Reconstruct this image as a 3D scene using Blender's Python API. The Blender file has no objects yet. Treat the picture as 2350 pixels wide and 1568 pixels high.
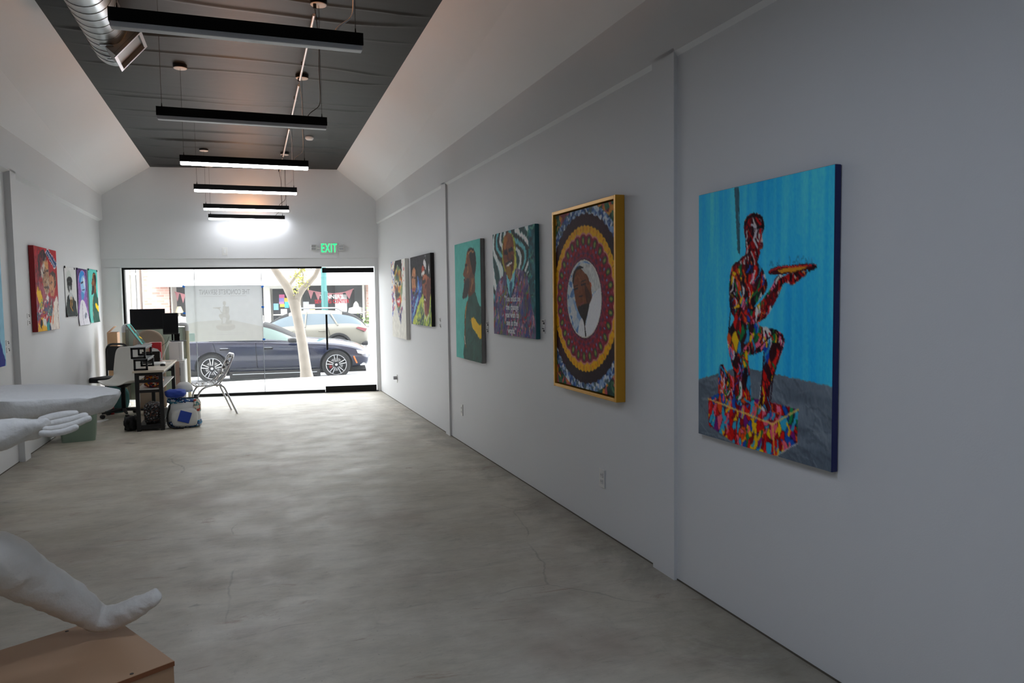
import bpy, bmesh, math, random
import numpy as np
from mathutils import Vector, Matrix, Euler
random.seed(7)
rng = np.random.default_rng(11)
SC = bpy.context.scene
COL = SC.collection
PI = math.pi

# ------------------------------------------------------------------ survey of the room (metres)
IW, IH, FPX = 2350, 1568, 1685.9
EYE = np.array([0.0, 0.0, 1.55])
YAW, PITCH, ROLL = 0.34221, 0.06151, -0.01417
WR, AR = 2.08558, -0.00565          # right wall: x = WR + AR*(y-6)
WL, AL = 2.13093, -0.00022          # left wall:  x = -WL + AL*(y-6)
FS = -0.00495                       # floor falls gently to the street
ZC, TZ = 3.77161, -0.0135           # dark ceiling height and fall
CR, CL, AC = 1.44285, -1.40531, -0.00041
ZJ, ZJL, ZL, ZLL, JL = 3.16158, 3.2056, 2.79987, 2.82365, 0.00191
D, SK = 12.79, -0.16                # shop front: y = D + SK*x
ZH = 2.228                          # underside of the bulkhead
def fl(y): return FS*(y-6)
def wr(y): return WR + AR*(y-6)
def wl(y): return -WL + AL*(y-6)
def cz(y): return ZC + TZ*(y-6)
def jz(y): return JL*(y-6)
def _basis():
    f = np.array([math.sin(YAW)*math.cos(PITCH), math.cos(YAW)*math.cos(PITCH), -math.sin(PITCH)])
    r = np.array([math.cos(YAW), -math.sin(YAW), 0.0]); u = np.cross(r, f)
    c, s = math.cos(ROLL), math.sin(ROLL)
    return c*r+s*u, -s*r+c*u, f
CAMR, CAMU, CAMF = _basis()
def sight(px, py): return CAMF + (px-IW/2)/FPX*CAMR - (py-IH/2)/FPX*CAMU
def meet(px, py, P0, N):
    d = sight(px, py); P0 = np.asarray(P0, float); N = np.asarray(N, float)
    return EYE + d*(((P0-EYE)@N)/(d@N))
def on_floor(px, py): return meet(px, py, (0, 6, 0), (0, -FS, 1))
def on_right(px, py, off=0.0): return meet(px, py, (WR+off, 6, 0), (1, -AR, 0))
def on_left(px, py, off=0.0): return meet(px, py, (-WL+off, 6, 0), (1, -AL, 0))
def at_y(px, py, y): return meet(px, py, (0, y, 0), (0, 1, 0))
def at_x(px, py, x): return meet(px, py, (x, 0, 0), (1, 0, 0))
def at_z(px, py, z): return meet(px, py, (0, 0, z), (0, 0, 1))
_n = math.hypot(1, SK)
FU = np.array([1, SK, 0])/_n; FV = np.array([-SK, 1, 0])/_n; F0 = np.array([0, D, 0.0])
FROT = math.atan(SK)
def on_front(px, py, v=0.0):
    """(u, z) on the plane v metres beyond the bulkhead face"""
    P = meet(px, py, F0+FV*v, FV); return float((P-F0)@FU), float(P[2])
def front(u, v, z): return Vector(F0 + FU*u + FV*v) + Vector((0, 0, z))
SS = -0.12                          # the street runs at this slope
_m = math.hypot(1, SS)
SU = np.array([1, SS, 0])/_m; SV = np.array([-SS, 1, 0])/_m
SROT = math.atan(SS)
def on_street(px, py, y0):
    """(u, z) on the vertical street-parallel plane that crosses x=0 at y0"""
    P = meet(px, py, (0, y0, 0), SV); return float((P-np.array([0, y0, 0]))@SU), float(P[2])
def street(u, y0, z, dv=0.0): return Vector(np.array([0, y0, 0]) + SU*u + SV*dv) + Vector((0, 0, z))

# ------------------------------------------------------------------ materials
def lin(c):
    c = [x/255.0 for x in c]
    return tuple(x/12.92 if x <= 0.04045 else ((x+0.055)/1.055)**2.4 for x in c)
MATS = {}
def nd(nt, t, **kw):
    n = nt.nodes.new(t)
    for k, v in kw.items(): setattr(n, k, v)
    return n
def mat(name, rgb, rough=0.5, metal=0.0, emit=None, estr=1.0, bump=0.0, bscale=40.0, var=0.0, vscale=6.0, spec=0.5, coat=0.0, trans=0.0, alpha=1.0, sheen=0.0):
    """rgb is sRGB 0-255; var mottles the colour, bump roughens the surface"""
    m = bpy.data.materials.new(name); m.use_nodes = True
    nt = m.node_tree; b = nt.nodes['Principled BSDF']
    c = lin(rgb)
    b.inputs['Base Color'].default_value = (*c, 1)
    b.inputs['Roughness'].default_value = rough; b.inputs['Metallic'].default_value = metal
    b.inputs['Specular IOR Level'].default_value = spec
    b.inputs['Coat Weight'].default_value = coat; b.inputs['Coat Roughness'].default_value = 0.05
    b.inputs['Transmission Weight'].default_value = trans; b.inputs['Alpha'].default_value = alpha
    b.inputs['Sheen Weight'].default_value = sheen
    if emit:
        b.inputs['Emission Color'].default_value = (*lin(emit), 1); b.inputs['Emission Strength'].default_value = estr
    if var or bump:
        tc = nd(nt, 'ShaderNodeTexCoord')
    if var:
        no = nd(nt, 'ShaderNodeTexNoise'); no.inputs['Scale'].default_value = vscale; no.inputs['Detail'].default_value = 6
        nt.links.new(tc.outputs['Object'], no.inputs['Vector'])
        mx = nd(nt, 'ShaderNodeMix', data_type='RGBA')
        mx.inputs[6].default_value = (*[x*(1-var) for x in c], 1); mx.inputs[7].default_value = (*[min(1, x*(1+var)) for x in c], 1)
        nt.links.new(no.outputs['Fac'], mx.inputs[0]); nt.links.new(mx.outputs[2], b.inputs['Base Color'])
    if bump:
        no2 = nd(nt, 'ShaderNodeTexNoise'); no2.inputs['Scale'].default_value = bscale; no2.inputs['Detail'].default_value = 5
        nt.links.new(tc.outputs['Object'], no2.inputs['Vector'])
        bp = nd(nt, 'ShaderNodeBump'); bp.inputs['Strength'].default_value = bump; bp.inputs['Distance'].default_value = 0.01
        nt.links.new(no2.outputs['Fac'], bp.inputs['Height']); nt.links.new(bp.outputs['Normal'], b.inputs['Normal'])
    MATS[name] = m
    return m
def glass_mat(name, haze=0.03, tint=(1, 1, 1), gloss=0.06, haze_rgb=(0.9, 0.92, 0.95), rough=0.0):
    """clear pane: mostly see-through, a faint dusty film and a little reflection"""
    m = bpy.data.materials.new(name); m.use_nodes = True; nt = m.node_tree; nt.nodes.clear()
    out = nd(nt, 'ShaderNodeOutputMaterial'); tr = nd(nt, 'ShaderNodeBsdfTransparent'); tr.inputs[0].default_value = (*tint, 1)
    tl = nd(nt, 'ShaderNodeBsdfTranslucent'); tl.inputs[0].default_value = (*haze_rgb, 1)
    gl = nd(nt, 'ShaderNodeBsdfGlossy'); gl.inputs['Roughness'].default_value = rough
    m1 = nd(nt, 'ShaderNodeMixShader'); m1.inputs[0].default_value = haze
    nt.links.new(tr.outputs[0], m1.inputs[1]); nt.links.new(tl.outputs[0], m1.inputs[2])
    m2 = nd(nt, 'ShaderNodeMixShader')
    fr = nd(nt, 'ShaderNodeLayerWeight'); fr.inputs['Blend'].default_value = 0.15
    mm = nd(nt, 'ShaderNodeMath', operation='MULTIPLY'); mm.inputs[1].default_value = gloss*4
    nt.links.new(fr.outputs['Fresnel'], mm.inputs[0]); nt.links.new(mm.outputs[0], m2.inputs[0])
    nt.links.new(m1.outputs[0], m2.inputs[1]); nt.links.new(gl.outputs[0], m2.inputs[2]); nt.links.new(m2.outputs[0], out.inputs[0])
    MATS[name] = m
    return m

# ------------------------------------------------------------------ mesh builder
class MB:
    def __init__(s): s.v = []; s.f = []; s.m = []
    def add(s, vs, fs, mi=0):
        b = len(s.v); s.v += [tuple(map(float, p)) for p in vs]; s.f += [tuple(b+i for i in f) for f in fs]; s.m += [mi]*len(fs); return s
    def box(s, c, d, rot=None, mi=0):
        R = rot.to_matrix() if isinstance(rot, Euler) else (Matrix.Rotation(rot, 3, 'Z') if rot else Matrix.Identity(3))
        vs = [Vector(c)+R@Vector((sx*d[0]/2, sy*d[1]/2, sz*d[2]/2)) for sx in (-1, 1) for sy in (-1, 1) for sz in (-1, 1)]
        return s.add(vs, [(0, 1, 3, 2), (4, 6, 7, 5), (0, 4, 5, 1), (2, 3, 7, 6), (0, 2, 6, 4), (1, 5, 7, 3)], mi)
    def hexa(s, p, mi=0):
        """8 corners: bottom ring (4) then top ring (4)"""
        return s.add(p, [(3, 2, 1, 0), (4, 5, 6, 7), (0, 1, 5, 4), (1, 2, 6, 5), (2, 3, 7, 6), (3, 0, 4, 7)], mi)
    def bar(s, a, b, w, h, up=(0, 0, 1), mi=0):
        a, b = Vector(a), Vector(b); t = (b-a).normalized(); u = Vector(up)
        if abs(t.dot(u)) > 0.98: u = Vector((0, 1, 0))
        x = t.cross(u).normalized(); z = x.cross(t).normalized()
        r = [(-1, -1), (1, -1), (1, 1), (-1, 1)]
        return s.hexa([a+x*i*w/2+z*j*h/2 for i, j in r]+[b+x*i*w/2+z*j*h/2 for i, j in r], mi)
    def tube(s, pts, r, n=10, cap=True, closed=False, mi=0):
        pts = [Vector(p) for p in pts]; k = len(pts); rs = r if isinstance(r, (list, tuple)) else [r]*k
        rings = []; prev = None
        for i, p in enumerate(pts):
            if closed: t = pts[(i+1) % k]-pts[i-1]
            else: t = pts[min(i+1, k-1)]-pts[max(i-1, 0)]
            t.normalize()
            if prev is None:
                a = Vector((0, 0, 1)) if abs(t.z) < 0.9 else Vector((1, 0, 0))
                x = t.cross(a).normalized()
            else:
                x = (prev-t*prev.dot(t)); x = x.normalized() if x.length > 1e-6 else t.orthogonal().normalized()
            prev = x; y = t.cross(x)
            rings.append([p+(x*math.cos(q*2*PI/n)+y*math.sin(q*2*PI/n))*rs[i] for q in range(n)])
        vs = [q for R in rings for q in R]; fs = []
        for i in range(k if closed else k-1):
            j = (i+1) % k
            for q in range(n): fs.append((i*n+q, i*n+(q+1) % n, j*n+(q+1) % n, j*n+q))
        if cap and not closed: fs += [tuple(range(n-1, -1, -1)), tuple(range((k-1)*n, k*n))]
        return s.add(vs, fs, mi)
    def cyl(s, a, b, r, n=20, mi=0): return s.tube([a, b], r, n, mi=mi)
    def lathe(s, prof, c=(0, 0, 0), n=32, axis='Z', mi=0, caps=True):
        vs = []; fs = []; k = len(prof)
        for (r, z) in prof:
            for q in range(n):
                a = 2*PI*q/n
                p = {'Z': (r*math.cos(a), r*math.sin(a), z), 'Y': (r*math.cos(a), z, r*math.sin(a)), 'X': (z, r*math.cos(a), r*math.sin(a))}[axis]
                vs.append(Vector(p)+Vector(c))
        for i in range(k-1):
            for q in range(n): fs.append((i*n+q, i*n+(q+1) % n, (i+1)*n+(q+1) % n, (i+1)*n+q))
        if caps:
            if prof[0][0] > 1e-5: fs.append(tuple(range(n-1, -1, -1)))
            if prof[-1][0] > 1e-5: fs.append(tuple(range((k-1)*n, k*n)))
        return s.add(vs, fs, mi)
    def prism(s, poly, a, b, mi=0):
        """poly: 2-D outline; a, b: functions mapping (p,q) to the two end faces"""
        n = len(poly); vs = [a(*p) for p in poly]+[b(*p) for p in poly]
        return s.add(vs, [tuple(range(n-1, -1, -1)), tuple(range(n, 2*n))]+[(i, (i+1) % n, n+(i+1) % n, n+i) for i in range(n)], mi)
    def quad(s, a, b, c, d, mi=0): return s.add([a, b, c, d], [(0, 1, 2, 3)], mi)
    def mesh(s, name):
        me = bpy.data.meshes.new(name); me.from_pydata(s.v, [], s.f); me.validate(); me.update()
        bm = bmesh.new(); bm.from_mesh(me); bmesh.ops.recalc_face_normals(bm, faces=bm.faces); bm.to_mesh(me); bm.free()
        if len(s.m) == len(me.polygons) and any(s.m): me.polygons.foreach_set('material_index', s.m)
        return me
def finish(o, smooth=None, bevel=0.0, seg=2):
    if bevel:
        b = o.modifiers.new('edge', 'BEVEL'); b.width = bevel; b.segments = seg; b.limit_method = 'ANGLE'; b.angle_limit = 0.6
    if smooth is not None:
        o.data.polygons.foreach_set('use_smooth', [True]*len(o.data.polygons))
        if smooth < 3: o.data.set_sharp_from_angle(angle=smooth)
    return o
def obj(name, mb, m, parent=None, smooth=None, bevel=0.0, seg=2, label=None, loc=None, rot=None):
    me = mb.mesh(name) if isinstance(mb, MB) else mb
    o = bpy.data.objects.new(name, me); COL.objects.link(o)
    for x in (m if isinstance(m, (list, tuple)) else [m]): me.materials.append(MATS[x] if isinstance(x, str) else x)
    if parent: o.parent = parent
    if loc is not None: o.location = loc
    if rot is not None: o.rotation_euler = rot
    if label: o['label'] = label
    return finish(o, smooth, bevel, seg)
def tag(o, label, cat, group=None):
    o['label'] = label; o['category'] = cat
    if group: o['group'] = group
    return o
def thing(name, label, cat, loc=(0, 0, 0), rotz=0.0, group=None, rot=None):
    o = bpy.data.objects.new(name, None); COL.objects.link(o); o.empty_display_size = 0.1
    o.location = loc; o.rotation_euler = rot if rot is not None else (0, 0, rotz)
    return tag(o, label, cat, group)
def struct(name, mb, m, smooth=None, bevel=0.0, parent=None):
    o = obj(name, mb, m, parent, smooth, bevel)
    if parent is None: o['kind'] = 'structure'
    return o
def struct_root(name, loc=(0, 0, 0), rotz=0.0):
    o = bpy.data.objects.new(name, None); COL.objects.link(o); o.location = loc; o.rotation_euler = (0, 0, rotz); o['kind'] = 'structure'
    return o
def dup(root, loc=None, rotz=None, label=None, group=None):
    """a copy of a thing with copies of its parts and sub-parts"""
    r = root.copy(); COL.objects.link(r)
    if loc is not None: r.location = loc
    if rotz is not None: r.rotation_euler = (0, 0, rotz)
    if label: r['label'] = label
    if group: r['group'] = group
    for ch in list(root.children):
        c = ch.copy(); COL.objects.link(c); c.parent = r
        for g in list(ch.children):
            d = g.copy(); COL.objects.link(d); d.parent = c
    return r
def baked(o):
    """apply an object's modifiers"""
    dg = bpy.context.evaluated_depsgraph_get(); dg.update()
    me = bpy.data.meshes.new_from_object(o.evaluated_get(dg)); o.modifiers.clear(); o.data = me
    return o
def text(name, s, size, m, parent=None, loc=(0, 0, 0), rot=(PI/2, 0, 0), depth=0.001, align='CENTER', bold=0.0, sx=1.0, mirror=False, space=1.0):
    cu = bpy.data.curves.new(name, 'FONT'); cu.body = s; cu.size = size; cu.extrude = depth; cu.align_x = align; cu.align_y = 'CENTER'
    cu.offset = bold; cu.space_character = space
    o = bpy.data.objects.new(name, cu); COL.objects.link(o)
    dg = bpy.context.evaluated_depsgraph_get(); dg.update()
    me = bpy.data.meshes.new_from_object(o.evaluated_get(dg)); bpy.data.objects.remove(o); bpy.data.curves.remove(cu)
    k = -1 if mirror else 1
    me.transform(Matrix.Diagonal((sx*k, 1, 1, 1)))
    if mirror: me.flip_normals()
    me.materials.clear()
    return obj(name, me, m, parent, loc=loc, rot=rot)
def arc(c, r, a0, a1, n, f): return [f(c[0]+r*math.cos(a0+(a1-a0)*i/n), c[1]+r*math.sin(a0+(a1-a0)*i/n)) for i in range(n+1)]
def rounded(pts, r, n=5):
    """round the corners of an open 3-D polyline"""
    P = [Vector(p) for p in pts]; out = [P[0]]
    for i in range(1, len(P)-1):
        a = (P[i-1]-P[i]); b = (P[i+1]-P[i]); d = min(r, a.length*0.49, b.length*0.49)
        s, e = P[i]+a.normalized()*d, P[i]+b.normalized()*d
        for k in range(n+1):
            t = k/n; out.append(s*(1-t)**2+P[i]*2*t*(1-t)+e*t*t)
    return out+[P[-1]]
# ================================================================== materials of the setting
mat('white_wall', (221, 222, 223), 0.55, bump=0.05, bscale=180, var=0.015, vscale=2, spec=0.3)
mat('white_trim', (226, 228, 228), 0.45)
mat('black_metal', (9, 9, 10), 0.5, spec=0.2)
mat('black_gloss', (8, 8, 9), 0.18)
mat('black_plastic', (16, 16, 17), 0.55)
mat('white_plastic', (225, 225, 222), 0.4)
mat('chrome', (205, 205, 208), 0.18, metal=1.0)
mat('steel', (160, 162, 165), 0.32, metal=1.0)
glass_mat('shop_glass', haze=0.010, gloss=0.05)
DR = on_floor(806, 922)
def concrete():
    m = bpy.data.materials.new('concrete_floor'); m.use_nodes = True; nt = m.node_tree; b = nt.nodes['Principled BSDF']; L = nt.links.new
    tc = nd(nt, 'ShaderNodeTexCoord')
    def noise(scale, detail=6, rough=0.6, stretch=None, dist=0.0):
        n = nd(nt, 'ShaderNodeTexNoise'); n.inputs['Scale'].default_value = scale; n.inputs['Detail'].default_value = detail
        n.inputs['Roughness'].default_value = rough; n.inputs['Distortion'].default_value = dist
        if stretch:
            mp = nd(nt, 'ShaderNodeMapping'); mp.inputs['Scale'].default_value = stretch; L(tc.outputs['Object'], mp.inputs[0]); L(mp.outputs[0], n.inputs['Vector'])
        else: L(tc.outputs['Object'], n.inputs['Vector'])
        return n.outputs['Fac']
    def ramp(x, *st):
        r = nd(nt, 'ShaderNodeValToRGB'); L(x, r.inputs[0]); e = r.color_ramp.elements
        while len(e) < len(st): e.new(0.5)
        for k, (p, c) in enumerate(st): e[k].position = p; e[k].color = (*c, 1) if isinstance(c, tuple) else (c, c, c, 1)
        return r.outputs[0]
    def nd_sub(x):
        q = nd(nt, 'ShaderNodeMath', operation='SUBTRACT'); L(x, q.inputs[0]); q.inputs[1].default_value = 2.0; return q.outputs[0]
    def mix(a, b2, fac, mode='MIX'):
        x = nd(nt, 'ShaderNodeMix', data_type='RGBA', blend_type=mode)
        if isinstance(fac, float): x.inputs[0].default_value = fac
        else: L(fac, x.inputs[0])
        for i, s in ((6, a), (7, b2)):
            if isinstance(s, tuple): x.inputs[i].default_value = (*s, 1)
            else: L(s, x.inputs[i])
        return x.outputs[2]
    base = ramp(noise(1.3, 9, 0.65, (1.0, 1.0, 1)), (0.30, lin((178, 170, 152))), (0.5, lin((194, 187, 171))), (0.70, lin((206, 200, 186))))
    streak = ramp(noise(2.6, 8, 0.7, (0.7, 1.5, 1), 0.3), (0.34, 0.82), (0.5, 0.98), (0.62, 1.05))
    c = mix(base, streak, 0.8, 'MULTIPLY')
    blot = ramp(noise(5.5, 10, 0.75, None, 0.4), (0.30, 0.66), (0.42, 0.95), (0.6, 1.05))
    c = mix(c, blot, 0.6, 'MULTIPLY')
    fine = ramp(noise(11, 9, 0.78, (0.5, 1.6, 1), 0.5), (0.30, 0.74), (0.46, 0.97), (0.66, 1.07)); c = mix(c, fine, 0.75, 'MULTIPLY')
    pale = ramp(noise(4.2, 6, 0.7, (0.6, 1.4, 1), 0.4), (0.58, 0.0), (0.72, 0.55)); c = mix(c, lin((206, 202, 192)), pale)
    big = ramp(noise(0.42, 4, 0.5), (0.35, 0.86), (0.65, 1.06))
    c = mix(c, big, 0.7, 'MULTIPLY')
    dark = ramp(noise(1.7, 5, 0.6, (0.8, 2.2, 1), 1.5), (0.27, 0.60), (0.36, 1.0))
    c = mix(c, dark, 0.55, 'MULTIPLY')
    spots = ramp(noise(3.1, 3, 0.55, (0.8, 1.6, 1), 0.8), (0.235, 0.52), (0.285, 1.0)); c = mix(c, spots, 0.85, 'MULTIPLY')
    rust = ramp(noise(2.3, 8, 0.75, (0.6, 1.8, 1), 1.2), (0.60, 0.0), (0.70, 0.75)); c = mix(c, lin((150, 122, 104)), rust)
    warm = ramp(noise(1.1, 5, 0.6), (0.52, 0.0), (0.70, 0.6))
    c = mix(c, lin((150, 132, 118)), warm)
    spk = ramp(noise(60, 2, 0.5), (0.24, 0.45), (0.30, 1.0))
    c = mix(c, spk, 0.5, 'MULTIPLY')
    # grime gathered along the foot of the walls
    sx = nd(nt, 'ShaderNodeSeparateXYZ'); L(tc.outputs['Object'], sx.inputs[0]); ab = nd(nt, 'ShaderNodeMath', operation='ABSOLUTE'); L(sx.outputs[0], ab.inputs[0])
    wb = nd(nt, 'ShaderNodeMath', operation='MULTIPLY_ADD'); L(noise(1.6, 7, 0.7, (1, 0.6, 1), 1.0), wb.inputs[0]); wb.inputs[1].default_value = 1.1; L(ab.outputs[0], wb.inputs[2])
    grime_shade = ramp(nd_sub(wb.outputs[0]), (0.30, 1.0), (0.62, 0.62)); c = mix(c, grime_shade, 1.0, 'MULTIPLY')
    # an old drain patch by the door and a saw-cut patch by the chair
    for (qx, qy, r0, r1, dk) in ((DR[0], DR[1], 0.10, 0.30, 0.80), (DR[0]-0.04, DR[1], 0.0, 0.10, 0.62)):
        vm = nd(nt, 'ShaderNodeVectorMath', operation='DISTANCE'); L(tc.outputs['Object'], vm.inputs[0]); vm.inputs[1].default_value = (qx, qy, fl(qy))
        ad = nd(nt, 'ShaderNodeMath', operation='MULTIPLY_ADD'); L(noise(6, 4), ad.inputs[0]); ad.inputs[1].default_value = 0.10; L(vm.outputs['Value'], ad.inputs[2])
        c = mix(c, ramp(ad.outputs[0], (max(0.0, r0-0.01), 1.0 if r0 else dk), (r0+0.015, dk), (r1, dk+0.12), (r1+0.05, 1.0)), 1.0, 'MULTIPLY')
    # hairline cracks
    vo = nd(nt, 'ShaderNodeTexVoronoi', feature='DISTANCE_TO_EDGE'); vo.inputs['Scale'].default_value = 0.55
    wob = nd(nt, 'ShaderNodeMix', data_type='VECTOR'); wob.inputs[0].default_value = 0.12
    nz = nd(nt, 'ShaderNodeTexNoise'); nz.inputs['Scale'].default_value = 3.0; nz.inputs['Detail'].default_value = 8
    L(tc.outputs['Object'], nz.inputs['Vector']); L(tc.outputs['Object'], wob.inputs[4]); L(nz.outputs['Color'], wob.inputs[5]); L(wob.outputs[1], vo.inputs['Vector'])
    crack = ramp(vo.outputs[0], (0.0, 0.72), (0.0025, 1.0))
    brk = ramp(noise(0.9, 3), (0.5, 0.0), (0.56, 1.0))
    c2 = mix(c, crack, 1.0, 'MULTIPLY'); c = mix(c, c2, brk)
    L(c, b.inputs['Base Color'])
    rr = ramp(noise(3.2, 6), (0.3, 0.42), (0.7, 0.60)); L(rr, b.inputs['Roughness'])
    b.inputs['Specular IOR Level'].default_value = 0.4
    bp = nd(nt, 'ShaderNodeBump'); bp.inputs['Strength'].default_value = 0.10; bp.inputs['Distance'].default_value = 0.006
    L(noise(16, 8, 0.7), bp.inputs['Height']); L(bp.outputs[0], b.inputs['Normal'])
    MATS['concrete_floor'] = m
concrete()
def membrane():
    m = bpy.data.materials.new('black_membrane'); m.use_nodes = True; nt = m.node_tree; b = nt.nodes['Principled BSDF']; L = nt.links.new
    b.inputs['Base Color'].default_value = (*lin((36, 39, 39)), 1); b.inputs['Roughness'].default_value = 0.55; b.inputs['Specular IOR Level'].default_value = 0.35
    tc = nd(nt, 'ShaderNodeTexCoord'); mp = nd(nt, 'ShaderNodeMapping'); mp.inputs['Scale'].default_value = (0.6, 1.8, 1); L(tc.outputs['Object'], mp.inputs[0])
    n = nd(nt, 'ShaderNodeTexNoise'); n.inputs['Scale'].default_value = 1.6; n.inputs['Detail'].default_value = 5; n.inputs['Distortion'].default_value = 0.6; L(mp.outputs[0], n.inputs['Vector'])
    bp = nd(nt, 'ShaderNodeBump'); bp.inputs['Strength'].default_value = 0.12; bp.inputs['Distance'].default_value = 0.03; L(n.outputs['Fac'], bp.inputs['Height']); L(bp.outputs[0], b.inputs['Normal'])
    MATS['black_membrane'] = m
membrane()

# ================================================================== floor, walls, ceiling
YB = -3.6                                                            # back wall
RR, RL = 0.020, 0.055                                                 # recess depth of the wall panels
def slab(mb, x, yA, yB, z0, z1, thick):
    """wall piece whose room face follows x(y); thick is signed outward"""
    def z(f, y): return f(y) if callable(f) else f
    r = [(x(yA), yA), (x(yB), yB), (x(yB)+thick, yB), (x(yA)+thick, yA)]
    mb.hexa([(p[0], p[1], z(z0, p[1])) for p in r]+[(p[0], p[1], z(z1, p[1])) for p in r])
g = MB()
g.hexa([(-2.6, YB-0.3, -0.35), (2.6, YB-0.3, -0.35), (2.6, D+0.22-2.6*0.16, -0.35), (-2.6, D+0.22+2.6*0.16, -0.35),
        (-2.6, YB-0.3, fl(YB)), (2.6, YB-0.3, fl(YB)), (2.6, D+0.22-2.6*0.16, fl(D-.2)), (-2.6, D+0.22+2.6*0.16, fl(D+.6))])
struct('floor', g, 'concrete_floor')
YE = 13.6
g = MB()
slab(g, lambda y: wr(y)+RR, YB, YE, -0.3, lambda y: ZL+jz(y)+0.02, 0.3)
slab(g, wr, YB, YE, lambda y: ZL+jz(y), lambda y: ZJ+jz(y)+0.3, 0.3)
for a, b in ((-1.4, -1.2), (3.353, 3.57), (7.947, 8.12)): slab(g, wr, a, b, -0.3, lambda y: ZL+jz(y)+0.02, 0.3)
def chamfer(mb, x, s, d, zf, ya, yb, h=0.026):
    p = []
    for y in (ya, yb): p.append([(x(y), y, zf(y)+0.001), (x(y)+s*(d+0.004), y, zf(y)+0.001), (x(y)+s*(d+0.004), y, zf(y)-h)])
    mb.add(p[0]+p[1], [(0, 1, 2), (5, 4, 3), (0, 3, 4, 1), (1, 4, 5, 2), (2, 5, 3, 0)])
for a, b in ((8.12, YE-0.6), (3.57, 7.947), (-1.2, 3.353)): chamfer(g, wr, 1, RR, lambda y: ZL+jz(y), a, b)
struct('wall_right', g, 'white_wall')
g = MB()
slab(g, lambda y: wl(y)-RL, YB, YE, -0.3, lambda y: ZLL+jz(y)+0.02, -0.3)
slab(g, wl, YB, YE, lambda y: ZLL+jz(y), lambda y: ZJL+jz(y)+0.3, -0.3)
for a, b in ((-1.4, -1.2), (3.6, 3.8), (8.371, 8.56)): slab(g, wl, a, b, -0.3, lambda y: ZLL+jz(y)+0.02, -0.3)
for a, b in ((8.56, YE-0.5), (3.8, 8.371)): chamfer(g, wl, -1, RL, lambda y: ZLL+jz(y), a, b)
struct('wall_left', g, 'white_wall')
g = MB(); g.box((0, YB-0.15, 1.9), (5.4, 0.3, 4.6)); struct('wall_back', g, 'white_wall')
# dark strips painting the shadow line, plus dirt, where walls meet the slab
mat('grime_shade', (92, 86, 76), 0.9, var=0.3, vscale=6)
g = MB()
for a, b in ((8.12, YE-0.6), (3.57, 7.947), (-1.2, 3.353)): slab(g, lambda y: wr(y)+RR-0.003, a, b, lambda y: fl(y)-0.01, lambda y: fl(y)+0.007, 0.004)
struct('shadow_line_right', g, 'grime_shade')
g = MB()
for a, b in ((8.56, YE-0.5), (3.8, 8.371)): slab(g, lambda y: wl(y)-RL+0.003, a, b, lambda y: fl(y)-0.01, lambda y: fl(y)+0.007, -0.004)
struct('shadow_line_left', g, 'grime_shade')
# sloped white ceilings either side of the dark one
def slope(xw, zw, xc):
    mb = MB(); c = []
    for y in (YB, YE): c.append([(xw(y), y, zw(y)), (xc+AC*(y-6), y, cz(y))])
    (a0, b0), (a1, b1) = c; up = Vector((0, 0, 0.25))
    mb.hexa([a0, b0, b1, a1]+[Vector(p)+up for p in (a0, b0, b1, a1)]); return mb
struct('ceiling_right', slope(wr, lambda y: ZJ+jz(y), CR), 'white_wall')
struct('ceiling_left', slope(wl, lambda y: ZJL+jz(y), CL), 'white_wall')
# dark membrane stretched across the flat of the ceiling, sagging in shallow folds
nx, ny = 56, 1300
X, Y = np.meshgrid(np.linspace(CL-0.005, CR+0.005, nx+1), np.linspace(YB, YE-0.3, ny+1))
def vnoise(x, y, seed):
    r = np.random.default_rng(seed).random((64, 64)); xi, yi = np.floor(x).astype(int), np.floor(y).astype(int); fx, fy = x-xi, y-yi
    fx, fy = fx*fx*(3-2*fx), fy*fy*(3-2*fy); G = lambda i, j: r[i % 64, j % 64]
    return (G(xi, yi)*(1-fx)+G(xi+1, yi)*fx)*(1-fy)+(G(xi, yi+1)*(1-fx)+G(xi+1, yi+1)*fx)*fy
edge = np.clip(np.minimum(X-CL, CR-X)/0.25, 0, 1)
sag = np.zeros_like(X)
for k in range(40):                                                  # tension folds running across the room
    y0 = -3+k*0.40+rng.normal(0, 0.22); w = rng.uniform(0.012, 0.035); a = rng.uniform(0.008, 0.022)
    yc = y0+0.14*(vnoise(X*1.3+k*7, X*0+k, 5)-0.5)+rng.normal(0, 0.03)*X
    sag += a*np.exp(-((Y-yc)/w)**2)*np.clip(vnoise(X*0.9+k*3.1, X*0+k*2.2, 9)*2.2-0.55, 0, 1)
sag += 0.012*(vnoise(X*0.8, Y*0.9, 3)-0.5)
Z = ZC+TZ*(Y-6)-sag*edge
me = bpy.data.meshes.new('ceiling')
idx = np.arange((nx+1)*(ny+1)).reshape(ny+1, nx+1)
fs = np.stack([idx[:-1, :-1], idx[1:, :-1], idx[1:, 1:], idx[:-1, 1:]], -1).reshape(-1, 4)
top = [(CL-0.1, YB, ZC+0.5), (CR+0.1, YB, ZC+0.5), (CR+0.1, YE, ZC+0.5), (CL-0.1, YE, ZC+0.5)]
nv = (nx+1)*(ny+1)
me.from_pydata(np.stack([X, Y, Z], -1).reshape(-1, 3).tolist()+top, [], fs.tolist()+[(nv, nv+1, nv+2, nv+3)]); me.update()
o = struct('ceiling', me, 'black_membrane', smooth=4)

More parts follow.
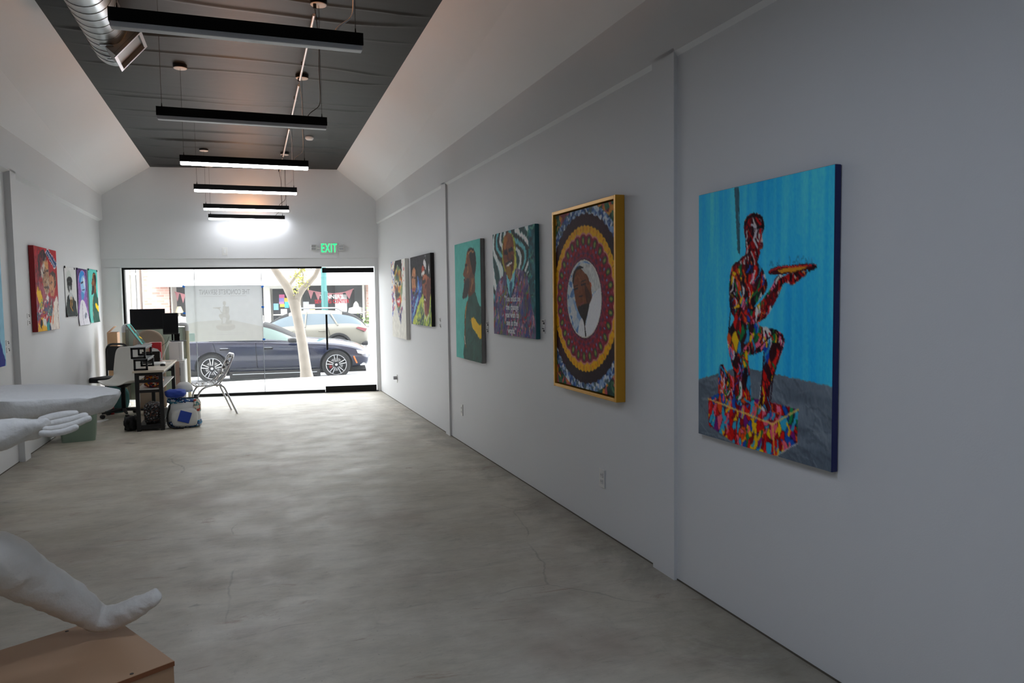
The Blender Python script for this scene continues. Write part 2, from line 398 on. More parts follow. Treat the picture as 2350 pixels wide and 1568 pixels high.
# ================================================================== shop front
V1 = 0.06                                                            # glass line behind the bulkhead face
g = MB()
poly = [(-2.35, ZH), (2.3, ZH), (2.3, 3.3), (1.44, 3.95), (-1.42, 3.95), (-2.35, 3.3)]
g.prism(poly, lambda u, z: front(u, 0, z), lambda u, z: front(u, 0.5, z))
zt = on_front(500, 613.5, V1)[1]
uL = on_front(283, 700, V1)[0]; uR = on_front(864, 700, V1)[0]; uD = on_front(738, 620, V1)[0]
def fbox(mb, u0, u1, v0, v1, z0, z1, mi=0):
    r = [(u0, v0), (u1, v0), (u1, v1), (u0, v1)]
    return mb.hexa([front(u, v, z0) for u, v in r]+[front(u, v, z1) for u, v in r], mi)
fbox(g, -2.4, 2.35, V1-0.03, 0.4, zt, ZH+0.05)
fbox(g, -2.4, uL, V1-0.03, 0.4, -0.3, zt+0.01)
fbox(g, uR, 2.35, V1-0.03, 0.4, -0.3, zt+0.01)
struct('wall_front', g, 'white_wall')
# storefront window: dark frame and three butt-jointed panes
w1 = struct_root('window_1')
zs = fl(D)
g = MB(); fbox(g, uL, uD, V1, V1+0.07, zt-0.03, zt); fbox(g, uL, uL+0.03, V1, V1+0.07, zs, zt); fbox(g, uL, uD, V1, V1+0.07, zs, zs+0.055)
obj('window_frame', g, 'black_metal', w1)
g = MB(); fbox(g, uL-0.02, uL, V1-0.045, V1+0.04, zs, zt); obj('window_sill', g, 'white_trim', w1)
joints = [uL+0.03, on_front(447, 700, V1)[0], on_front(601, 700, V1)[0], uD]
for a, b in zip(joints[:-1], joints[1:]):
    g = MB(); fbox(g, a+0.003, b-0.003, V1+0.03, V1+0.04, zs+0.05, zt-0.03); obj('pane', g, 'shop_glass', w1)
mat('joint_silicone', (150, 155, 160), 0.3, alpha=0.75)
for a in joints[1:3]:
    g = MB(); fbox(g, a-0.004, a+0.004, V1+0.028, V1+0.042, zs+0.05, zt-0.03); obj('glass_joint', g, 'joint_silicone', w1)
# glass entrance door with deep black rails and a pull bar
d1 = struct_root('door_1')
dz1 = on_front(800, 614.5, V1)[1]; dz2 = on_front(800, 625.5, V1)[1]; dz4 = fl(D)+0.014; dz3 = dz4+0.095
uE = on_front(858.5, 620, V1)[0]; uE2 = on_front(863.5, 893, V1)[0]
dR = 0.5*(uE+uE2)
g = MB(); fbox(g, uD+0.008, dR, V1+0.01, V1+0.055, dz2, dz1); obj('door_top_rail', g, 'black_metal', d1, bevel=0.003)
g = MB(); fbox(g, uD+0.008, dR, V1+0.01, V1+0.055, dz4, dz3); obj('door_bottom_rail', g, 'black_metal', d1, bevel=0.003)
g = MB(); fbox(g, uD+0.01, dR, V1+0.028, V1+0.04, dz3-0.02, dz2+0.02); obj('pane', g, 'shop_glass', d1)
ua, za = on_front(749, 722, V1-0.04); ub, zb = on_front(751.5, 803, V1-0.04)
g = MB(); um = (ua+ub)/2; g.tube([front(um, V1-0.05, za), front(um, V1-0.05, zb)], 0.017, 14)
for z in (za-0.08, zb+0.08): g.tube([front(um, V1-0.05, z), front(um, V1+0.03, z)], 0.009, 10)
obj('door_pull', g, 'black_metal', d1, smooth=0.7)
g = MB(); fbox(g, uD, uR, V1-0.02, V1+0.1, zs-0.02, zs+0.012); obj('door_threshold', g, 'black_metal', d1)
g = MB(); fbox(g, uR-0.02, uR, V1, V1+0.03, zs, zt); obj('door_jamb', g, 'white_trim', d1)
# ================================================================== linear pendant lights
LAMP_ON = 6.5; UP_ON = 16.0
mat('lamp_on', (255, 255, 255), 0.5, emit=(246, 249, 255), estr=LAMP_ON)
mat('lamp_dim', (255, 255, 255), 0.5, emit=(246, 249, 255), estr=3.6)
mat('lamp_cool', (255, 255, 255), 0.5, emit=(222, 234, 255), estr=12.0)
mat('lamp_off', (205, 206, 210), 0.35)
mat('uplight_lens', (235, 215, 190), 0.5, emit=(255, 166, 98), estr=UP_ON)
mat('uplight_dim', (235, 215, 190), 0.5, emit=(255, 176, 108), estr=8.0)
mat('uplight_off', (200, 196, 190), 0.5)
mat('canopy_black', (12, 12, 12), 0.4)
mat('canopy_white', (190, 190, 188), 0.4)
mat('cable', (60, 58, 55), 0.5)
mat('white_cord', (215, 215, 218), 0.45)
LX0, LX1, LZ = -0.5687, 0.5974, 2.9124
LY = [3.9139, 5.7764, 7.6216, 9.4792, 11.3834, 12.585, 2.05, 0.19]
names = ['nearest the camera, its lens unlit', 'second from the camera, its lens unlit', 'third from the camera, nearest of the lit ones', 'fourth from the camera, lens lit',
         'fifth from the camera, lens lit', 'farthest from the camera, lit beside the front wall',
         'lit, hanging above the plaster statue', 'lit, closest to the back wall']
HH, HW, HL = 0.062, 0.062, 0.024
for i, y in enumerate(LY):
    on = i >= 2; x0, x1 = (LX0, LX1) if i != 5 else (-0.562, 0.591); cx = (x0+x1)/2; ln = x1-x0; z = LZ+jz(y)-(0.016 if i == 5 else 0)
    t = thing('pendant_light', 'black linear pendant light, '+names[i], 'light', (cx, y, z), group='linear pendant lights in a row down the room')
    g = MB(); w = 0.004                                               # extruded channel: two sides, ends, shelf
    g.box((0, -HW/2+w/2, -HH/2), (ln, w, HH)); g.box((0, HW/2-w/2, -HH/2), (ln, w, HH))
    for s in (-1, 1): g.box((s*(ln/2-w/2), 0, -HH/2), (w, HW-2*w, HH))
    g.box((0, 0, -0.03), (ln-2*w, HW-2*w, 0.008))
    obj('housing', g, 'black_metal', t)
    hl_ = HL if i < 6 else 0.0
    g = MB(); g.box((0, 0, -HH-hl_/2+0.002), (ln-2*w-0.002, HW-2*w-0.002, hl_+0.004)); obj('diffuser', g, ('lamp_cool' if i > 5 else 'lamp_dim' if i == 5 else 'lamp_on') if on else 'lamp_off', t, bevel=0.004, label='glowing white diffuser' if on else 'unlit pale grey diffuser')
    g = MB(); g.box((0, 0, -0.012), (ln*0.32, HW-2*w-0.004, 0.012)); obj('uplight', g, 'uplight_off' if i > 5 else 'uplight_dim' if i == 5 else 'uplight_lens', t)
    zc = cz(y)-z-0.012
    for s in (-1, 1):
        xx = s*(ln/2-0.035)
        g = MB(); g.tube([(xx, 0, 0.03), (xx, 0, zc)], 0.0016, 6); obj('cable', g, 'cable', t, smooth=0.7)
        g = MB(); g.lathe([(0.006, -0.02), (0.006, 0.0), (0.004, 0.012), (0.0025, 0.03)], (xx, 0, 0.0), 10); obj('cable_gripper', g, 'black_metal', t, smooth=0.7)
        g = MB(); g.lathe([(0.062, 0), (0.062, 0.03)], (xx, 0, zc-0.02), 28); c = obj('canopy', g, 'canopy_black', t, smooth=0.7)
        g = MB(); g.lathe([(0.056, -0.004), (0.060, 0.001)], (xx, 0, zc-0.02), 28); obj('canopy_cap', g, 'canopy_white', c, smooth=0.7)
        if s == 1:
            g = MB(); g.cyl((xx-0.03, -0.02, zc-0.06), (xx-0.03, -0.02, zc-0.02), 0.012, 12); obj('cord_grip', g, 'black_plastic', c, smooth=0.7)
            a = xx-0.10
            pts = [(a, 0, -0.002), (a, 0, 0.012), (a+0.02, 0, 0.035), (xx-0.012, 0, 0.085), (xx-0.006, 0, 0.16), (xx-0.010, 0, 0.35), (xx-0.004, 0.0, 0.55), (xx-0.02, -0.01, zc-0.12), (xx-0.03, -0.02, zc-0.055)]
            g = MB(); g.tube(rounded(pts, 0.05), 0.0042 if i == 0 else 0.003, 8); obj('power_cord', g, 'white_cord' if i in (0, 2, 3) else 'cable', t, smooth=1)
# ------------------------------------------------------------------ conduit run along the dark ceiling
mat('conduit_metal', (210, 204, 200), 0.35, metal=0.6)
t = thing('conduit_pipe', 'thin metal conduit pipe running along the dark ceiling between pendant canopies', 'pipe', (0.54, LY[1], cz(LY[1])))
P = lambda y, x, dz: (x-0.54, y-LY[1], cz(y)-cz(LY[1])+dz)
for a, b in zip(LY[1:5], LY[2:6]):
    g = MB(); g.tube([P(a+0.08, 0.535, -0.078), P(b-0.10, 0.535, -0.078)], 0.011, 10); obj('pipe_length', g, 'conduit_metal', t, smooth=1)
    for yy in (a+0.6, b-0.55):
        g = MB(); g.box(P(yy, 0.535, -0.066), (0.035, 0.018, 0.035)); obj('pipe_strap', g, 'steel', t)
# ------------------------------------------------------------------ smoke detector
P = meet(710, 314, (0, 6, ZC), (0, -TZ, 1))
g = MB(); g.lathe([(0.055, 0.0), (0.055, -0.02), (0.042, -0.036), (0.0, -0.038)], (0, 0, 0), 28)
tag(obj('smoke_detector', g, 'white_plastic', smooth=0.6, loc=(P[0], P[1], cz(P[1])-0.004)), 'small round white smoke detector on the dark ceiling', 'smoke detector')
# ------------------------------------------------------------------ spiral duct
mat('galvanised', (196, 200, 200), 0.30, metal=1.0, bump=0.03, bscale=8)
mat('seam_metal', (105, 110, 112), 0.38, metal=1.0)
mat('register_metal', (150, 155, 155), 0.42, metal=0.8)
yd, xd, zd, rd = 6.78, -0.947, 3.603, 0.157
t = thing('spiral_duct', 'shiny spiral steel duct hanging under the dark ceiling', 'duct', (xd, yd, zd), rot=(math.atan(TZ), 0, 0))
LD = 9.0
g = MB(); g.lathe([(rd, -LD), (rd, -0.02), (rd-0.006, -0.004), (rd-0.02, 0.0), (0.0, 0.002)], (0, 0, 0), 64, axis='Y'); obj('duct_body', g, 'galvanised', t, smooth=0.6)
g = MB(); pts = []
for k in range(int(LD/0.125*40)):
    a = 2*PI*k/40; pts.append((math.cos(a)*(rd+0.001), -0.03-0.125*k/40, math.sin(a)*(rd+0.001)))
g.tube(pts, 0.0013, 5); obj('spiral_seam', g, 'seam_metal', t, smooth=1)
# air register: a boxed collar with a flanged mouth on the room side
ax = Vector((math.cos(-0.72), 0, math.sin(-0.72))); up = Vector((-ax.z, 0, ax.x)); ay = Vector((0, 1, 0))
yc, hl, hh = -0.36, 0.15, 0.12
def C(a, y, h): return ax*a+ay*(yc+y)+up*h
g = MB(); w = 0.004; d0, d1_ = 0.08, 0.21
for (y0, y1, h0, h1) in ((-hl, hl, hh-w, hh), (-hl, hl, -hh, -hh+w), (-hl, -hl+w, -hh, hh), (hl-w, hl, -hh, hh)):
    g.hexa([C(d0, y0, h0), C(d0, y1, h0), C(d0, y1, h1), C(d0, y0, h1), C(d1_, y0, h0), C(d1_, y1, h0), C(d1_, y1, h1), C(d1_, y0, h1)])
r_ = obj('air_register', g, 'register_metal', t)
g = MB(); q = 0.022
for (y0, y1, h0, h1) in ((-hl-q, hl+q, hh, hh+q), (-hl-q, hl+q, -hh-q, -hh), (-hl-q, -hl, -hh, hh), (hl, hl+q, -hh, hh)):
    g.hexa([C(d1_-0.004, y0, h0), C(d1_-0.004, y1, h0), C(d1_-0.004, y1, h1), C(d1_-0.004, y0, h1), C(d1_+0.002, y0, h0), C(d1_+0.002, y1, h0), C(d1_+0.002, y1, h1), C(d1_+0.002, y0, h1)])
obj('flange', g, 'steel', r_)
g = MB(); g.hexa([C(d1_-0.03, -hl, -hh), C(d1_-0.03, hl, -hh), C(d1_-0.03, hl, hh), C(d1_-0.03, -hl, hh), C(d1_-0.027, -hl, -hh), C(d1_-0.027, hl, -hh), C(d1_-0.027, hl, hh), C(d1_-0.027, -hl, hh)])
obj('register_damper', g, 'seam_metal', r_)
for yy in (-hl-0.02, hl+0.02):
    g = MB(); g.bar(Vector((-0.03, yc+yy, -rd-0.004)), Vector((0.06, yc+yy, -rd-0.002)), 0.03, 0.005); obj('collar_strap', g, 'steel', r_)
for k, yy in enumerate((-0.25, -2.6, -5.0)):
    g = MB(); g.tube([(rd+0.004, yy, 0.0), (rd+0.004, yy, 0.2)], 0.004, 6); g.tube([(-rd-0.004, yy, 0.0), (-rd-0.004, yy, 0.2)], 0.004, 6)
    g.lathe([(rd+0.003, yy-0.012), (rd+0.006, yy-0.012), (rd+0.006, yy+0.012), (rd+0.003, yy+0.012)], (0, 0, 0), 40, axis='Y', caps=False)
    obj('hanger_strap', g, 'steel', t, smooth=0.6)

# ------------------------------------------------------------------ exit sign with emergency heads
mat('exit_green', (20, 200, 90), 0.5, emit=(10, 215, 84), estr=0.75)
mat('sign_white', (206, 206, 206), 0.45)
mat('sensor_grey', (165, 165, 168), 0.4)
(u0, z0), (u1, z1) = on_front(737, 558, -0.03), on_front(773, 583, -0.03)
uc, zc = (u0+u1)/2, (z0+z1)/2; sw, sh = 0.29, 0.20
t = thing('exit_sign', 'lit green EXIT sign with two emergency lamp heads above the glass door', 'exit sign', front(uc, 0, zc-sh/2), FROT)
g = MB(); g.box((0, -0.022, sh/2), (sw, 0.04, sh)); obj('sign_body', g, 'sign_white', t, bevel=0.008)
text('lettering', 'EXIT', 0.205, 'exit_green', t, (0.0, -0.0425, sh/2), depth=0.001, bold=0.0, sx=0.56, space=1.12)
for s, (px, pz) in ((-1, (720, 568.5)), (1, (783, 568.5))):
    u, z = on_front(px, pz, -0.06)
    x = u-uc; zz = z-(zc-sh/2)
    g = MB(); g.tube([(s*(sw/2-0.01), -0.02, sh*0.5), (x, -0.045, zz)], 0.012, 10); a_ = obj('lamp_arm', g, 'white_plastic', t, smooth=0.7)
    g = MB(); g.box((x, -0.06, zz), (0.095, 0.05, 0.10), rot=Euler((0.15, 0.0, -0.35*s))); h_ = obj('lamp_head', g, 'sign_white', t, bevel=0.01)
    g = MB()
    for q in (-0.022, 0.022):
        g.box((x-0.006*s*0-0.0, -0.09, zz+q), (0.072, 0.004, 0.030), rot=Euler((0.15, 0, -0.35*s)))
    obj('lamp_lens', g, 'sensor_grey', h_, bevel=0.002)
# ------------------------------------------------------------------ wall plates
def plate(name, loc, rotz, w, h, label, cat, kind):
    t = thing(name, label, cat, loc, rotz)
    g = MB(); g.box((0, -0.003, 0), (w, 0.006, h)); obj('cover_plate', g, 'white_plastic', t, bevel=0.002)
    if kind == 'outlet':
        for s in (-1, 1):
            g = MB(); g.box((0, -0.0072, s*0.021), (0.034, 0.003, 0.030)); r = obj('receptacle', g, 'sign_white', t, bevel=0.001)
            g = MB()
            for q in (-0.0065, 0.0065): g.box((q, -0.009, s*0.021+0.003), (0.002, 0.001, 0.008))
            obj('slot', g, 'black_plastic', r)
    elif kind == 'box':
        g = MB(); g.box((0, -0.028, 0.012), (w*0.62, 0.05, h*0.42)); obj('plug', g, 'sensor_grey', t, bevel=0.004)
    else:
        g = MB(); g.box((0, -0.008, 0), (0.034, 0.006, 0.066)); obj('rocker', g, 'white_trim', t, bevel=0.002)
    return t
def wallR(px, py): P = on_right(px, py, RR); return (P[0]-0.001, P[1], P[2])
plate('wall_outlet', wallR(1383, 1098), -PI/2-AR, 0.075, 0.12, 'white wall outlet low on the right wall under the gold framed picture', 'outlet', 'outlet')
plate('wall_outlet', wallR(1060.5, 941), -PI/2-AR, 0.075, 0.12, 'white wall outlet low on the right wall under the turquoise profile painting', 'outlet', 'outlet')
plate('wall_outlet', wallR(911, 869), -PI/2-AR, 0.075, 0.12, 'white wall outlet with a grey plug below the white canvas portrait', 'outlet', 'box')
u, z = on_front(516, 577, 0)
plate('wall_switch', front(u, -0.001, z), FROT, 0.085, 0.125, 'white switch plate on the front wall above the window', 'switch', 'switch')
# ================================================================== painted pictures (drawn point by point on their own canvases)
def homog(q):
    """quad corners TL,TR,BR,BL -> unit square"""
    A = []; dst = [(0, 0), (1, 0), (1, 1), (0, 1)]
    for (x, y), (u, v) in zip(q, dst):
        A.append([x, y, 1, 0, 0, 0, -u*x, -u*y]); A.append([0, 0, 0, x, y, 1, -v*x, -v*y])
    h = np.linalg.solve(np.array(A, float), np.array([c for p in dst for c in p], float))
    return np.append(h, 1).reshape(3, 3)
def srgb2lin(a): a = np.asarray(a, float)/255; return np.where(a <= 0.04045, a/12.92, ((a+0.055)/1.055)**2.4)
class Art:
    def __init__(s, nx, ny, bg, quad=None, asp=0.75):
        s.nx, s.ny = nx*2, ny*2; s.asp = asp
        s.U, s.V = np.meshgrid((np.arange(s.nx)+0.5)/s.nx, (np.arange(s.ny)+0.5)/s.ny)
        s.c = np.empty((s.ny, s.nx, 3)); s.c[:] = bg
        s.H = homog(quad) if quad else None
    def uv(s, pts):
        p = np.asarray(pts, float)
        if s.H is None: return p
        q = np.c_[p, np.ones(len(p))]@s.H.T; return q[:, :2]/q[:, 2:]
    def smooth(s, p, n=6):
        k = len(p); out = []
        for i in range(k):
            a, b, c, d = p[i-1], p[i], p[(i+1) % k], p[(i+2) % k]
            for t in np.arange(n)/n:
                out.append(0.5*((2*b)+(c-a)*t+(2*a-5*b+4*c-d)*t*t+(3*b-a-3*c+d)*t**3))
        return np.array(out)
    def mask(s, pts, sm=True):
        p = s.uv(pts)
        if sm: p = s.smooth(p)
        m = np.zeros(s.U.shape, bool); x, y = s.U, s.V
        for i in range(len(p)):
            (x0, y0), (x1, y1) = p[i-1], p[i]
            if y0 == y1: continue
            m ^= ((y0 > y) != (y1 > y)) & (x < (x1-x0)*(y-y0)/(y1-y0)+x0)
        return m
    def put(s, m, col, a=1.0, jit=0.0, seed=1, sc=(30, 30)):
        c = np.asarray(col, float)
        if jit: c = c+(vnoise(s.U[m]*sc[0], s.V[m]*sc[1], seed)[..., None]-0.5)*jit*2
        s.c[m] += (c-s.c[m])*a
        return s
    def poly(s, pts, col, a=1.0, sm=True, **k): return s.put(s.mask(pts, sm), col, a, **k)
    def ell(s, c, r, col, a=1.0, rot=0.0, **k):
        """centre in drawing coordinates, radii as fractions of the canvas width"""
        (cu, cv), = s.uv([c]); dx, dy = (s.U-cu), (s.V-cv)/s.asp
        X, Y = dx*math.cos(rot)+dy*math.sin(rot), -dx*math.sin(rot)+dy*math.cos(rot)
        return s.put((X/r[0])**2+(Y/r[1])**2 < 1, col, a, **k)
    def near(s, p, w):
        """mask of the points within w of a polyline"""
        m = np.zeros(s.U.shape, bool); p = np.asarray(p); lo, hi = p.min(0), p.max(0)
        i0, i1 = max(0, int((lo[1]-w*s.asp)*s.ny)-1), min(s.ny, int((hi[1]+w*s.asp)*s.ny)+2); j0, j1 = max(0, int((lo[0]-w)*s.nx)-1), min(s.nx, int((hi[0]+w)*s.nx)+2)
        if i0 >= i1 or j0 >= j1: return m
        U, V = s.U[i0:i1, j0:j1], s.V[i0:i1, j0:j1]; d = np.full(U.shape, 9.0)
        for (x0, y0), (x1, y1) in zip(p[:-1], p[1:]):
            vx, vy = x1-x0, (y1-y0)/s.asp; L = vx*vx+vy*vy+1e-12
            wx, wy = U-x0, (V-y0)/s.asp; t = np.clip((wx*vx+wy*vy)/L, 0, 1)
            d = np.minimum(d, np.hypot(wx-t*vx, wy-t*vy))
        m[i0:i1, j0:j1] = d < w; return m
    def line(s, pts, w, col, a=1.0, **k): return s.put(s.near(s.uv(pts), w/2), col, a, **k)
    def patches(s, m, cols, n=220, seed=3, a=1.0, stretch=(1, 1), dark=None):
        r = np.random.default_rng(seed); px = r.random((n, 2)); ci = r.integers(0, len(cols), n)
        wx = s.U+0.02*(vnoise(s.U*25, s.V*25, seed)-0.5); wy = s.V+0.02*(vnoise(s.U*25, s.V*25, seed+1)-0.5)
        if not m.any(): return s
        X, Y = wx[m]*stretch[0], wy[m]/s.asp*stretch[1]; q = np.c_[px[:, 0]*stretch[0], px[:, 1]/s.asp*stretch[1]]
        b1 = np.full(X.shape, 9.0); b2 = b1.copy(); ids = np.zeros(X.shape, int); R = 6*math.sqrt(stretch[0]*stretch[1]/s.asp/n)
        for i, (x, y) in enumerate(q):
            k = np.nonzero((np.abs(Y-y) < R) & (np.abs(X-x) < R))[0]
            if not len(k): continue
            d = np.hypot(X[k]-x, Y[k]-y); lt = d < b1[k]; o_ = b1[k]
            b2[k] = np.where(lt, o_, np.minimum(b2[k], d)); ids[k[lt]] = i; b1[k] = np.minimum(o_, d)
        s.c[m] += (np.array(cols, float)[ci[ids]]-s.c[m])*a
        if dark:
            e = np.zeros(m.shape, bool); e[m] = (b2-b1) < dark; s.put(e, (30, 20, 35), 0.6)
        return s
    def strokes(s, m, cols, n=140, ln=0.09, w=0.012, seed=5, ang=None, a=0.9):
        r = np.random.default_rng(seed); ys, xs = np.nonzero(m)
        if not len(ys): return s
        for _ in range(n):
            k = r.integers(len(ys)); u, v = xs[k]/s.nx, ys[k]/s.ny; t = (r.normal(ang, 0.35) if ang is not None else r.uniform(0, PI)); L = ln*r.uniform(0.4, 1.1)
            p = [(u, v), (u+L*math.cos(t)*0.6, v+L*math.sin(t)*0.6*s.asp), (u+L*math.cos(t+0.3), v+L*math.sin(t+0.3)*s.asp)]
            s.put(s.near(p, w/2*r.uniform(0.5, 1.3)) & m, cols[r.integers(len(cols))], a)
        return s
    def grain(s, a=6, sx=60, sy=60, seed=2): s.c += (vnoise(s.U*sx, s.V*sy, seed)[..., None]-0.5)*2*a; return s
    def brush(s, amp=0.006, f=70, tone=10, sat=1.15, con=1.12, seed=17):
        """painterly finish: edges broken by the brush, tone laid on unevenly"""
        du = (vnoise(s.U*f, s.V*f/s.asp*0.6, seed)-0.5)*2*amp+(vnoise(s.U*f*3, s.V*f*2, seed+1)-0.5)*amp; dv = ((vnoise(s.U*f, s.V*f/s.asp*0.6, seed+2)-0.5)*2*amp*1.6)*s.asp
        j = np.clip(((s.U+du)*s.nx).astype(int), 0, s.nx-1); i = np.clip(((s.V+dv)*s.ny).astype(int), 0, s.ny-1); c = s.c[i, j]
        m = c.mean(-1, keepdims=True); c = m+(c-m)*sat; c = 112+(c-112)*con
        s.c = np.clip(c+((vnoise(s.U*f*1.6, s.V*f*0.8, seed+3)-0.5)+0.5*(vnoise(s.U*f*4, s.V*f*3, seed+4)-0.5))[..., None]*2*tone, 0, 255); return s
    def face_mesh(s, name, w, h):
        c = s.c.reshape(s.ny//2, 2, s.nx//2, 2, 3).mean((1, 3)); ny, nx = c.shape[:2]
        X, Z = np.meshgrid((np.arange(nx)/(nx-1)-0.5)*w, (1-np.arange(ny)/(ny-1))*h)
        idx = np.arange(nx*ny).reshape(ny, nx)
        f = np.stack([idx[:-1, :-1], idx[1:, :-1], idx[1:, 1:], idx[:-1, 1:]], -1).reshape(-1, 4)
        me = bpy.data.meshes.new(name); me.vertices.add(nx*ny)
        me.vertices.foreach_set('co', np.stack([X, X*0, Z], -1).ravel())
        me.loops.add(f.size); me.loops.foreach_set('vertex_index', f.ravel()); me.polygons.add(len(f))
        me.polygons.foreach_set('loop_start', np.arange(0, f.size, 4)); me.polygons.foreach_set('loop_total', np.full(len(f), 4)); me.update(calc_edges=True)
        at = me.color_attributes.new('paint', 'FLOAT_COLOR', 'POINT')
        at.data.foreach_set('color', np.concatenate([np.clip(srgb2lin(np.clip(c, 0, 255)), 0, 1), np.ones((ny, nx, 1))], -1).ravel())
        return me
def paint_mat(name, rough=0.45, spec=0.12):
    m = bpy.data.materials.new(name); m.use_nodes = True; nt = m.node_tree; b = nt.nodes['Principled BSDF']
    a = nd(nt, 'ShaderNodeVertexColor'); a.layer_name = 'paint'; nt.links.new(a.outputs[0], b.inputs['Base Color'])
    b.inputs['Roughness'].default_value = rough; b.inputs['Specular IOR Level'].default_value = spec; MATS[name] = m
paint_mat('acrylic_paint', 0.6); paint_mat('print_paper', 0.65, 0.1)
BR1, BR2, BR3 = (120, 78, 50), (92, 58, 38), (160, 110, 72)

def art_profile(nx=110, ny=146):
    A = Art(nx, ny, (104, 190, 180), [(55, 285), (322, 205), (345, 1495), (88, 1435)]); A.grain(5, 14, 18)
    A.poly([(245, 318), (268, 350), (280, 420), (282, 500), (272, 580), (266, 640), (262, 700), (235, 640), (225, 520), (205, 400), (186, 370), (192, 338), (218, 312)], (34, 28, 26))
    A.poly([(188, 350), (176, 440), (166, 490), (163, 530), (149, 580), (153, 612), (163, 630), (158, 660), (160, 690), (190, 700), (225, 650), (245, 560), (238, 450), (212, 370)], BR1)
    A.poly([(205, 640), (203, 830), (235, 815), (270, 770), (268, 640), (255, 560), (240, 560)], (100, 64, 42))
    A.poly([(160, 690), (150, 770), (143, 838), (165, 842), (188, 822), (204, 770), (216, 670), (200, 630), (172, 655)], (46, 40, 38))
    A.poly([(212, 345), (240, 350), (262, 420), (268, 520), (255, 600), (235, 520), (215, 420)], (38, 30, 28))
    for p in ([(185, 400), (180, 470)], [(195, 520), (200, 560), (190, 580)], [(235, 640), (240, 700), (228, 760)], [(250, 640), (248, 690)], [(200, 380), (230, 345), (255, 360)]): A.line(p, 0.02, (196, 140, 86), 0.8)
    A.line([(172, 500), (185, 495)], 0.03, (40, 28, 24)); A.line([(158, 655), (172, 650)], 0.025, (70, 36, 34))
    A.poly([(205, 830), (190, 890), (168, 980), (166, 1100), (165, 1280), (172, 1460), (360, 1520), (360, 1010), (310, 900), (272, 775), (235, 812)], (40, 82, 72), jit=8, seed=4, sc=(8, 20))
    A.strokes(A.mask([(200, 1000), (330, 1000), (345, 1480), (175, 1440)]), [(32, 68, 60), (52, 98, 86)], 60, 0.2, 0.012, 6, PI/2)
    A.line([(192, 890), (176, 980), (172, 1120), (170, 1280), (180, 1330)], 0.035, (112, 78, 46)); A.line([(180, 930), (174, 1040)], 0.02, (205, 150, 80)); A.line([(170, 1230), (174, 1300)], 0.02, (220, 205, 190))
    A.poly([(215, 1090), (240, 1038), (262, 1035), (318, 1112), (350, 1085), (350, 1225), (322, 1248), (290, 1205), (245, 1135), (232, 1060)], (236, 190, 24), sm=False)
    A.brush(0.006, 50, 6, 1.15, 1.1); return A
def art_suit():
    A = Art(130, 118, (235, 240, 238), [(447, 185), (885, 50), (900, 1240), (472, 1200)], asp=1.1)
    U, V = A.U, A.V
    ph = U*8.5+1.1*np.sin(V*7.0+U*4)+0.5*np.sin(V*13+1.0); k = np.floor(ph*2).astype(int) % 6; fr = ph*2 % 1
    cols = np.array([(238, 243, 240), (52, 84, 84), (226, 236, 234), (62, 58, 52), (120, 190, 195), (38, 50, 52)], float); A.c[:] = cols[k]
    A.put(fr < 0.12, (60, 120, 125), 0.7)
    A.put((U > 0.86), (26, 98, 108), 0.95, jit=25, seed=8, sc=(12, 16)); A.strokes(U > 0.84, [(60, 150, 160), (20, 60, 70), (100, 170, 150)], 50, 0.1, 0.014, 3)
    A.poly([(555, 250), (548, 430), (575, 560), (600, 620), (690, 560), (690, 330), (665, 200), (620, 150), (585, 170)], (196, 190, 60), 0.75)
    A.poly([(560, 250), (585, 170), (622, 152), (655, 210), (668, 320), (674, 430), (660, 560), (632, 650), (604, 610), (576, 510), (555, 400)], (132, 80, 48), jit=22, seed=12, sc=(22, 20))
    A.poly([(565, 250), (585, 195), (600, 200), (590, 300), (572, 330)], (186, 124, 50), 0.7); A.poly([(640, 400), (668, 400), (655, 540), (632, 560)], (84, 50, 36), 0.8)
    A.poly([(592, 520), (640, 520), (640, 600), (630, 645), (606, 600)], (160, 130, 52), 0.8)
    for p, w, c in (([(572, 372), (598, 362)], .035, (36, 24, 24)), ([(622, 345), (650, 330)], .035, (36, 24, 24)), ([(570, 350), (600, 338)], .02, (60, 36, 30)), ([(608, 370), (604, 430), (622, 428)], .018, (90, 40, 40)), ([(598, 500), (622, 485), (645, 468)], .03, (238, 232, 222)), ([(592, 482), (650, 445)], .03, (50, 30, 28))): A.line(p, w, c)
    m = A.mask([(585, 575), (560, 610), (500, 700), (474, 900), (470, 1230), (885, 1240), (855, 900), (822, 680), (785, 565), (692, 525), (640, 700)])
    A.put(m, (104, 92, 122), jit=26, seed=14, sc=(14, 12)); A.strokes(m, [(160, 90, 130), (70, 60, 110), (196, 120, 130), (60, 110, 120), (120, 130, 60), (150, 40, 50), (60, 80, 150), (200, 170, 190)], 260, 0.10, 0.016, 9, PI*0.55)
    A.poly([(590, 590), (632, 655), (690, 528), (684, 640), (668, 760), (640, 830), (610, 800), (596, 700)], (140, 208, 215)); A.poly([(628, 670), (655, 670), (650, 760), (655, 830), (632, 830), (630, 760)], (58, 98, 130))
    A.line([(590, 590), (600, 720), (625, 830)], 0.02, (60, 50, 70)); A.line([(690, 530), (680, 690), (650, 820)], 0.02, (60, 50, 70))
    A.brush(0.008, 60, 12); return A
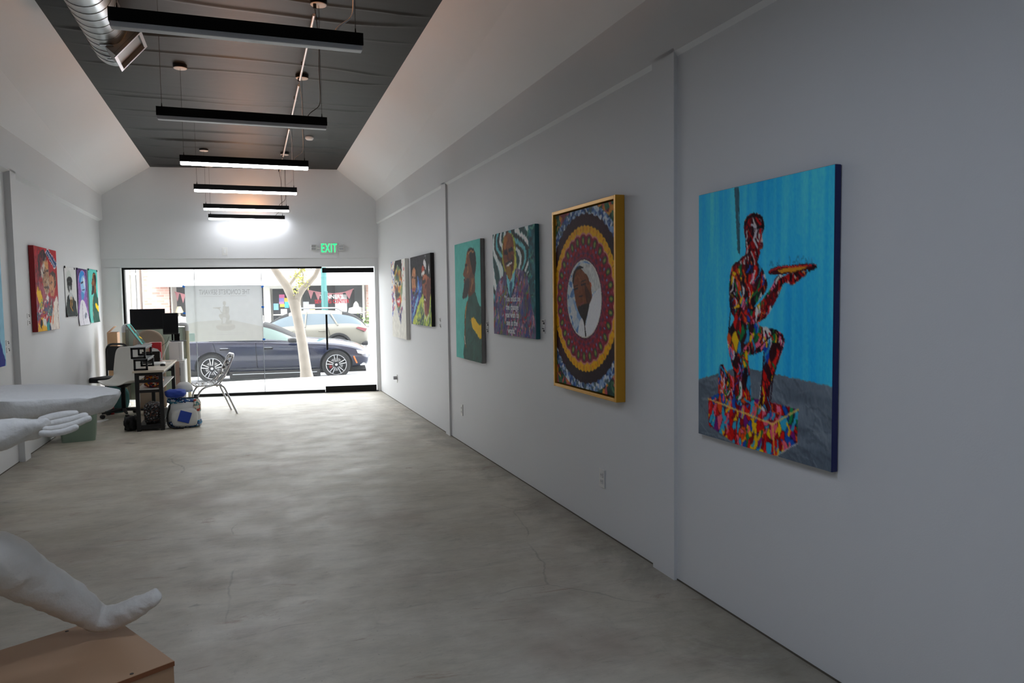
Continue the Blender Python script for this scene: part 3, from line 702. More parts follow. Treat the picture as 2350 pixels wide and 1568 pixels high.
def art_mandala():
    A = Art(170, 226, (70, 98, 82), None); U, V = A.U-0.5, (A.V-0.497)/0.745; R = np.hypot(U, V); T = np.arctan2(V, U)
    A.patches(R > 0, [(60, 110, 92), (190, 96, 96), (214, 150, 70), (84, 120, 90), (120, 50, 64), (200, 160, 90), (34, 70, 60), (44, 90, 70), (30, 60, 52), (176, 100, 104)], 1300, 21)
    A.patches(R < 0.70, [(120, 150, 190), (190, 205, 220), (70, 100, 160), (150, 175, 205), (215, 220, 225), (60, 84, 130), (90, 110, 120)], 3200, 22)
    A.put(R < 0.628+0.006*np.sin(T*46), (58, 24, 36)); A.put((R < 0.628) & (np.sin(T*1.0+0.9) > 0.1), (30, 24, 32), 0.6)
    A.put(R < 0.535+0.010*np.abs(np.sin(T*30)), (240, 178, 28)); A.put((R < 0.535) & (np.abs(np.sin(T*14)) < 0.10), (150, 120, 40), 0.8); A.put((R > 0.505) & (R < 0.53) & (np.sin(T*60) > 0.6), (222, 140, 20), 0.8)
    A.put(R < 0.475+0.018*np.abs(np.cos(T*14)), (214, 150, 130)); A.put(R < 0.462+0.018*np.abs(np.cos(T*14)), (140, 38, 60), jit=30, seed=4, sc=(60, 80))
    n = 28
    for k in range(n):
        a = 2*PI*k/n; cu, cv = 0.5+0.432*math.cos(a), 0.497+0.432*math.sin(a)*0.745
        for r1, r2, c in ((0.042, 0.031, (120, 24, 48)), (0.034, 0.024, (66, 84, 60)), (0.020, 0.013, (150, 150, 80))): A.ell((cu, cv), (r1, r2), c, rot=a)
        A.ell((0.5+0.38*math.cos(a), 0.497+0.38*math.sin(a)*0.745), (0.014, 0.010), (196, 40, 56), rot=a); A.ell((0.5+0.39*math.cos(a+PI/n), 0.497+0.39*math.sin(a+PI/n)*0.745), (0.012, 0.008), (120, 140, 190), rot=a)
    m = (R < 0.36) & (R > 0.27); A.put(m & (np.sin(T*28+R*60) > 0.2), (96, 36, 66), 0.8); A.put(m & (np.sin(T*28-R*60) > 0.55), (170, 44, 66), 0.8); A.put(m & (np.sin(R*190) > 0.86), (80, 70, 130), 0.6)
    inn = R < 0.285
    A.put(inn, (176, 196, 216)); A.patches(inn, [(150, 178, 208), (196, 210, 222), (110, 145, 190), (214, 218, 220)], 900, 31)
    def q(pts): return [((x-163)/252*0.57+0.215, ((y-512)/562*0.57)*0.745+0.497-0.285*0.745) for x, y in pts]
    P = lambda pts, c, a=1.0, **k: A.put(A.mask(q(pts)) & inn, c, a, **k)
    P([(245, 560), (300, 530), (400, 590), (420, 720), (370, 740), (330, 770), (300, 600)], (214, 214, 210), jit=20, seed=7, sc=(60, 60)); P([(332, 680), (345, 680), (345, 740), (332, 735)], (196, 96, 60))
    P([(340, 800), (415, 720), (430, 900), (330, 1085), (290, 1085), (310, 960)], (240, 240, 242)); P([(245, 1085), (262, 950), (300, 960), (302, 1085)], (236, 236, 238))
    P([(205, 640), (215, 590), (250, 555), (288, 590), (325, 640), (350, 760), (345, 800), (325, 850), (315, 900), (295, 940), (270, 925), (240, 860), (225, 790), (215, 720)], (128, 76, 46), jit=12, seed=9)
    P([(205, 650), (220, 585), (255, 548), (290, 565), (240, 580), (222, 620), (212, 680)], (40, 34, 34)); P([(300, 690), (345, 770), (340, 810), (318, 850), (305, 780)], (80, 46, 32), 0.9)
    P([(245, 860), (262, 840), (300, 830), (330, 830), (318, 900), (300, 985), (308, 1070), (300, 1080), (288, 960), (262, 915)], (44, 34, 32))
    for pts, w in (([(218, 722), (245, 712)], .022), ([(272, 690), (305, 682)], .022), ([(216, 700), (246, 690)], .012), ([(268, 668), (306, 655)], .012), ([(255, 775), (280, 770)], .016)): A.line(q(pts), w*0.6, (44, 26, 22))
    A.line(q([(262, 838), (290, 818)]), 0.016, (150, 84, 74)); A.line(q([(228, 640), (245, 620), (268, 660)]), 0.02, (160, 104, 66), 0.6)
    A.put((R > 0.281) & (R < 0.291), (230, 225, 215)); A.put((R > 0.291) & (R < 0.297), (60, 20, 36))
    A.brush(0.0016, 130, 14, 1.1, 1.1); return A
def art_kneeling():
    A = Art(190, 250, (96, 190, 214), [(28, 185), (697, 38), (683, 1530), (28, 1352)]); U, V = A.U, A.V
    b = vnoise(U*9, V*1.3, 3)*0.6+vnoise(U*22, V*2.5, 4)*0.4
    A.c[:] = np.array((50, 172, 226), float)*(1-b[..., None])+np.array((116, 226, 244), float)*b[..., None]
    b2 = vnoise(U*40, V*1.6, 7); A.put(b2 > 0.62, (120, 222, 236), 0.22); A.put(b2 < 0.3, (30, 158, 226), 0.2)
    fl_ = A.mask([(20, 1088), (240, 1022), (700, 1115), (700, 1560), (20, 1400)], False); A.put(fl_, (112, 122, 132), jit=16, seed=6, sc=(5, 26)); A.strokes(fl_, [(90, 98, 108), (140, 150, 158), (120, 128, 136)], 90, 0.2, 0.014, 8, 0.25, a=0.5)
    A.poly([(205, 148), (226, 146), (226, 300), (232, 470), (222, 470), (212, 300)], (70, 90, 100), 0.85, sm=False); A.line([(226, 150), (232, 470)], 0.006, (40, 52, 60), 0.7)
    DK = (58, 14, 26); PC = [(196, 32, 30), (206, 44, 36), (120, 18, 34), (236, 190, 40), (40, 80, 170), (224, 222, 220), (60, 150, 190), (214, 96, 36), (36, 120, 70), (230, 120, 150), (60, 20, 40)]
    def body(pts, n=260, seed=1, st=(1.0, 0.6), cols=PC):
        m = A.mask(pts); A.put(m, DK); A.patches(m, list(cols)+[DK, (30, 12, 30), DK, (110, 16, 30)], n*2, seed, 1.0, (1.0, 0.42), dark=0.003); A.strokes(m, cols+[DK, DK, (24, 10, 24)], 46, 0.09, 0.010, seed+40, PI*0.42, 0.95); return m
    RD = [(176, 26, 30), (120, 16, 34), (200, 40, 36), (64, 14, 30), (210, 200, 196), (90, 20, 40), (214, 120, 60)]
    # block
    m = A.mask([(78, 1180), (150, 1140), (520, 1225), (515, 1390), (405, 1458), (250, 1425), (80, 1310)], False)
    A.put(m, (150, 40, 40)); A.patches(m, [(206, 40, 36), (196, 30, 30), (230, 110, 130), (240, 190, 40), (40, 140, 90), (40, 90, 170), (70, 170, 200), (120, 40, 120), (220, 90, 40), (150, 20, 30)], 700, 17, 1.0, (1, 0.5), dark=0.002); A.strokes(m, [(206, 40, 36), (240, 190, 40), (40, 90, 170), (70, 170, 200), (230, 110, 130), (36, 120, 70), (120, 20, 40)], 90, 0.06, 0.014, 23, PI*0.5, 0.9)
    A.line([(78, 1180), (395, 1300), (520, 1225)], 0.010, (238, 205, 120), 0.8); A.line([(395, 1300), (405, 1455)], 0.010, (236, 190, 90), 0.8); A.line([(250, 1425), (405, 1460), (515, 1390)], 0.006, (220, 220, 210), 0.7)
    # rear foot, rear leg, front leg, trunk
    body([(128, 1140), (130, 1030), (150, 1012), (172, 1050), (210, 1080), (215, 1150), (180, 1165), (140, 1150)], 300, 5)
    body([(182, 960), (172, 880), (210, 800), (262, 800), (272, 960), (285, 1080), (290, 1180), (278, 1205), (215, 1195), (205, 1060)], 300, 6)
    body([(250, 950), (262, 840), (330, 825), (410, 840), (448, 870), (450, 915), (425, 990), (392, 1080), (380, 1180), (430, 1215), (425, 1240), (380, 1240), (330, 1222), (335, 1130), (352, 1000), (350, 945), (300, 962)], 280, 7)
    body([(262, 480), (225, 505), (192, 540), (180, 640), (185, 740), (205, 790), (180, 840), (175, 905), (240, 960), (300, 880), (330, 830), (300, 740), (365, 640), (350, 560), (320, 515), (300, 500)], 300, 8)
    # arm and tray
    body([(195, 560), (185, 640), (200, 740), (250, 800), (300, 810), (360, 780), (410, 700), (445, 610), (440, 575), (415, 580), (370, 660), (290, 740), (250, 680), (235, 590)], 340, 9, (1, 1))
    body([(362, 760), (400, 690), (450, 615), (490, 622), (540, 585), (560, 560), (500, 560), (430, 590), (400, 640), (345, 720), (345, 770)], 320, 12, (1, 1), RD)
    A.poly([(372, 558), (410, 535), (500, 524), (590, 520), (606, 532), (590, 545), (500, 562), (430, 572), (385, 570)], (70, 16, 24)); A.poly([(420, 552), (470, 540), (560, 535), (520, 552), (460, 562), (430, 562)], (206, 150, 50)); A.line([(380, 556), (430, 536), (600, 526)], 0.008, (200, 60, 60)); A.line([(590, 528), (604, 536), (570, 552)], 0.012, (40, 14, 24))
    A.strokes(A.mask([(372, 495), (610, 480), (608, 515), (380, 530)]), [(60, 140, 180), (80, 160, 200)], 24, 0.05, 0.008, 4, PI/2, 0.7)
    # neck and head
    body([(262, 470), (262, 400), (300, 410), (330, 445), (312, 520), (250, 520), (215, 520), (240, 488)], 380, 10, (1, 1), RD)
    body([(252, 345), (260, 300), (285, 278), (318, 276), (345, 300), (352, 345), (343, 380), (345, 440), (325, 452), (290, 440), (262, 405)], 420, 11, (1, 1), RD)
    A.line([(258, 330), (272, 295), (308, 282), (340, 298), (348, 340)], 0.014, (40, 12, 26)); A.line([(290, 330), (320, 350), (300, 400), (318, 440)], 0.012, (206, 200, 206)); A.line([(312, 300), (335, 330), (330, 370)], 0.012, (190, 30, 34)); A.line([(318, 345), (345, 340)], 0.014, (24, 10, 22))
    for p in ([(192, 560), (182, 650), (188, 740), (178, 850)], [(262, 480), (200, 530)], [(300, 955), (410, 845), (448, 880)], [(352, 950), (340, 1130), (332, 1210)], [(445, 900), (395, 1080), (385, 1180)]): A.line(p, 0.008, (40, 10, 24), 0.9)
    A.brush(0.002, 110, 7); return A
def art_two_men():
    A = Art(110, 92, (46, 42, 48), [(398, 218), (692, 122), (735, 1240), (430, 1205)], asp=1.22); A.grain(6, 20, 20)
    A.poly([(410, 700), (440, 740), (480, 820), (540, 780), (560, 830), (500, 1000), (440, 1215), (425, 1215)], (50, 60, 110)); A.strokes(A.mask([(420, 700), (560, 500), (560, 900), (430, 1200)]), [(60, 90, 180), (100, 140, 200), (40, 50, 140), (120, 70, 110), (150, 190, 220)], 90, 0.2, 0.02, 3, PI*0.6)
    A.line([(512, 480), (530, 620), (540, 720)], 0.035, (90, 140, 210)); A.line([(520, 800), (480, 960), (460, 1050)], 0.05, (140, 190, 220))
    A.poly([(425, 480), (430, 380), (455, 350), (485, 380), (498, 480), (492, 600), (475, 720), (455, 760), (438, 720), (428, 600)], (186, 132, 96), jit=14, seed=3); A.poly([(470, 360), (498, 400), (505, 520), (490, 640), (480, 560), (482, 440)], (64, 40, 40)); A.poly([(415, 420), (440, 345), (490, 360), (520, 470), (500, 480), (480, 385), (440, 380), (425, 500)], (22, 18, 22))
    A.line([(432, 520), (448, 512)], .02, (40, 24, 24)); A.line([(462, 515), (482, 508)], .02, (40, 24, 24)); A.line([(450, 560), (452, 610)], .015, (120, 76, 60)); A.line([(440, 680), (468, 675)], .022, (140, 60, 66)); A.poly([(440, 720), (475, 720), (462, 775)], (40, 26, 28))
    A.poly([(460, 1215), (500, 1020), (545, 850), (590, 760), (700, 720), (740, 900), (740, 1250)], (196, 206, 100)); A.strokes(A.mask([(480, 1200), (560, 850), (720, 760), (735, 1240)]), [(120, 150, 90), (60, 90, 90), (220, 224, 130), (40, 60, 70), (170, 190, 90)], 110, 0.3, 0.02, 8, PI*0.55)
    A.poly([(580, 560), (590, 470), (640, 455), (700, 470), (710, 640), (700, 820), (680, 980), (655, 1090), (625, 1000), (612, 840), (592, 720)], (140, 84, 62), jit=14, seed=6); A.poly([(650, 560), (705, 520), (700, 900), (670, 1050), (650, 850)], (98, 52, 44)); A.poly([(600, 480), (650, 470), (640, 540), (600, 560)], (186, 112, 82), 0.8)
    A.poly([(575, 560), (572, 400), (590, 250), (620, 170), (700, 140), (710, 480), (640, 455), (590, 475)], (26, 24, 28)); A.poly([(590, 300), (605, 235), (632, 290), (630, 385), (612, 330), (600, 320)], (222, 220, 220)); A.poly([(572, 420), (580, 340), (608, 350), (606, 400)], (176, 84, 66)); A.poly([(572, 480), (575, 420), (610, 400), (612, 450)], (226, 220, 214)); A.ell((676, 360), (0.016, 0.05), (224, 224, 224)); A.line([(602, 190), (630, 172), (625, 230)], .012, (120, 120, 124))
    A.line([(588, 570), (625, 540)], .035, (34, 22, 24)); A.line([(640, 600), (630, 640)], .03, (34, 22, 24)); A.line([(612, 810), (628, 800), (640, 850)], .04, (60, 24, 26)); A.line([(616, 830), (632, 840)], .02, (226, 220, 214)); A.line([(612, 900), (625, 1060), (652, 1140), (690, 1040)], .02, (220, 214, 190))
    A.brush(0.010, 50, 14); return A
def art_white_portrait():
    A = Art(76, 92, (236, 234, 228), [(118, 262), (330, 222), (340, 1435), (140, 1390)], asp=0.83)
    A.strokes(A.mask([(120, 270), (170, 255), (180, 1000), (135, 1000)]), [(60, 70, 150), (220, 160, 60), (190, 50, 60), (240, 220, 180), (90, 100, 170), (236, 190, 160)], 60, 0.07, 0.03, 4); A.strokes(A.mask([(275, 240), (330, 230), (335, 800), (290, 800)]), [(60, 70, 150), (200, 70, 80), (230, 210, 190)], 14, 0.05, 0.02, 5)
    A.poly([(168, 480), (170, 300), (200, 240), (268, 232), (280, 330), (276, 520), (222, 330)], (34, 34, 36))
    m = A.mask([(172, 620), (175, 480), (200, 370), (235, 345), (272, 420), (290, 560), (286, 740), (270, 900), (238, 1020), (205, 960), (184, 800)])
    A.put(m, (150, 130, 90)); A.patches(m, [(186, 150, 70), (120, 140, 100), (206, 130, 70), (96, 90, 80), (160, 160, 130), (70, 96, 80), (214, 180, 110), (120, 70, 60)], 200, 6)
    A.put(m & A.mask([(180, 700), (190, 660), (210, 800), (215, 980), (190, 900)]), (80, 70, 66), 0.7)
    for p, w, c in (([(182, 610), (206, 600)], .07, (226, 222, 210)), ([(230, 615), (268, 600)], .07, (206, 206, 200)), ([(186, 612), (200, 605)], .04, (40, 34, 34)), ([(240, 615), (258, 606)], .05, (40, 34, 34)), ([(212, 640), (216, 740), (236, 750)], .03, (60, 90, 80)), ([(200, 790), (250, 770)], .05, (50, 44, 46))): A.line(p, w, c)
    A.poly([(206, 850), (235, 835), (258, 850), (250, 920), (228, 945), (212, 910)], (190, 50, 66)); A.poly([(210, 862), (254, 858), (240, 895), (222, 895)], (244, 240, 234))
    A.poly([(205, 960), (240, 1030), (285, 940), (286, 1060), (262, 1200), (240, 1140), (218, 1060)], (120, 110, 140)); A.strokes(A.mask([(215, 980), (285, 950), (280, 1080), (255, 1180), (225, 1080)]), [(190, 70, 90), (80, 120, 160), (60, 60, 110), (210, 200, 190)], 40, 0.12, 0.03, 7, PI/2)
    A.poly([(140, 1395), (150, 1100), (200, 940), (245, 1140), (262, 1200), (290, 1000), (335, 1080), (338, 1432)], (226, 224, 216), jit=8, seed=5); A.line([(205, 950), (228, 1080), (262, 1200)], .02, (150, 160, 180)); A.line([(150, 1000), (140, 1080), (150, 940)], .04, (80, 100, 180))
    A.brush(0.012, 40, 10); return A
def art_red():
    A = Art(96, 132, (176, 26, 44), [(375, 105), (628, 183), (668, 1060), (420, 1085)], asp=0.76); A.put(A.U > -1, (176, 26, 44), 1, jit=26, seed=2, sc=(5, 6))
    A.poly([(430, 430), (420, 280), (450, 180), (490, 160), (520, 250), (500, 300), (470, 380), (455, 470)], (44, 34, 40), 0.9)
    A.poly([(405, 900), (410, 560), (440, 520), (500, 600), (560, 700), (660, 760), (668, 1070), (420, 1090)], (150, 80, 96), 0.85, jit=40, seed=4, sc=(9, 9))
    A.poly([(452, 400), (480, 300), (520, 285), (545, 380), (552, 520), (545, 640), (520, 670), (492, 600), (470, 480)], (176, 140, 112), jit=24, seed=5, sc=(14, 14)); A.poly([(495, 310), (535, 290), (540, 370), (505, 360)], (214, 160, 110)); A.poly([(470, 330), (500, 320), (478, 450), (458, 450)], (214, 210, 204), 0.8)
    A.poly([(552, 520), (560, 450), (595, 430), (618, 490), (622, 570), (605, 670), (575, 690), (556, 640)], (196, 142, 108)); A.poly([(556, 440), (590, 405), (622, 450), (626, 560), (608, 600), (604, 490), (575, 450)], (60, 40, 36))
    for p, w, c in (([(484, 420), (512, 400)], .03, (50, 36, 36)), ([(520, 400), (540, 410)], .03, (50, 36, 36)), ([(505, 450), (500, 520), (520, 530)], .02, (110, 80, 66)), ([(500, 590), (540, 580)], .05, (64, 44, 40)), ([(562, 545), (580, 540)], .03, (50, 34, 30)), ([(570, 640), (590, 632)], .025, (130, 60, 60))): A.line(p, w, c)
    A.poly([(410, 640), (418, 570), (440, 590), (470, 690), (496, 850), (492, 880), (465, 840), (430, 740)], (238, 190, 36)); A.strokes(A.mask([(415, 780), (560, 680), (580, 900), (430, 960)]), [(60, 100, 130), (190, 60, 80), (230, 220, 210), (120, 60, 90), (90, 130, 110)], 90, 0.16, 0.026, 6, PI*0.6)
    m = A.mask([(425, 1085), (430, 960), (500, 880), (575, 900), (580, 1070)], False); A.patches(m, [(40, 60, 90), (226, 222, 214), (180, 30, 50), (60, 150, 150), (40, 40, 50), (230, 180, 60), (200, 90, 60)], 300, 8)
    A.poly([(575, 1070), (585, 860), (610, 740), (640, 710), (668, 1060)], (232, 222, 212), jit=10, seed=9); A.line([(600, 800), (590, 1000)], .03, (226, 150, 110)); A.line([(640, 780), (660, 1040)], .02, (120, 90, 90)); A.poly([(520, 690), (545, 680), (545, 740), (530, 740)], (236, 234, 230))
    A.poly([(508, 200), (530, 148), (640, 330), (612, 395)], (232, 228, 226), sm=False); A.poly([(513, 202), (531, 160), (634, 330), (612, 382)], (36, 62, 110), sm=False)
    A.strokes(A.mask([(455, 300), (545, 285), (550, 650), (470, 640)]), [(222, 196, 170), (120, 84, 70), (190, 130, 90), (90, 70, 66), (206, 206, 200)], 70, 0.10, 0.016, 31, PI*0.55, 0.6); A.strokes(A.mask([(560, 430), (622, 430), (610, 680), (565, 680)]), [(214, 160, 120), (150, 96, 70), (230, 190, 150)], 36, 0.08, 0.014, 32, PI*0.55, 0.6)
    A.strokes(A.mask([(380, 150), (480, 130), (470, 560), (400, 560)]), [(110, 30, 40), (190, 40, 56), (90, 50, 56), (150, 60, 70)], 60, 0.14, 0.03, 33, PI*0.5, 0.6)
    A.brush(0.014, 46, 16, 1.1, 1.1)
    for k in range(9):                                                   # a line of white script along the blue banner
        a, b = 527+9.6*k, 196+18.0*k; A.line([(a, b-6), (a+5, b+16), (a+7, b), (a+11, b+20)], .014, (214, 218, 226), 0.9)
    return A
def art_bw():
    A = Art(60, 100, (214, 214, 212), [(722, 350), (838, 368), (855, 905), (745, 917)], asp=0.55)
    A.ell((775, 490), (0.22, 0.3), (190, 196, 190), 0.7)
    A.poly([(740, 930), (752, 760), (762, 690), (800, 660), (830, 730), (862, 780), (862, 930)], (40, 42, 42)); A.strokes(A.mask([(750, 890), (762, 720), (820, 720), (850, 880)]), [(60, 64, 62), (24, 26, 28), (50, 80, 70)], 40, 0.3, 0.03, 4, PI/2)
    A.poly([(757, 560), (757, 500), (775, 472), (800, 480), (806, 540), (804, 620), (790, 665), (772, 640), (760, 600)], (76, 78, 78)); A.poly([(756, 530), (758, 490), (785, 470), (806, 495), (806, 540), (780, 520)], (26, 26, 28)); A.line([(765, 550), (800, 548)], 0.12, (24, 24, 26)); A.poly([(785, 630), (800, 620), (798, 660), (790, 690), (780, 660)], (206, 206, 206)); A.poly([(778, 660), (808, 660), (808, 720), (785, 725)], (196, 198, 196)); A.line([(784, 590), (786, 620)], .08, (170, 170, 170))
    A.line([(796, 700), (790, 800), (808, 850)], 0.06, (176, 130, 60)); A.line([(812, 720), (804, 800)], 0.04, (196, 150, 80)); A.brush(0.010, 40, 8); return A
def art_veil():
    A = Art(64, 120, (84, 56, 110), [(858, 372), (975, 385), (1002, 1003), (888, 1018)], asp=0.5)
    for k, c in ((0, (44, 32, 62)), (1, (196, 150, 214)), (2, (96, 60, 130)), (3, (150, 110, 180))):
        A.poly([(878-k*2+8*k, 1020), (880+6*k, 700), (872+8*k, 520), (890+6*k, 420+k*8), (925, 388+k*8), (955-4*k, 430+k*6), (968-5*k, 560), (985-6*k, 800), (998-6*k, 1010)], c)
    A.poly([(892, 520), (898, 430), (925, 405), (942, 440), (920, 470), (908, 540)], (60, 140, 200)); A.poly([(905, 560), (915, 480), (940, 455), (952, 520), (955, 620), (940, 665), (918, 630)], (150, 190, 220)); A.poly([(930, 480), (946, 500), (950, 600), (938, 560)], (226, 232, 238)); A.poly([(915, 640), (945, 670), (930, 740), (918, 720)], (90, 150, 196))
    A.poly([(888, 1020), (900, 800), (918, 730), (950, 760), (985, 900), (992, 1010)], (228, 226, 232)); A.line([(925, 760), (935, 1000)], .02, (120, 110, 130)); A.poly([(945, 900), (962, 865), (975, 900), (958, 940)], (170, 176, 190)); A.line([(912, 540), (930, 530)], .06, (40, 40, 70)); A.line([(925, 620), (945, 612)], .04, (60, 70, 110)); A.line([(965, 880), (950, 930)], .03, (50, 46, 60)); A.brush(0.010, 40, 8); return A
def art_blue():
    A = Art(70, 90, (150, 196, 216), None); A.grain(8, 6, 8)
    A.poly([(0.2, 1.02), (0.25, 0.7), (0.45, 0.55), (0.7, 0.6), (0.86, 0.78), (0.93, 1.02)], (32, 48, 130)); A.poly([(0.4, 0.6), (0.38, 0.3), (0.52, 0.2), (0.66, 0.3), (0.64, 0.55), (0.52, 0.66)], (110, 76, 58)); A.poly([(0.37, 0.35), (0.42, 0.2), (0.6, 0.17), (0.68, 0.34), (0.6, 0.27), (0.45, 0.28)], (30, 26, 34)); A.brush(0.010, 40, 8); return A

# ------------------------------------------------------------------ hang them
mat('canvas_white', (222, 220, 214), 0.7); mat('canvas_grey', (140, 138, 136), 0.6); mat('canvas_dark', (22, 20, 24), 0.6); mat('canvas_navy', (26, 34, 96), 0.5)
mat('canvas_red', (140, 8, 22), 0.5); mat('canvas_teal', (28, 96, 106), 0.6); mat('gold_frame', (206, 152, 42), 0.38, metal=0.35, bump=0.03, bscale=90); mat('canvas_pale_blue', (150, 190, 210), 0.6)
mat('paper_white', (226, 226, 224), 0.6); mat('ink_dark', (40, 40, 44), 0.6); mat('paint_white', (222, 224, 230), 0.6)
def mount(side, quad, depth):
    """position on the wall plane under the picture, width and height"""
    f = (lambda p: on_right(p[0], p[1], RR-depth)) if side == 'R' else (lambda p: on_left(p[0], p[1], -RL+depth))
    P = [f(p) for p in quad]; w = (np.linalg.norm((P[1]-P[0])[:2])+np.linalg.norm((P[2]-P[3])[:2]))/2
    h = ((P[0]-P[3])[2]+(P[1]-P[2])[2])/2; c = sum(P)/4
    x = (wr(c[1])+RR-0.002) if side == 'R' else (wl(c[1])-RL+0.002)
    return (x, c[1], c[2]-h/2), w, h, (-PI/2-AR if side == 'R' else PI/2-AL)
def canvas(side, quad, depth, art, edge, label, name='painting', cat='painting', lip=0.0):
    loc, w, h, rz = mount(side, quad, depth); t = thing(name, label, cat, loc, rz)
    g = MB(); g.box((0, -depth/2, h/2), (w-2*lip, depth-0.001, h-2*lip)); obj('canvas', g, edge, t, bevel=0.004)
    o = obj('painted_face', art.face_mesh('painted_face', w-2*lip-0.004, h-2*lip-0.004), 'acrylic_paint', t, loc=(0, -depth-0.0008, lip+0.002))
    return t, w, h
def S1(q, sc, ox, oy): return [(x/sc+ox, y/sc+oy) for x, y in q]
canvas('R', [(1604, 447), (1918, 378), (1910, 1083), (1604, 997)], 0.03, art_kneeling(), 'canvas_navy', 'large blue painting of a kneeling multicoloured figure holding a tray')
t, w, h = canvas('R', [(1271, 489), (1415, 447), (1424, 921), (1277, 888)], 0.045, art_mandala(), 'canvas_dark', 'gold framed painting of a round red and yellow mandala with a portrait inside', lip=0.028)
g = MB(); fw, fd = 0.022, 0.062
for s in (-1, 1): g.box((s*(w/2-fw/2), -fd/2, h/2), (fw, fd, h)); 
for zz in (fw/2, h-fw/2): g.box((0, -fd/2, zz), (w-2*fw, fd, fw))
obj('frame', g, 'gold_frame', t, bevel=0.002, label='gold floating frame')
t, w, h = canvas('R', [(1130, 541), (1227.6, 511), (1231, 777), (1135.5, 768)], 0.035, art_suit(), 'canvas_teal', 'painting of a smiling man in a purple suit with white quotation lettering')
for k, (s, yy) in enumerate((('"You must be', 840), ('the change', 925), ('you wish to', 1005), ('see in the', 1085), ('world."', 1165))):
    A_ = homog([(447, 185), (885, 50), (900, 1240), (472, 1200)])@np.array([655, yy, 1.0]); v = A_[1]/A_[2]; u = A_[0]/A_[2]
    text('lettering', s, 0.070, 'paint_white', t, ((u-0.5)*w, -0.0368, (1-v)*h), depth=0.0006, bold=0.0015)
canvas('R', S1([(55, 285), (322, 205), (345, 1495), (88, 1435)], 4.478, 1030, 500), 0.04, art_profile(), 'canvas_grey', 'turquoise painting of a bearded man in profile, beside the wall pilaster')
canvas('R', S1([(398, 218), (692, 122), (735, 1240), (430, 1205)], 6.533, 880, 560), 0.045, art_two_men(), 'canvas_dark', 'dark painting of two men, one in a cap and yellow jacket')
canvas('R', S1([(118, 262), (330, 222), (340, 1435), (140, 1390)], 6.533, 880, 560), 0.05, art_white_portrait(), 'canvas_white', 'white canvas portrait with a patchwork face, nearest the glass door')
canvas('L', S1([(375, 105), (628, 183), (668, 1060), (420, 1085)], 4.9, 0, 540), 0.05, art_red(), 'canvas_red', 'red painting of two people leaning together, on the left wall')
canvas('L', [(-90, 560), (1, 588), (12.6, 846), (-72, 856)], 0.035, art_blue(), 'canvas_pale_blue', 'pale blue painting cut off at the left edge of the view')
# unframed posters on the left wall
def poster(quad, art, label, pins):
    loc, w, h, rz = mount('L', quad, 0.006); t = thing('poster', label, 'poster', loc, rz, 'unframed posters on the left wall')
    me = art.face_mesh('sheet', w, h); co = np.empty(len(me.vertices)*3); me.vertices.foreach_get('co', co); co = co.reshape(-1, 3)
    co[:, 1] = -0.006-0.014*np.clip((0.16-co[:, 2])/0.16, 0, 1)**2-0.003*np.sin(co[:, 0]*9); me.vertices.foreach_set('co', co.ravel())
    o = obj('sheet', me, 'print_paper', t, smooth=4); sm = o.modifiers.new('thick', 'SOLIDIFY'); sm.thickness = 0.0006; sm.offset = 0
    for (x, z) in pins:
        g = MB(); g.box((x*w, -0.010, z*h), (0.02, 0.012, 0.028)); obj('clip', g, 'black_plastic', t, bevel=0.002)
    return t
poster(S1([(722, 352), (838, 370), (855, 905), (745, 917)], 4.9, 0, 540), art_bw(), 'black and white poster of a bearded man in dark glasses', [(-0.48, 0.99), (0.46, 0.985), (-0.47, 0.01), (0.47, 0.01)])
poster(S1([(858, 372), (975, 385), (1002, 1003), (888, 1018)], 4.9, 0, 540), art_veil(), 'purple poster of a veiled woman in white', [(-0.46, 0.985)])
poster(S1([(986, 385), (1085, 385), (1115, 965), (1013, 995)], 4.9, 0, 540), art_profile(60, 100), 'turquoise poster of a bearded profile, nearest the front wall', [(-0.46, 0.985), (0.46, 0.985)])
# small white caption cards, two beside each picture
cards = [('R', 1118.5, 744.5, 'upper caption card between the turquoise profile and the purple suit painting'), ('R', 1118.5, 759, 'lower caption card between the turquoise profile and the purple suit painting'),
         ('R', 1246.5, 740.5, 'upper caption card right of the purple suit painting'), ('R', 1246.5, 757.5, 'lower caption card right of the purple suit painting'),
         ('R', 1009.5, 734.5, 'upper caption card right of the dark painting of two men'), ('R', 1010, 747.5, 'lower caption card right of the dark painting of two men'),
         ('R', 938.5, 725, 'upper caption card beside the white canvas portrait'), ('R', 939, 737, 'lower caption card beside the white canvas portrait'),
         ('L', 64.5, 725, 'upper caption card left of the red painting'), ('L', 65.5, 741, 'lower caption card left of the red painting'),
         ('L', 16.5, 787, 'upper caption card right of the pale blue painting'), ('L', 18, 803.5, 'lower caption card right of the pale blue painting')]
for sd, px, py, lab in cards:
    P = on_right(px, py, RR) if sd == 'R' else on_left(px, py, -RL)
    t = thing('caption_card', lab, 'caption card', (P[0]-0.001 if sd == 'R' else P[0]+0.001, P[1], P[2]-0.025), -PI/2-AR if sd == 'R' else PI/2-AL, 'caption cards beside the pictures')
    g = MB(); g.box((0, -0.002, 0.025), (0.085, 0.004, 0.05)); obj('card', g, 'paper_white', t)
    g = MB(); g.box((0.012, -0.0046, 0.036), (0.045, 0.0006, 0.007)); g.box((0.026, -0.0046, 0.02), (0.03, 0.0006, 0.016)); obj('print', g, 'ink_dark', t)
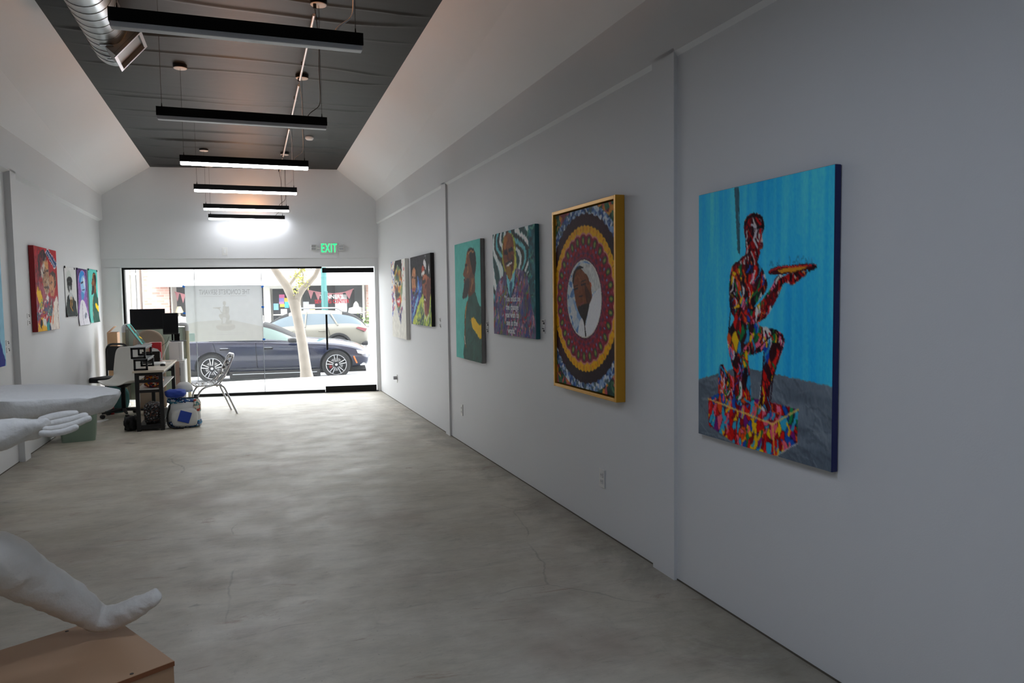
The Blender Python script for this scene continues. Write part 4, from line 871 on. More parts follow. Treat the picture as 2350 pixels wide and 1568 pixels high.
# ================================================================== the work corner by the window
mat('maple_top', (204, 192, 174), 0.45, var=0.05, vscale=8); mat('desk_black', (18, 18, 19), 0.5); mat('grey_shelf', (120, 124, 126), 0.35); mat('shelf_white', (196, 194, 190), 0.5)
mat('pvc_white', (214, 216, 216), 0.35); mat('pvc_yellow', (196, 188, 160), 0.4); mat('panel_green', (182, 196, 180), 0.4); mat('panel_edge', (150, 152, 140), 0.5)
mat('cardboard', (176, 136, 104), 0.75, var=0.06); mat('shell_white', (214, 213, 205), 0.38); mat('screen_black', (5, 5, 6), 0.22); mat('tan_fabric', (178, 160, 140), 0.85)
mat('teal_cloth', (70, 120, 120), 0.8); mat('navy_cloth', (24, 42, 86), 0.8); mat('royal_blue', (34, 66, 160), 0.7); mat('white_cloth', (216, 218, 216), 0.8); mat('black_cloth', (22, 23, 24), 0.85)
mat('red_card', (176, 28, 36), 0.5); mat('bin_green', (132, 152, 136), 0.35, spec=0.4); mat('acrylic_clear', (235, 240, 240), 0.1, alpha=0.35); mat('pink_wood', (196, 166, 150), 0.5); mat('red_plastic', (150, 22, 24), 0.4); mat('orange_cloth', (206, 84, 36), 0.8)
def pattern_mat(name, cols, scale=30, rough=0.8):
    m = bpy.data.materials.new(name); m.use_nodes = True; nt = m.node_tree; b = nt.nodes['Principled BSDF']; b.inputs['Roughness'].default_value = rough
    tc = nd(nt, 'ShaderNodeTexCoord'); v = nd(nt, 'ShaderNodeTexVoronoi'); v.inputs['Scale'].default_value = scale; nt.links.new(tc.outputs['Object'], v.inputs['Vector'])
    sp = nd(nt, 'ShaderNodeSeparateColor'); nt.links.new(v.outputs['Color'], sp.inputs[0]); r = nd(nt, 'ShaderNodeValToRGB'); r.color_ramp.interpolation = 'CONSTANT'; nt.links.new(sp.outputs[0], r.inputs[0])
    e = r.color_ramp.elements
    while len(e) < len(cols): e.new(0.5)
    for k, c in enumerate(cols): e[k].position = k/len(cols); e[k].color = (*lin(c), 1)
    nt.links.new(r.outputs[0], b.inputs['Base Color']); MATS[name] = m
pattern_mat('print_blue', [(30, 60, 120), (220, 226, 230), (40, 90, 150), (24, 40, 84), (60, 140, 170)], 60)
pattern_mat('print_dark', [(24, 25, 27), (70, 72, 74), (26, 26, 28), (150, 150, 150), (30, 30, 32), (90, 56, 44)], 75)
pattern_mat('print_bright', [(200, 70, 30), (150, 30, 28), (30, 60, 140), (230, 150, 40), (30, 24, 24), (226, 200, 180), (190, 60, 30)], 52)
pattern_mat('print_pale', [(200, 196, 184), (90, 140, 140), (190, 70, 60), (220, 214, 200), (120, 110, 100)], 30)

YN = 9.76
xa, xb = at_y(305, 853, YN)[0], at_y(374, 853, YN)[0]; zt_ = at_y(340, 851, YN)[2]; YFAR = 11.42; zf = fl(10)
DESKT = zt_
t = thing('desk', 'narrow desk with a pale wood top on a black frame with shelves', 'desk', ((xa+xb)/2, YN, zf)); W = xb-xa; L_ = YFAR-YN; H_ = zt_-zf
g = MB(); g.box((0, L_/2, H_-0.0125), (W+0.02, L_, 0.025)); obj('desktop', g, 'maple_top', t, bevel=0.002)
s = 0.045; hx = W/2-s/2-0.01
for yy, hh_ in ((0.03, H_-0.025), (L_-0.12, H_-0.025)):
    for sx in (-1, 1):
        g = MB(); g.box((sx*hx, yy+s/2, hh_/2), (s, s, hh_)); obj('leg', g, 'desk_black', t, bevel=0.002)
zs1 = at_y(340, 899, YN)[2]-zf; zs0 = at_y(340, 876, YN)[2]-zf; zb_ = at_y(340, 983, YN)[2]-zf
g = MB()
for zz in (H_-0.045, zs0, zs1, zb_):
    for yy in (0.03+s/2, L_-0.12+s/2): g.box((0, yy, zz), (2*hx-s, 0.03, 0.035))
for zz in (H_-0.045, zb_):
    for sx in (-1, 1): g.box((sx*hx, L_/2-0.03, zz), (0.03, L_-0.2, 0.035))
obj('rail', g, 'desk_black', t)
g = MB(); g.box((0, L_/2-0.04, zs1+0.024), (2*hx+0.02, L_-0.16, 0.014)); obj('shelf', g, 'shelf_white', t, label='pale middle shelf')
g = MB(); g.box((0, L_/2-0.04, zb_+0.024), (2*hx-s-0.01, L_-0.18, 0.014)); obj('shelf', g, 'desk_black', t, label='black bottom shelf')
SH1 = zf+zs1+0.032; SH2 = zf+zb_+0.032; XD = (xa+xb)/2
# two-tier riser
xu0, xu1 = at_y(299.5, 810, 9.82)[0], at_y(334, 810, 9.82)[0]; xl0, xl1 = at_y(306.5, 840, 9.82)[0], at_y(339, 840, 9.82)[0]
zu = at_y(318, 824, 9.82)[2]; ztop = at_y(318, 797, 9.82)[2]
t = thing('monitor_riser', 'small black two-tier metal riser on the near end of the desk', 'desk riser', ((xl0+xl1)/2, 9.82, zt_+0.001)); ox = (xl0+xl1)/2; dp = 0.62; q = 0.022
def tier(x0, x1, z0, z1, nm, yo=0.0):
    g = MB()
    for xx in (x0+q/2, x1-q/2): g.box((xx, yo+dp/2, z1-q/2), (q, dp, q))
    for yy in (q/2, dp-q/2):
        for xx in (x0+q/2, x1-q/2): g.box((xx, yo+yy, (z0+z1)/2), (q, q, z1-z0))
        for zz in (z0+q/2, z1-q/2): g.box(((x0+x1)/2, yo+yy, zz), (x1-x0, q, q))
    obj('tier_frame', g, 'desk_black', t)
    g = MB(); g.box(((x0+x1)/2, yo+dp/2, z1+0.004), (x1-x0+0.01, dp+0.02, 0.008)); obj('tier_shelf', g, 'grey_shelf', t)
z1_ = zu-zt_; z2_ = ztop-zt_
tier(xl0-ox, xl1-ox, 0.0, z1_-0.009, 'lower'); tier(xu0-ox, xu1-ox, z1_, z2_-0.009, 'upper')
RZ = zt_+0.001+z2_
# leaning print of the bearded profile on an easel
A_ = art_profile(50, 66)
t = thing('leaning_print', 'small turquoise profile print leaning back on top of the riser', 'print', ((xu0+xu1)/2+0.045, 10.0, RZ+0.02), rot=(0, 0, 0))
tilt = Matrix.Translation((0, 0, 0.0)) @ Matrix.Rotation(-0.58, 4, 'Y') @ Matrix.Rotation(1.50, 4, 'Z')
hgt = 0.29; wd_ = 0.21
g = MB(); g.box((0, 0.008, hgt/2), (wd_, 0.012, hgt)); me = g.mesh('backing_board'); me.transform(tilt); me.transform(Matrix.Translation((0, 0, 0.012))); obj('backing_board', me, 'canvas_grey', t)
me = A_.face_mesh('print', wd_-0.004, hgt-0.004); me.transform(Matrix.Translation((0, 0.0005, 0.002))); me.transform(tilt); me.transform(Matrix.Translation((0, 0, 0.012))); obj('print', me, 'print_paper', t)
g = MB(); g.box((0.02, 0.05, 0.005), (0.10, 0.24, 0.01)); g.bar((-0.06, 0.05, 0.0), (-0.075, 0.05, 0.16), 0.02, 0.008); obj('easel_foot', g, 'acrylic_clear', t)
# things on the desk
g = MB(); g.box((0, 0, 0.008), (0.15, 0.36, 0.016)); g.box((0, 0, 0.02), (0.13, 0.33, 0.008)); tag(obj('keyboard', g, 'white_plastic', loc=(XD+0.015, 10.66, zt_), bevel=0.003), 'white keyboard on the desk behind the riser', 'keyboard')
g = MB(); g.lathe([(0.0, 0.0), (0.03, 0.0), (0.034, 0.012), (0.026, 0.026), (0.0, 0.033)], n=18); tag(obj('computer_mouse', g, 'black_plastic', smooth=1, loc=(XD+0.1, 10.38, zt_+0.001)), 'black mouse on the desk beside the riser', 'mouse')
t = thing('acrylic_sheet', 'clear acrylic sheet leaning on the desk before the white box', 'acrylic sheet', (at_y(380, 828, 11.02)[0], 11.02, zt_))
g = MB(); g.bar((-0.06, 0, 0.002), (0.055, 0, 0.29), 0.14, 0.006, up=(1, 0, 0.1)); obj('sheet', g, 'acrylic_clear', t); g = MB(); g.box((-0.0, 0, 0.003), (0.12, 0.12, 0.005)); obj('foot', g, 'acrylic_clear', t)
t = thing('red_box', 'red box with a white and black picture, standing on the back of the desk', 'box', (at_y(357, 800, 11.28)[0], 11.28, zt_))
zz = at_y(357, 786, 11.28)[2]-zt_; g = MB(); g.box((0, 0, zz/2), (0.15, 0.08, zz)); obj('carton', g, 'red_card', t)
g = MB(); g.prism([(-0.07, 0.01), (0.07, 0.01), (0.07, 0.12), (0.03, 0.17), (-0.03, 0.19), (-0.07, 0.12)], lambda a, b: Vector((a, -0.0405, b)), lambda a, b: Vector((a, -0.0415, b))); obj('label', g, 'white_cloth', t)
g = MB(); g.prism([(-0.03, 0.02), (0.06, 0.02), (0.05, 0.09), (-0.01, 0.11)], lambda a, b: Vector((a, -0.0416, b)), lambda a, b: Vector((a, -0.0422, b))); obj('print', g, 'black_cloth', t)
t = thing('laptop', 'open black laptop at the back of the desk', 'laptop', (at_y(371, 820, 11.12)[0]-0.12, 10.90, zt_))
g = MB(); g.box((0, 0, 0.008), (0.22, 0.16, 0.016)); obj('base', g, 'black_plastic', t); g = MB(); g.bar((0, 0.085, 0.016), (0, 0.13, 0.15), 0.22, 0.008, up=(0, 1, 0)); obj('lid', g, 'screen_black', t)
# white cabinet beyond the desk with a white box on it
ya = 11.55; c0, c1 = at_y(401, 830, ya)[0], at_y(424, 830, ya)[0]; zc_ = at_y(412, 828, ya)[2]; zf2 = fl(ya)
t = thing('cabinet', 'tall narrow white cabinet standing past the far end of the desk', 'cabinet', ((c0+c1)/2, ya, zf2)); w = c1-c0
g = MB(); g.box((0, 0.2, (zc_-zf2)/2), (w, 0.38, zc_-zf2)); obj('body', g, 'white_plastic', t, bevel=0.004)
g = MB(); g.box((-w/2+0.03, -0.003, (zc_-zf2)/2), (0.055, 0.01, zc_-zf2-0.02)); obj('edge_panel', g, 'pink_wood', t, label='pinkish wood edge panel')
g = MB(); g.box((0.03, 0.001, (zc_-zf2)/2), (w-0.08, 0.012, zc_-zf2-0.06)); d_ = obj('door', g, 'white_trim', t, bevel=0.003)
g = MB(); g.cyl((-0.0, -0.012, (zc_-zf2)*0.7), (-0.0, -0.012, (zc_-zf2)*0.86), 0.006, 8); obj('handle', g, 'steel', d_)
b0, b1 = at_y(387, 800, 11.6)[0], at_y(418, 800, 11.6)[0]; zb2 = at_y(402, 785, 11.6)[2]
t = thing('white_box', 'white upright box on the cabinet, under the small monitor', 'box', ((b0+b1)/2, 11.6+0.13, zc_+0.001)); hb = zb2-zc_
g = MB(); g.box((0, 0, hb/2), (b1-b0, 0.24, hb)); obj('case', g, 'white_plastic', t, bevel=0.012, seg=3)
g = MB(); g.box((0.05, -0.1205, hb*0.5), (0.004, 0.002, hb*0.9)); obj('seam', g, 'sensor_grey', t)
# monitors
def monitor(name, px, yy, label, stand):
    (x0, y0), (x1, y1) = px; a, b = at_y(x0, y0, yy), at_y(x1, y1, yy); w, h = b[0]-a[0], a[2]-b[2]
    t = thing(name, label, 'monitor', ((a[0]+b[0])/2, yy, b[2]))
    g = MB(); g.box((0, 0.018, h/2), (w, 0.036, h)); obj('case', g, 'black_plastic', t, bevel=0.006)
    g = MB(); g.box((0, -0.0008, h/2+0.006), (w-0.016, 0.002, h-0.03)); obj('screen', g, 'screen_black', t)
    stand(t, w, h, b[2]); return t
def st1(t, w, h, z):
    x = (b0+b1)/2-0.05-t.location.x; y = 11.80-t.location.y
    g = MB(); g.tube(rounded([(x, y, zb2-z+0.001), (x, y, 0.13), (0.05, y-0.03, 0.15), (0.0, 0.06, 0.15)], 0.06), 0.014, 10); g.lathe([(0.035, zb2-z+0.001), (0.035, zb2-z+0.012)], (x, y, 0), 20); obj('stand_arm', g, 'black_metal', t, smooth=0.7)
    g = MB(); g.box((0, 0.045, 0.15), (0.1, 0.03, 0.1)); obj('mount_plate', g, 'black_metal', t)
def st2(t, w, h, z):
    xb2 = (b0+b1)/2+0.04-t.location.x; yb = 11.70-t.location.y
    g = MB(); g.box((xb2, yb, zb2-z+0.009), (0.2, 0.10, 0.012)); obj('stand_base', g, 'grey_shelf', t)
    g = MB(); g.box((xb2-0.02, yb-0.02, zb2-z+0.06), (0.07, 0.06, 0.09)); g.cyl((xb2-0.05, yb-0.03, zb2-z+0.1), (xb2+0.02, yb-0.03, zb2-z+0.1), 0.025, 12); g.bar((xb2-0.02, yb-0.03, zb2-z+0.1), (0.03, 0.045, 0.06), 0.04, 0.04); obj('stand_neck', g, 'black_metal', t)
    g = MB(); g.box((0, 0.042, 0.1), (0.1, 0.018, 0.1)); obj('mount_plate', g, 'black_metal', t)
monitor('monitor', ((297, 710), (380, 755.5)), 11.63, 'wide black monitor on an arm behind the desk, the left of two', st1)
monitor('monitor', ((372, 719), (410, 767)), 11.58, 'smaller black monitor on the white box, the right of two', st2)
g = MB(); p0 = at_y(398, 770, 11.7); p1 = at_y(368, 793, 11.4)
g.tube(rounded([tuple(at_y(388, 773, 11.56)), tuple(at_y(383, 787, 11.5)), tuple(at_y(370, 793, 11.4)), (at_y(362, 800, 11.36)[0], 11.36, DESKT+0.004)], 0.1), 0.003, 6)
tag(obj('cable', g, 'black_plastic', smooth=1), 'black cable hanging from the small monitor down to the desk', 'cable')
# pvc framed screen in front of the window
yp = 12.15; l0 = at_y(283, 746, yp); r0 = at_y(429, 746, yp); zf3 = fl(yp)
t = thing('framed_screen', 'standing pale green screen in a white pipe frame before the window', 'screen', ((l0[0]+r0[0])/2, yp, zf3)); hw = (r0[0]-l0[0])/2; ht = (l0[2]+r0[2])/2-zf3
g = MB()
g.tube(rounded([(-hw, 0, ht-0.10), (-hw, 0, ht), (-hw+0.10, 0, ht)], 0.05), 0.030, 14); obj('corner_elbow', g, 'pvc_white', t, smooth=1)
g = MB(); g.tube(rounded([(hw, 0, ht-0.10), (hw, 0, ht), (hw-0.10, 0, ht)], 0.05), 0.030, 14); obj('corner_elbow', g, 'pvc_white', t, smooth=1)
g = MB(); g.tube([(-hw+0.08, 0, ht), (hw-0.08, 0, ht)], 0.024, 14); obj('top_pipe', g, 'pvc_white', t, smooth=1)
for sx in (-1, 1):
    g = MB(); g.tube([(sx*hw, 0, 0.06), (sx*hw, 0, ht-0.08)], 0.026, 14); p_ = obj('post', g, 'pvc_yellow', t, smooth=1, label='yellowed post')
    g = MB(); g.tube([(sx*hw, 0, 0.0), (sx*hw, 0, 0.12)], 0.032, 14); obj('foot_socket', g, 'pvc_white', p_, smooth=1)
    g = MB(); g.tube([(sx*hw, -0.13, 0.026), (sx*hw, 0.22, 0.026)], 0.024, 12); obj('foot', g, 'pvc_white', t, smooth=1)
g = MB(); g.box((0, 0.01, ht/2+0.04), (2*hw-0.05, 0.01, ht-0.16)); obj('panel', g, 'panel_green', t)
for sx in (-1, 1):
    g = MB(); g.box((sx*(hw-0.045), 0.0, ht/2+0.04), (0.03, 0.02, ht-0.2)); obj('panel_edge', g, 'panel_edge', t)
# round-topped tan cushion behind the monitors
yq = 12.0; P = at_y(341, 784, yq); t = thing('cushion', 'big tan round-topped cushion standing against the green screen', 'cushion', (P[0], yq+0.03, fl(yq))); hq = at_y(341, 757, yq)[2]-fl(yq)
g = MB(); prof = [(-0.21, 0.0), (0.21, 0.0), (0.21, hq-0.22)]+[(0.21*math.cos(a), hq-0.2+0.2*math.sin(a)) for a in np.linspace(0.05, PI-0.05, 18)]+[(-0.21, hq-0.22)]
g.prism(prof, lambda a, b: Vector((a, -0.05, b)), lambda a, b: Vector((a, 0.05, b))); obj('padding', g, 'tan_fabric', t, bevel=0.03, seg=3)
# cardboard box by the left wall
yb = 12.62; a = at_y(249, 763, yb); b = at_y(271, 763, yb); zb3 = fl(yb)
t = thing('cardboard_box', 'tall open cardboard box standing by the left wall near the window', 'box', ((a[0]+b[0])/2, yb, zb3)); w = b[0]-a[0]; h = a[2]-zb3
g = MB()
for (cx, cy, dx, dy) in ((0, -0.12, w, 0.006), (0, 0.12, w, 0.006), (-w/2, 0, 0.006, 0.24), (w/2, 0, 0.006, 0.24)): g.box((cx, cy, h/2), (dx, dy, h))
g.box((0, 0, 0.004), (w, 0.24, 0.008)); obj('carton', g, 'cardboard', t)
g = MB(); g.bar((-w/2, 0, h), (0.03, 0, h+0.09), 0.24, 0.005, up=(0, 0, 1)); obj('flap', g, 'cardboard', t)
# ------------------------------------------------------------------ office chairs
def shell_chair(loc, rz, label, shell, name='office_chair', open_back=False, br=0.29):
    t = thing(name, label, 'chair', loc, rz)
    hs = 0.46
    if not open_back:
        prof = [(-0.24, hs-0.02), (-0.22, hs+0.005), (-0.12, hs-0.005), (0.02, hs-0.015), (0.12, hs+0.0), (0.185, hs+0.05), (0.215, hs+0.13), (0.235, hs+0.25), (0.255, hs+0.38), (0.265, hs+0.46), (0.268, hs+0.49)]
        nx = 14; vs = []; k = len(prof)
        for i, (y, z) in enumerate(prof):
            tt = i/(k-1); hw = 0.235 if tt < 0.45 else 0.235-0.03*(tt-0.45)/0.55
            if i == k-1: hw *= 0.72
            elif i == k-2: hw *= 0.93
            if i == 0: hw *= 0.8
            for j in range(nx+1):
                s_ = -1+2*j/nx; curl = abs(s_)**3
                vs.append((s_*hw, y-(0.06*curl if tt > 0.5 else 0), z+(0.05*curl if tt <= 0.5 else 0)))
        fs = [(i*(nx+1)+j, i*(nx+1)+j+1, (i+1)*(nx+1)+j+1, (i+1)*(nx+1)+j) for i in range(k-1) for j in range(nx)]
        o = obj('seat_shell', MB().add(vs, fs), shell, t, smooth=4); m_ = o.modifiers.new('s', 'SOLIDIFY'); m_.thickness = 0.014; m_ = o.modifiers.new('ss', 'SUBSURF'); m_.levels = m_.render_levels = 2
    else:
        g = MB(); g.box((0, 0, hs), (0.40, 0.40, 0.07)); obj('seat', g, 'black_cloth', t, bevel=0.03, seg=3)
        g = MB(); g.tube(rounded([(-0.17, 0.19, hs+0.02), (-0.19, 0.22, hs+0.5), (0.19, 0.22, hs+0.5), (0.17, 0.19, hs+0.02)], 0.12), 0.016, 10); obj('back_frame', g, 'black_plastic', t, smooth=1)
        g = MB(); g.box((0, 0.205, hs+0.29), (0.33, 0.012, 0.36), rot=Euler((-0.1, 0, 0))); obj('backrest', g, 'black_cloth', t, bevel=0.005)
    g = MB(); g.cyl((0, 0, 0.09), (0, 0, hs-0.03), 0.028, 14); g.lathe([(0.05, hs-0.06), (0.11, hs-0.022)], n=20); obj('column', g, 'black_metal', t, smooth=0.7)
    for q_ in range(5):
        a = q_*2*PI/5+0.35; c, s_ = math.cos(a), math.sin(a)
        g = MB(); g.hexa([(c*0.03-s_*0.022, s_*0.03+c*0.022, 0.075), (c*0.03+s_*0.022, s_*0.03-c*0.022, 0.075), (c*br+s_*0.014, s_*br-c*0.014, 0.062), (c*br-s_*0.014, s_*br+c*0.014, 0.062),
                  (c*0.03-s_*0.022, s_*0.03+c*0.022, 0.115), (c*0.03+s_*0.022, s_*0.03-c*0.022, 0.115), (c*br+s_*0.014, s_*br-c*0.014, 0.085), (c*br-s_*0.014, s_*br+c*0.014, 0.085)]); r_ = obj('base_spoke', g, 'black_plastic', t, bevel=0.003)
        g = MB()
        for e in (-0.012, 0.012): g.cyl((c*(br-0.005)-s_*e-s_*0.008, s_*(br-0.005)+c*e+c*0.008, 0.029), (c*(br-0.005)-s_*e+s_*0.008, s_*(br-0.005)+c*e-c*0.008, 0.029), 0.028, 14)
        obj('caster', g, 'black_plastic', r_, smooth=0.7)
    return t
pc = at_y(271, 950, 11.25); shell_chair((pc[0]+0.07, 11.28, fl(11.28)), -0.40, 'white shell office chair on black casters at the desk', 'shell_white')
pk = at_y(241, 900, 12.05); shell_chair((pk[0]+0.05, 11.93, fl(11.93)), -0.6, 'black office chair tucked behind the white shell chair', 'black_cloth', open_back=True, br=0.17)
# ------------------------------------------------------------------ aluminium cafe chair
t = thing('metal_chair', 'polished aluminium cafe chair with slatted seat before the window', 'chair', (-0.545, 10.98, fl(10.98)), -PI/2+0.20)
r = 0.0125; hw = 0.205                                              # local: chair faces -Y
seatz = 0.42
for sx in (-1, 1):
    x = sx*hw
    g = MB(); g.tube(rounded([(x*1.10, -0.24, 0.0), (x*1.02, -0.20, 0.30), (x, -0.13, seatz-0.03), (x, 0.06, seatz+0.01), (x*0.98, 0.20, 0.62), (x*0.9, 0.275, 0.80)], 0.10, 8), r, 12); obj('side_frame', g, 'chrome', t, smooth=1)
    g = MB(); g.tube(rounded([(x*0.95, -0.22, seatz), (x*0.95, 0.13, seatz-0.005), (x*1.04, 0.30, 0.0)], 0.07, 8), r, 12); obj('leg', g, 'chrome', t, smooth=1)
    g = MB(); g.tube(rounded([(x*0.80, 0.05, seatz-0.03), (x*0.86, 0.10, seatz+0.02), (x*0.84, 0.235, 0.71), (x*0.60, 0.285, 0.79)], 0.06, 6), r*0.8, 10); obj('back_rod', g, 'chrome', t, smooth=1)
g = MB(); g.tube(rounded([(-hw*0.9, 0.275, 0.79), (-hw*0.62, 0.29, 0.83), (hw*0.62, 0.29, 0.83), (hw*0.9, 0.275, 0.79)], 0.05, 6), r, 12); obj('top_rail', g, 'chrome', t, smooth=1)
for yy, zz in ((-0.215, seatz-0.006), (0.10, seatz-0.02)):
    g = MB(); g.tube([(-hw, yy, zz), (hw, yy, zz)], r*0.9, 10); obj('cross_bar', g, 'chrome', t, smooth=1)
for k in range(5):
    y0 = -0.225+k*0.072; g = MB(); vs = []
    for a in range(9):
        s_ = -1+a/4; zz = seatz+0.012-0.022*(1-s_*s_)
        vs += [(s_*hw, y0, zz), (s_*hw, y0+0.056, zz-0.004)]
    g.add(vs, [(2*a, 2*a+1, 2*a+3, 2*a+2) for a in range(8)]); o = obj('seat_slat', g, 'pvc_white', t, smooth=4); mm = o.modifiers.new('s', 'SOLIDIFY'); mm.thickness = 0.005
for k in range(4):
    f = (k+0.6)/4; zz = 0.50+0.31*f; y0 = 0.145+0.14*f; g = MB(); vs = []
    for a in range(9):
        s_ = -1+a/4; yy = y0+0.03*(1-s_*s_)
        vs += [(s_*hw*0.93, yy, zz-0.022), (s_*hw*0.93, yy+0.012, zz+0.022)]
    g.add(vs, [(2*a, 2*a+1, 2*a+3, 2*a+2) for a in range(8)]); o = obj('back_slat', g, 'chrome', t, smooth=4); mm = o.modifiers.new('s', 'SOLIDIFY'); mm.thickness = 0.004
# ------------------------------------------------------------------ bags and belongings
def blob(parent, name, m, c, r, seed, puff=0.12, sq=2.6, flat=True, rot=None, label=None, sub=3):
    """soft bulging body: a squared-off ellipsoid with dents"""
    bm = bmesh.new(); bmesh.ops.create_icosphere(bm, subdivisions=sub+1, radius=1.0); rr = np.random.default_rng(seed); ph = rr.random((4, 3))*6; fr = rr.uniform(1.5, 4, (4, 3))
    R3 = rot.to_matrix() if rot else Matrix.Identity(3)
    for v in bm.verts:
        d = v.co.normalized(); L = (abs(d.x)**sq+abs(d.y)**sq+abs(d.z)**sq)**(-1/sq)
        w = 1+puff*sum(math.sin(fr[k][0]*d.x*2+ph[k][0])*math.sin(fr[k][1]*d.y*2+ph[k][1])*math.sin(fr[k][2]*d.z*2+ph[k][2]) for k in range(4))/1.6
        p = R3@Vector((d.x*L*w*r[0], d.y*L*w*r[1], d.z*L*w*r[2])); v.co = p+Vector(c)
        if flat and v.co.z < 0.003: v.co.z = 0.003
    me = bpy.data.meshes.new(name); bm.to_mesh(me); bm.free(); return obj(name, me, m, parent, smooth=4, label=label)
yk = 9.93; pb = at_y(411, 985, yk); zb_f = fl(yk)
t = thing('backpack', 'white backpack with a blue square patch slumped on the floor beside the desk', 'backpack', (pb[0]+0.045, yk, zb_f))
blob(t, 'main_body', 'white_cloth', (0.02, 0.04, 0.165), (0.185, 0.12, 0.165), 3, 0.05, sq=4.2)
blob(t, 'base', 'print_blue', (0.03, 0.03, 0.05), (0.185, 0.135, 0.05), 5, 0.05, sq=4)
blob(t, 'front_pocket', 'white_cloth', (0.03, -0.075, 0.13), (0.15, 0.05, 0.11), 8, 0.05, sq=4)
g = MB(); g.box((0, 0, 0), (0.135, 0.008, 0.135), rot=Euler((-0.12, 0.32, 0))); obj('patch', g, 'royal_blue', t, bevel=0.02, seg=3, loc=(0.035, -0.128, 0.145), label='blue square patch')
blob(t, 'lid', 'print_blue', (0.0, 0.04, 0.32), (0.17, 0.10, 0.045), 9, 0.10, rot=Euler((0, 0.12, 0)), sq=3.2)
blob(t, 'side_pocket', 'print_pale', (0.165, 0.0, 0.26), (0.05, 0.08, 0.09), 12, 0.1)
g = MB(); g.tube(rounded([(-0.12, -0.04, 0.30), (-0.165, -0.08, 0.18), (-0.16, -0.10, 0.05), (-0.1, -0.13, 0.012), (0.02, -0.15, 0.012)], 0.08, 6), 0.010, 8); obj('strap', g, 'black_cloth', t, smooth=1)
g = MB(); g.tube(rounded([(-0.05, 0.02, 0.34), (0.06, -0.02, 0.37), (0.19, -0.05, 0.36)], 0.06, 6), 0.008, 8); obj('strap', g, 'black_cloth', t, smooth=1)
blob(thing('jacket', 'bright blue bundled jacket on top of the white backpack', 'jacket', (pb[0]-0.02, yk-0.06, zb_f+0.415)), 'cloth', 'royal_blue', (0, 0, 0.02), (0.115, 0.09, 0.05), 21, 0.10, flat=False, sq=3.2)
t = thing('cap', 'white cap with blue piping resting above the backpack', 'cap', (pb[0]+0.06, yk+0.20, zb_f+0.43))
g = MB(); g.lathe([(0.105, 0.0), (0.104, 0.03), (0.09, 0.075), (0.055, 0.108), (0.0, 0.118)], n=24, caps=False); o = obj('crown', g, 'white_cloth', t, smooth=4); mm = o.modifiers.new('s', 'SOLIDIFY'); mm.thickness = 0.003
g = MB(); g.prism([(0.105*math.cos(a), 0.105*math.sin(a)) for a in np.linspace(-2.6, -0.5, 12)]+[(0.15*math.cos(a), 0.17*math.sin(a)) for a in np.linspace(-0.6, -2.5, 12)], lambda a, b: Vector((a, b, 0.0)), lambda a, b: Vector((a, b, 0.004))); obj('brim', g, 'print_blue', t)
blob(thing('clothes_bundle', 'bright orange red and blue bundle of clothes on the middle desk shelf', 'clothes', (XD+0.03, YN+0.22, SH1)), 'cloth', 'print_bright', (0, 0, 0.075), (0.105, 0.14, 0.075), 31, 0.10, sq=3.4)
g = MB(); t = thing('coiled_cord', 'yellow and black coiled cord on the middle desk shelf', 'cord', (XD+0.07, YN+0.62, SH1))
g.tube([(0.0+0.012*math.sin(a*3), 0.07*math.cos(a), 0.085+0.07*math.sin(a)) for a in np.linspace(0, 6*PI, 90)], 0.006, 7); obj('coil', g, mat('cord_yellow', (190, 180, 40), 0.5), t, smooth=1)
t = thing('shoulder_bag', 'dark patterned shoulder bag on the bottom desk shelf', 'bag', (XD+0.02, YN+0.26, SH2)); blob(t, 'body', 'print_dark', (-0.01, 0, 0.125), (0.10, 0.16, 0.125), 41, 0.05, sq=4.5)
g = MB(); g.tube(rounded([(-0.07, -0.1, 0.21), (-0.09, -0.14, 0.09), (-0.03, -0.165, 0.02)], 0.06), 0.009, 8); obj('strap', g, 'black_cloth', t, smooth=1)
blob(thing('clothes_bundle', 'dark bundle of clothes on the floor at the left foot of the desk', 'clothes', (XD-0.24, YN+0.22, fl(YN))), 'cloth', 'black_cloth', (0, 0, 0.08), (0.07, 0.13, 0.09), 51, 0.25)
pt_ = at_y(258, 930, 11.62); t = thing('tote_bag', 'teal tote bag on the floor behind the white office chair', 'bag', (pt_[0]+0.04, 11.66, fl(11.66)))
blob(t, 'body', 'teal_cloth', (0, 0, 0.2), (0.17, 0.045, 0.2), 61, 0.08)
g = MB(); g.tube(rounded([(-0.09, -0.05, 0.36), (-0.06, -0.07, 0.50), (0.06, -0.07, 0.50), (0.09, -0.05, 0.36)], 0.08), 0.008, 8); obj('handle', g, 'black_cloth', t, smooth=1)
pr = at_y(255, 930, 11.54); t = thing('bottle', 'slim red bottle standing on the floor before the teal tote bag', 'bottle', (pr[0]+0.0, 11.54, fl(11.54)))
g = MB(); g.lathe([(0.034, 0.0), (0.036, 0.01), (0.036, 0.17), (0.014, 0.21), (0.014, 0.23)], n=20); obj('body', g, 'red_plastic', t, smooth=0.7); g = MB(); g.lathe([(0.016, 0.23), (0.016, 0.255)], n=16); obj('cap', g, 'black_plastic', t, smooth=0.7)
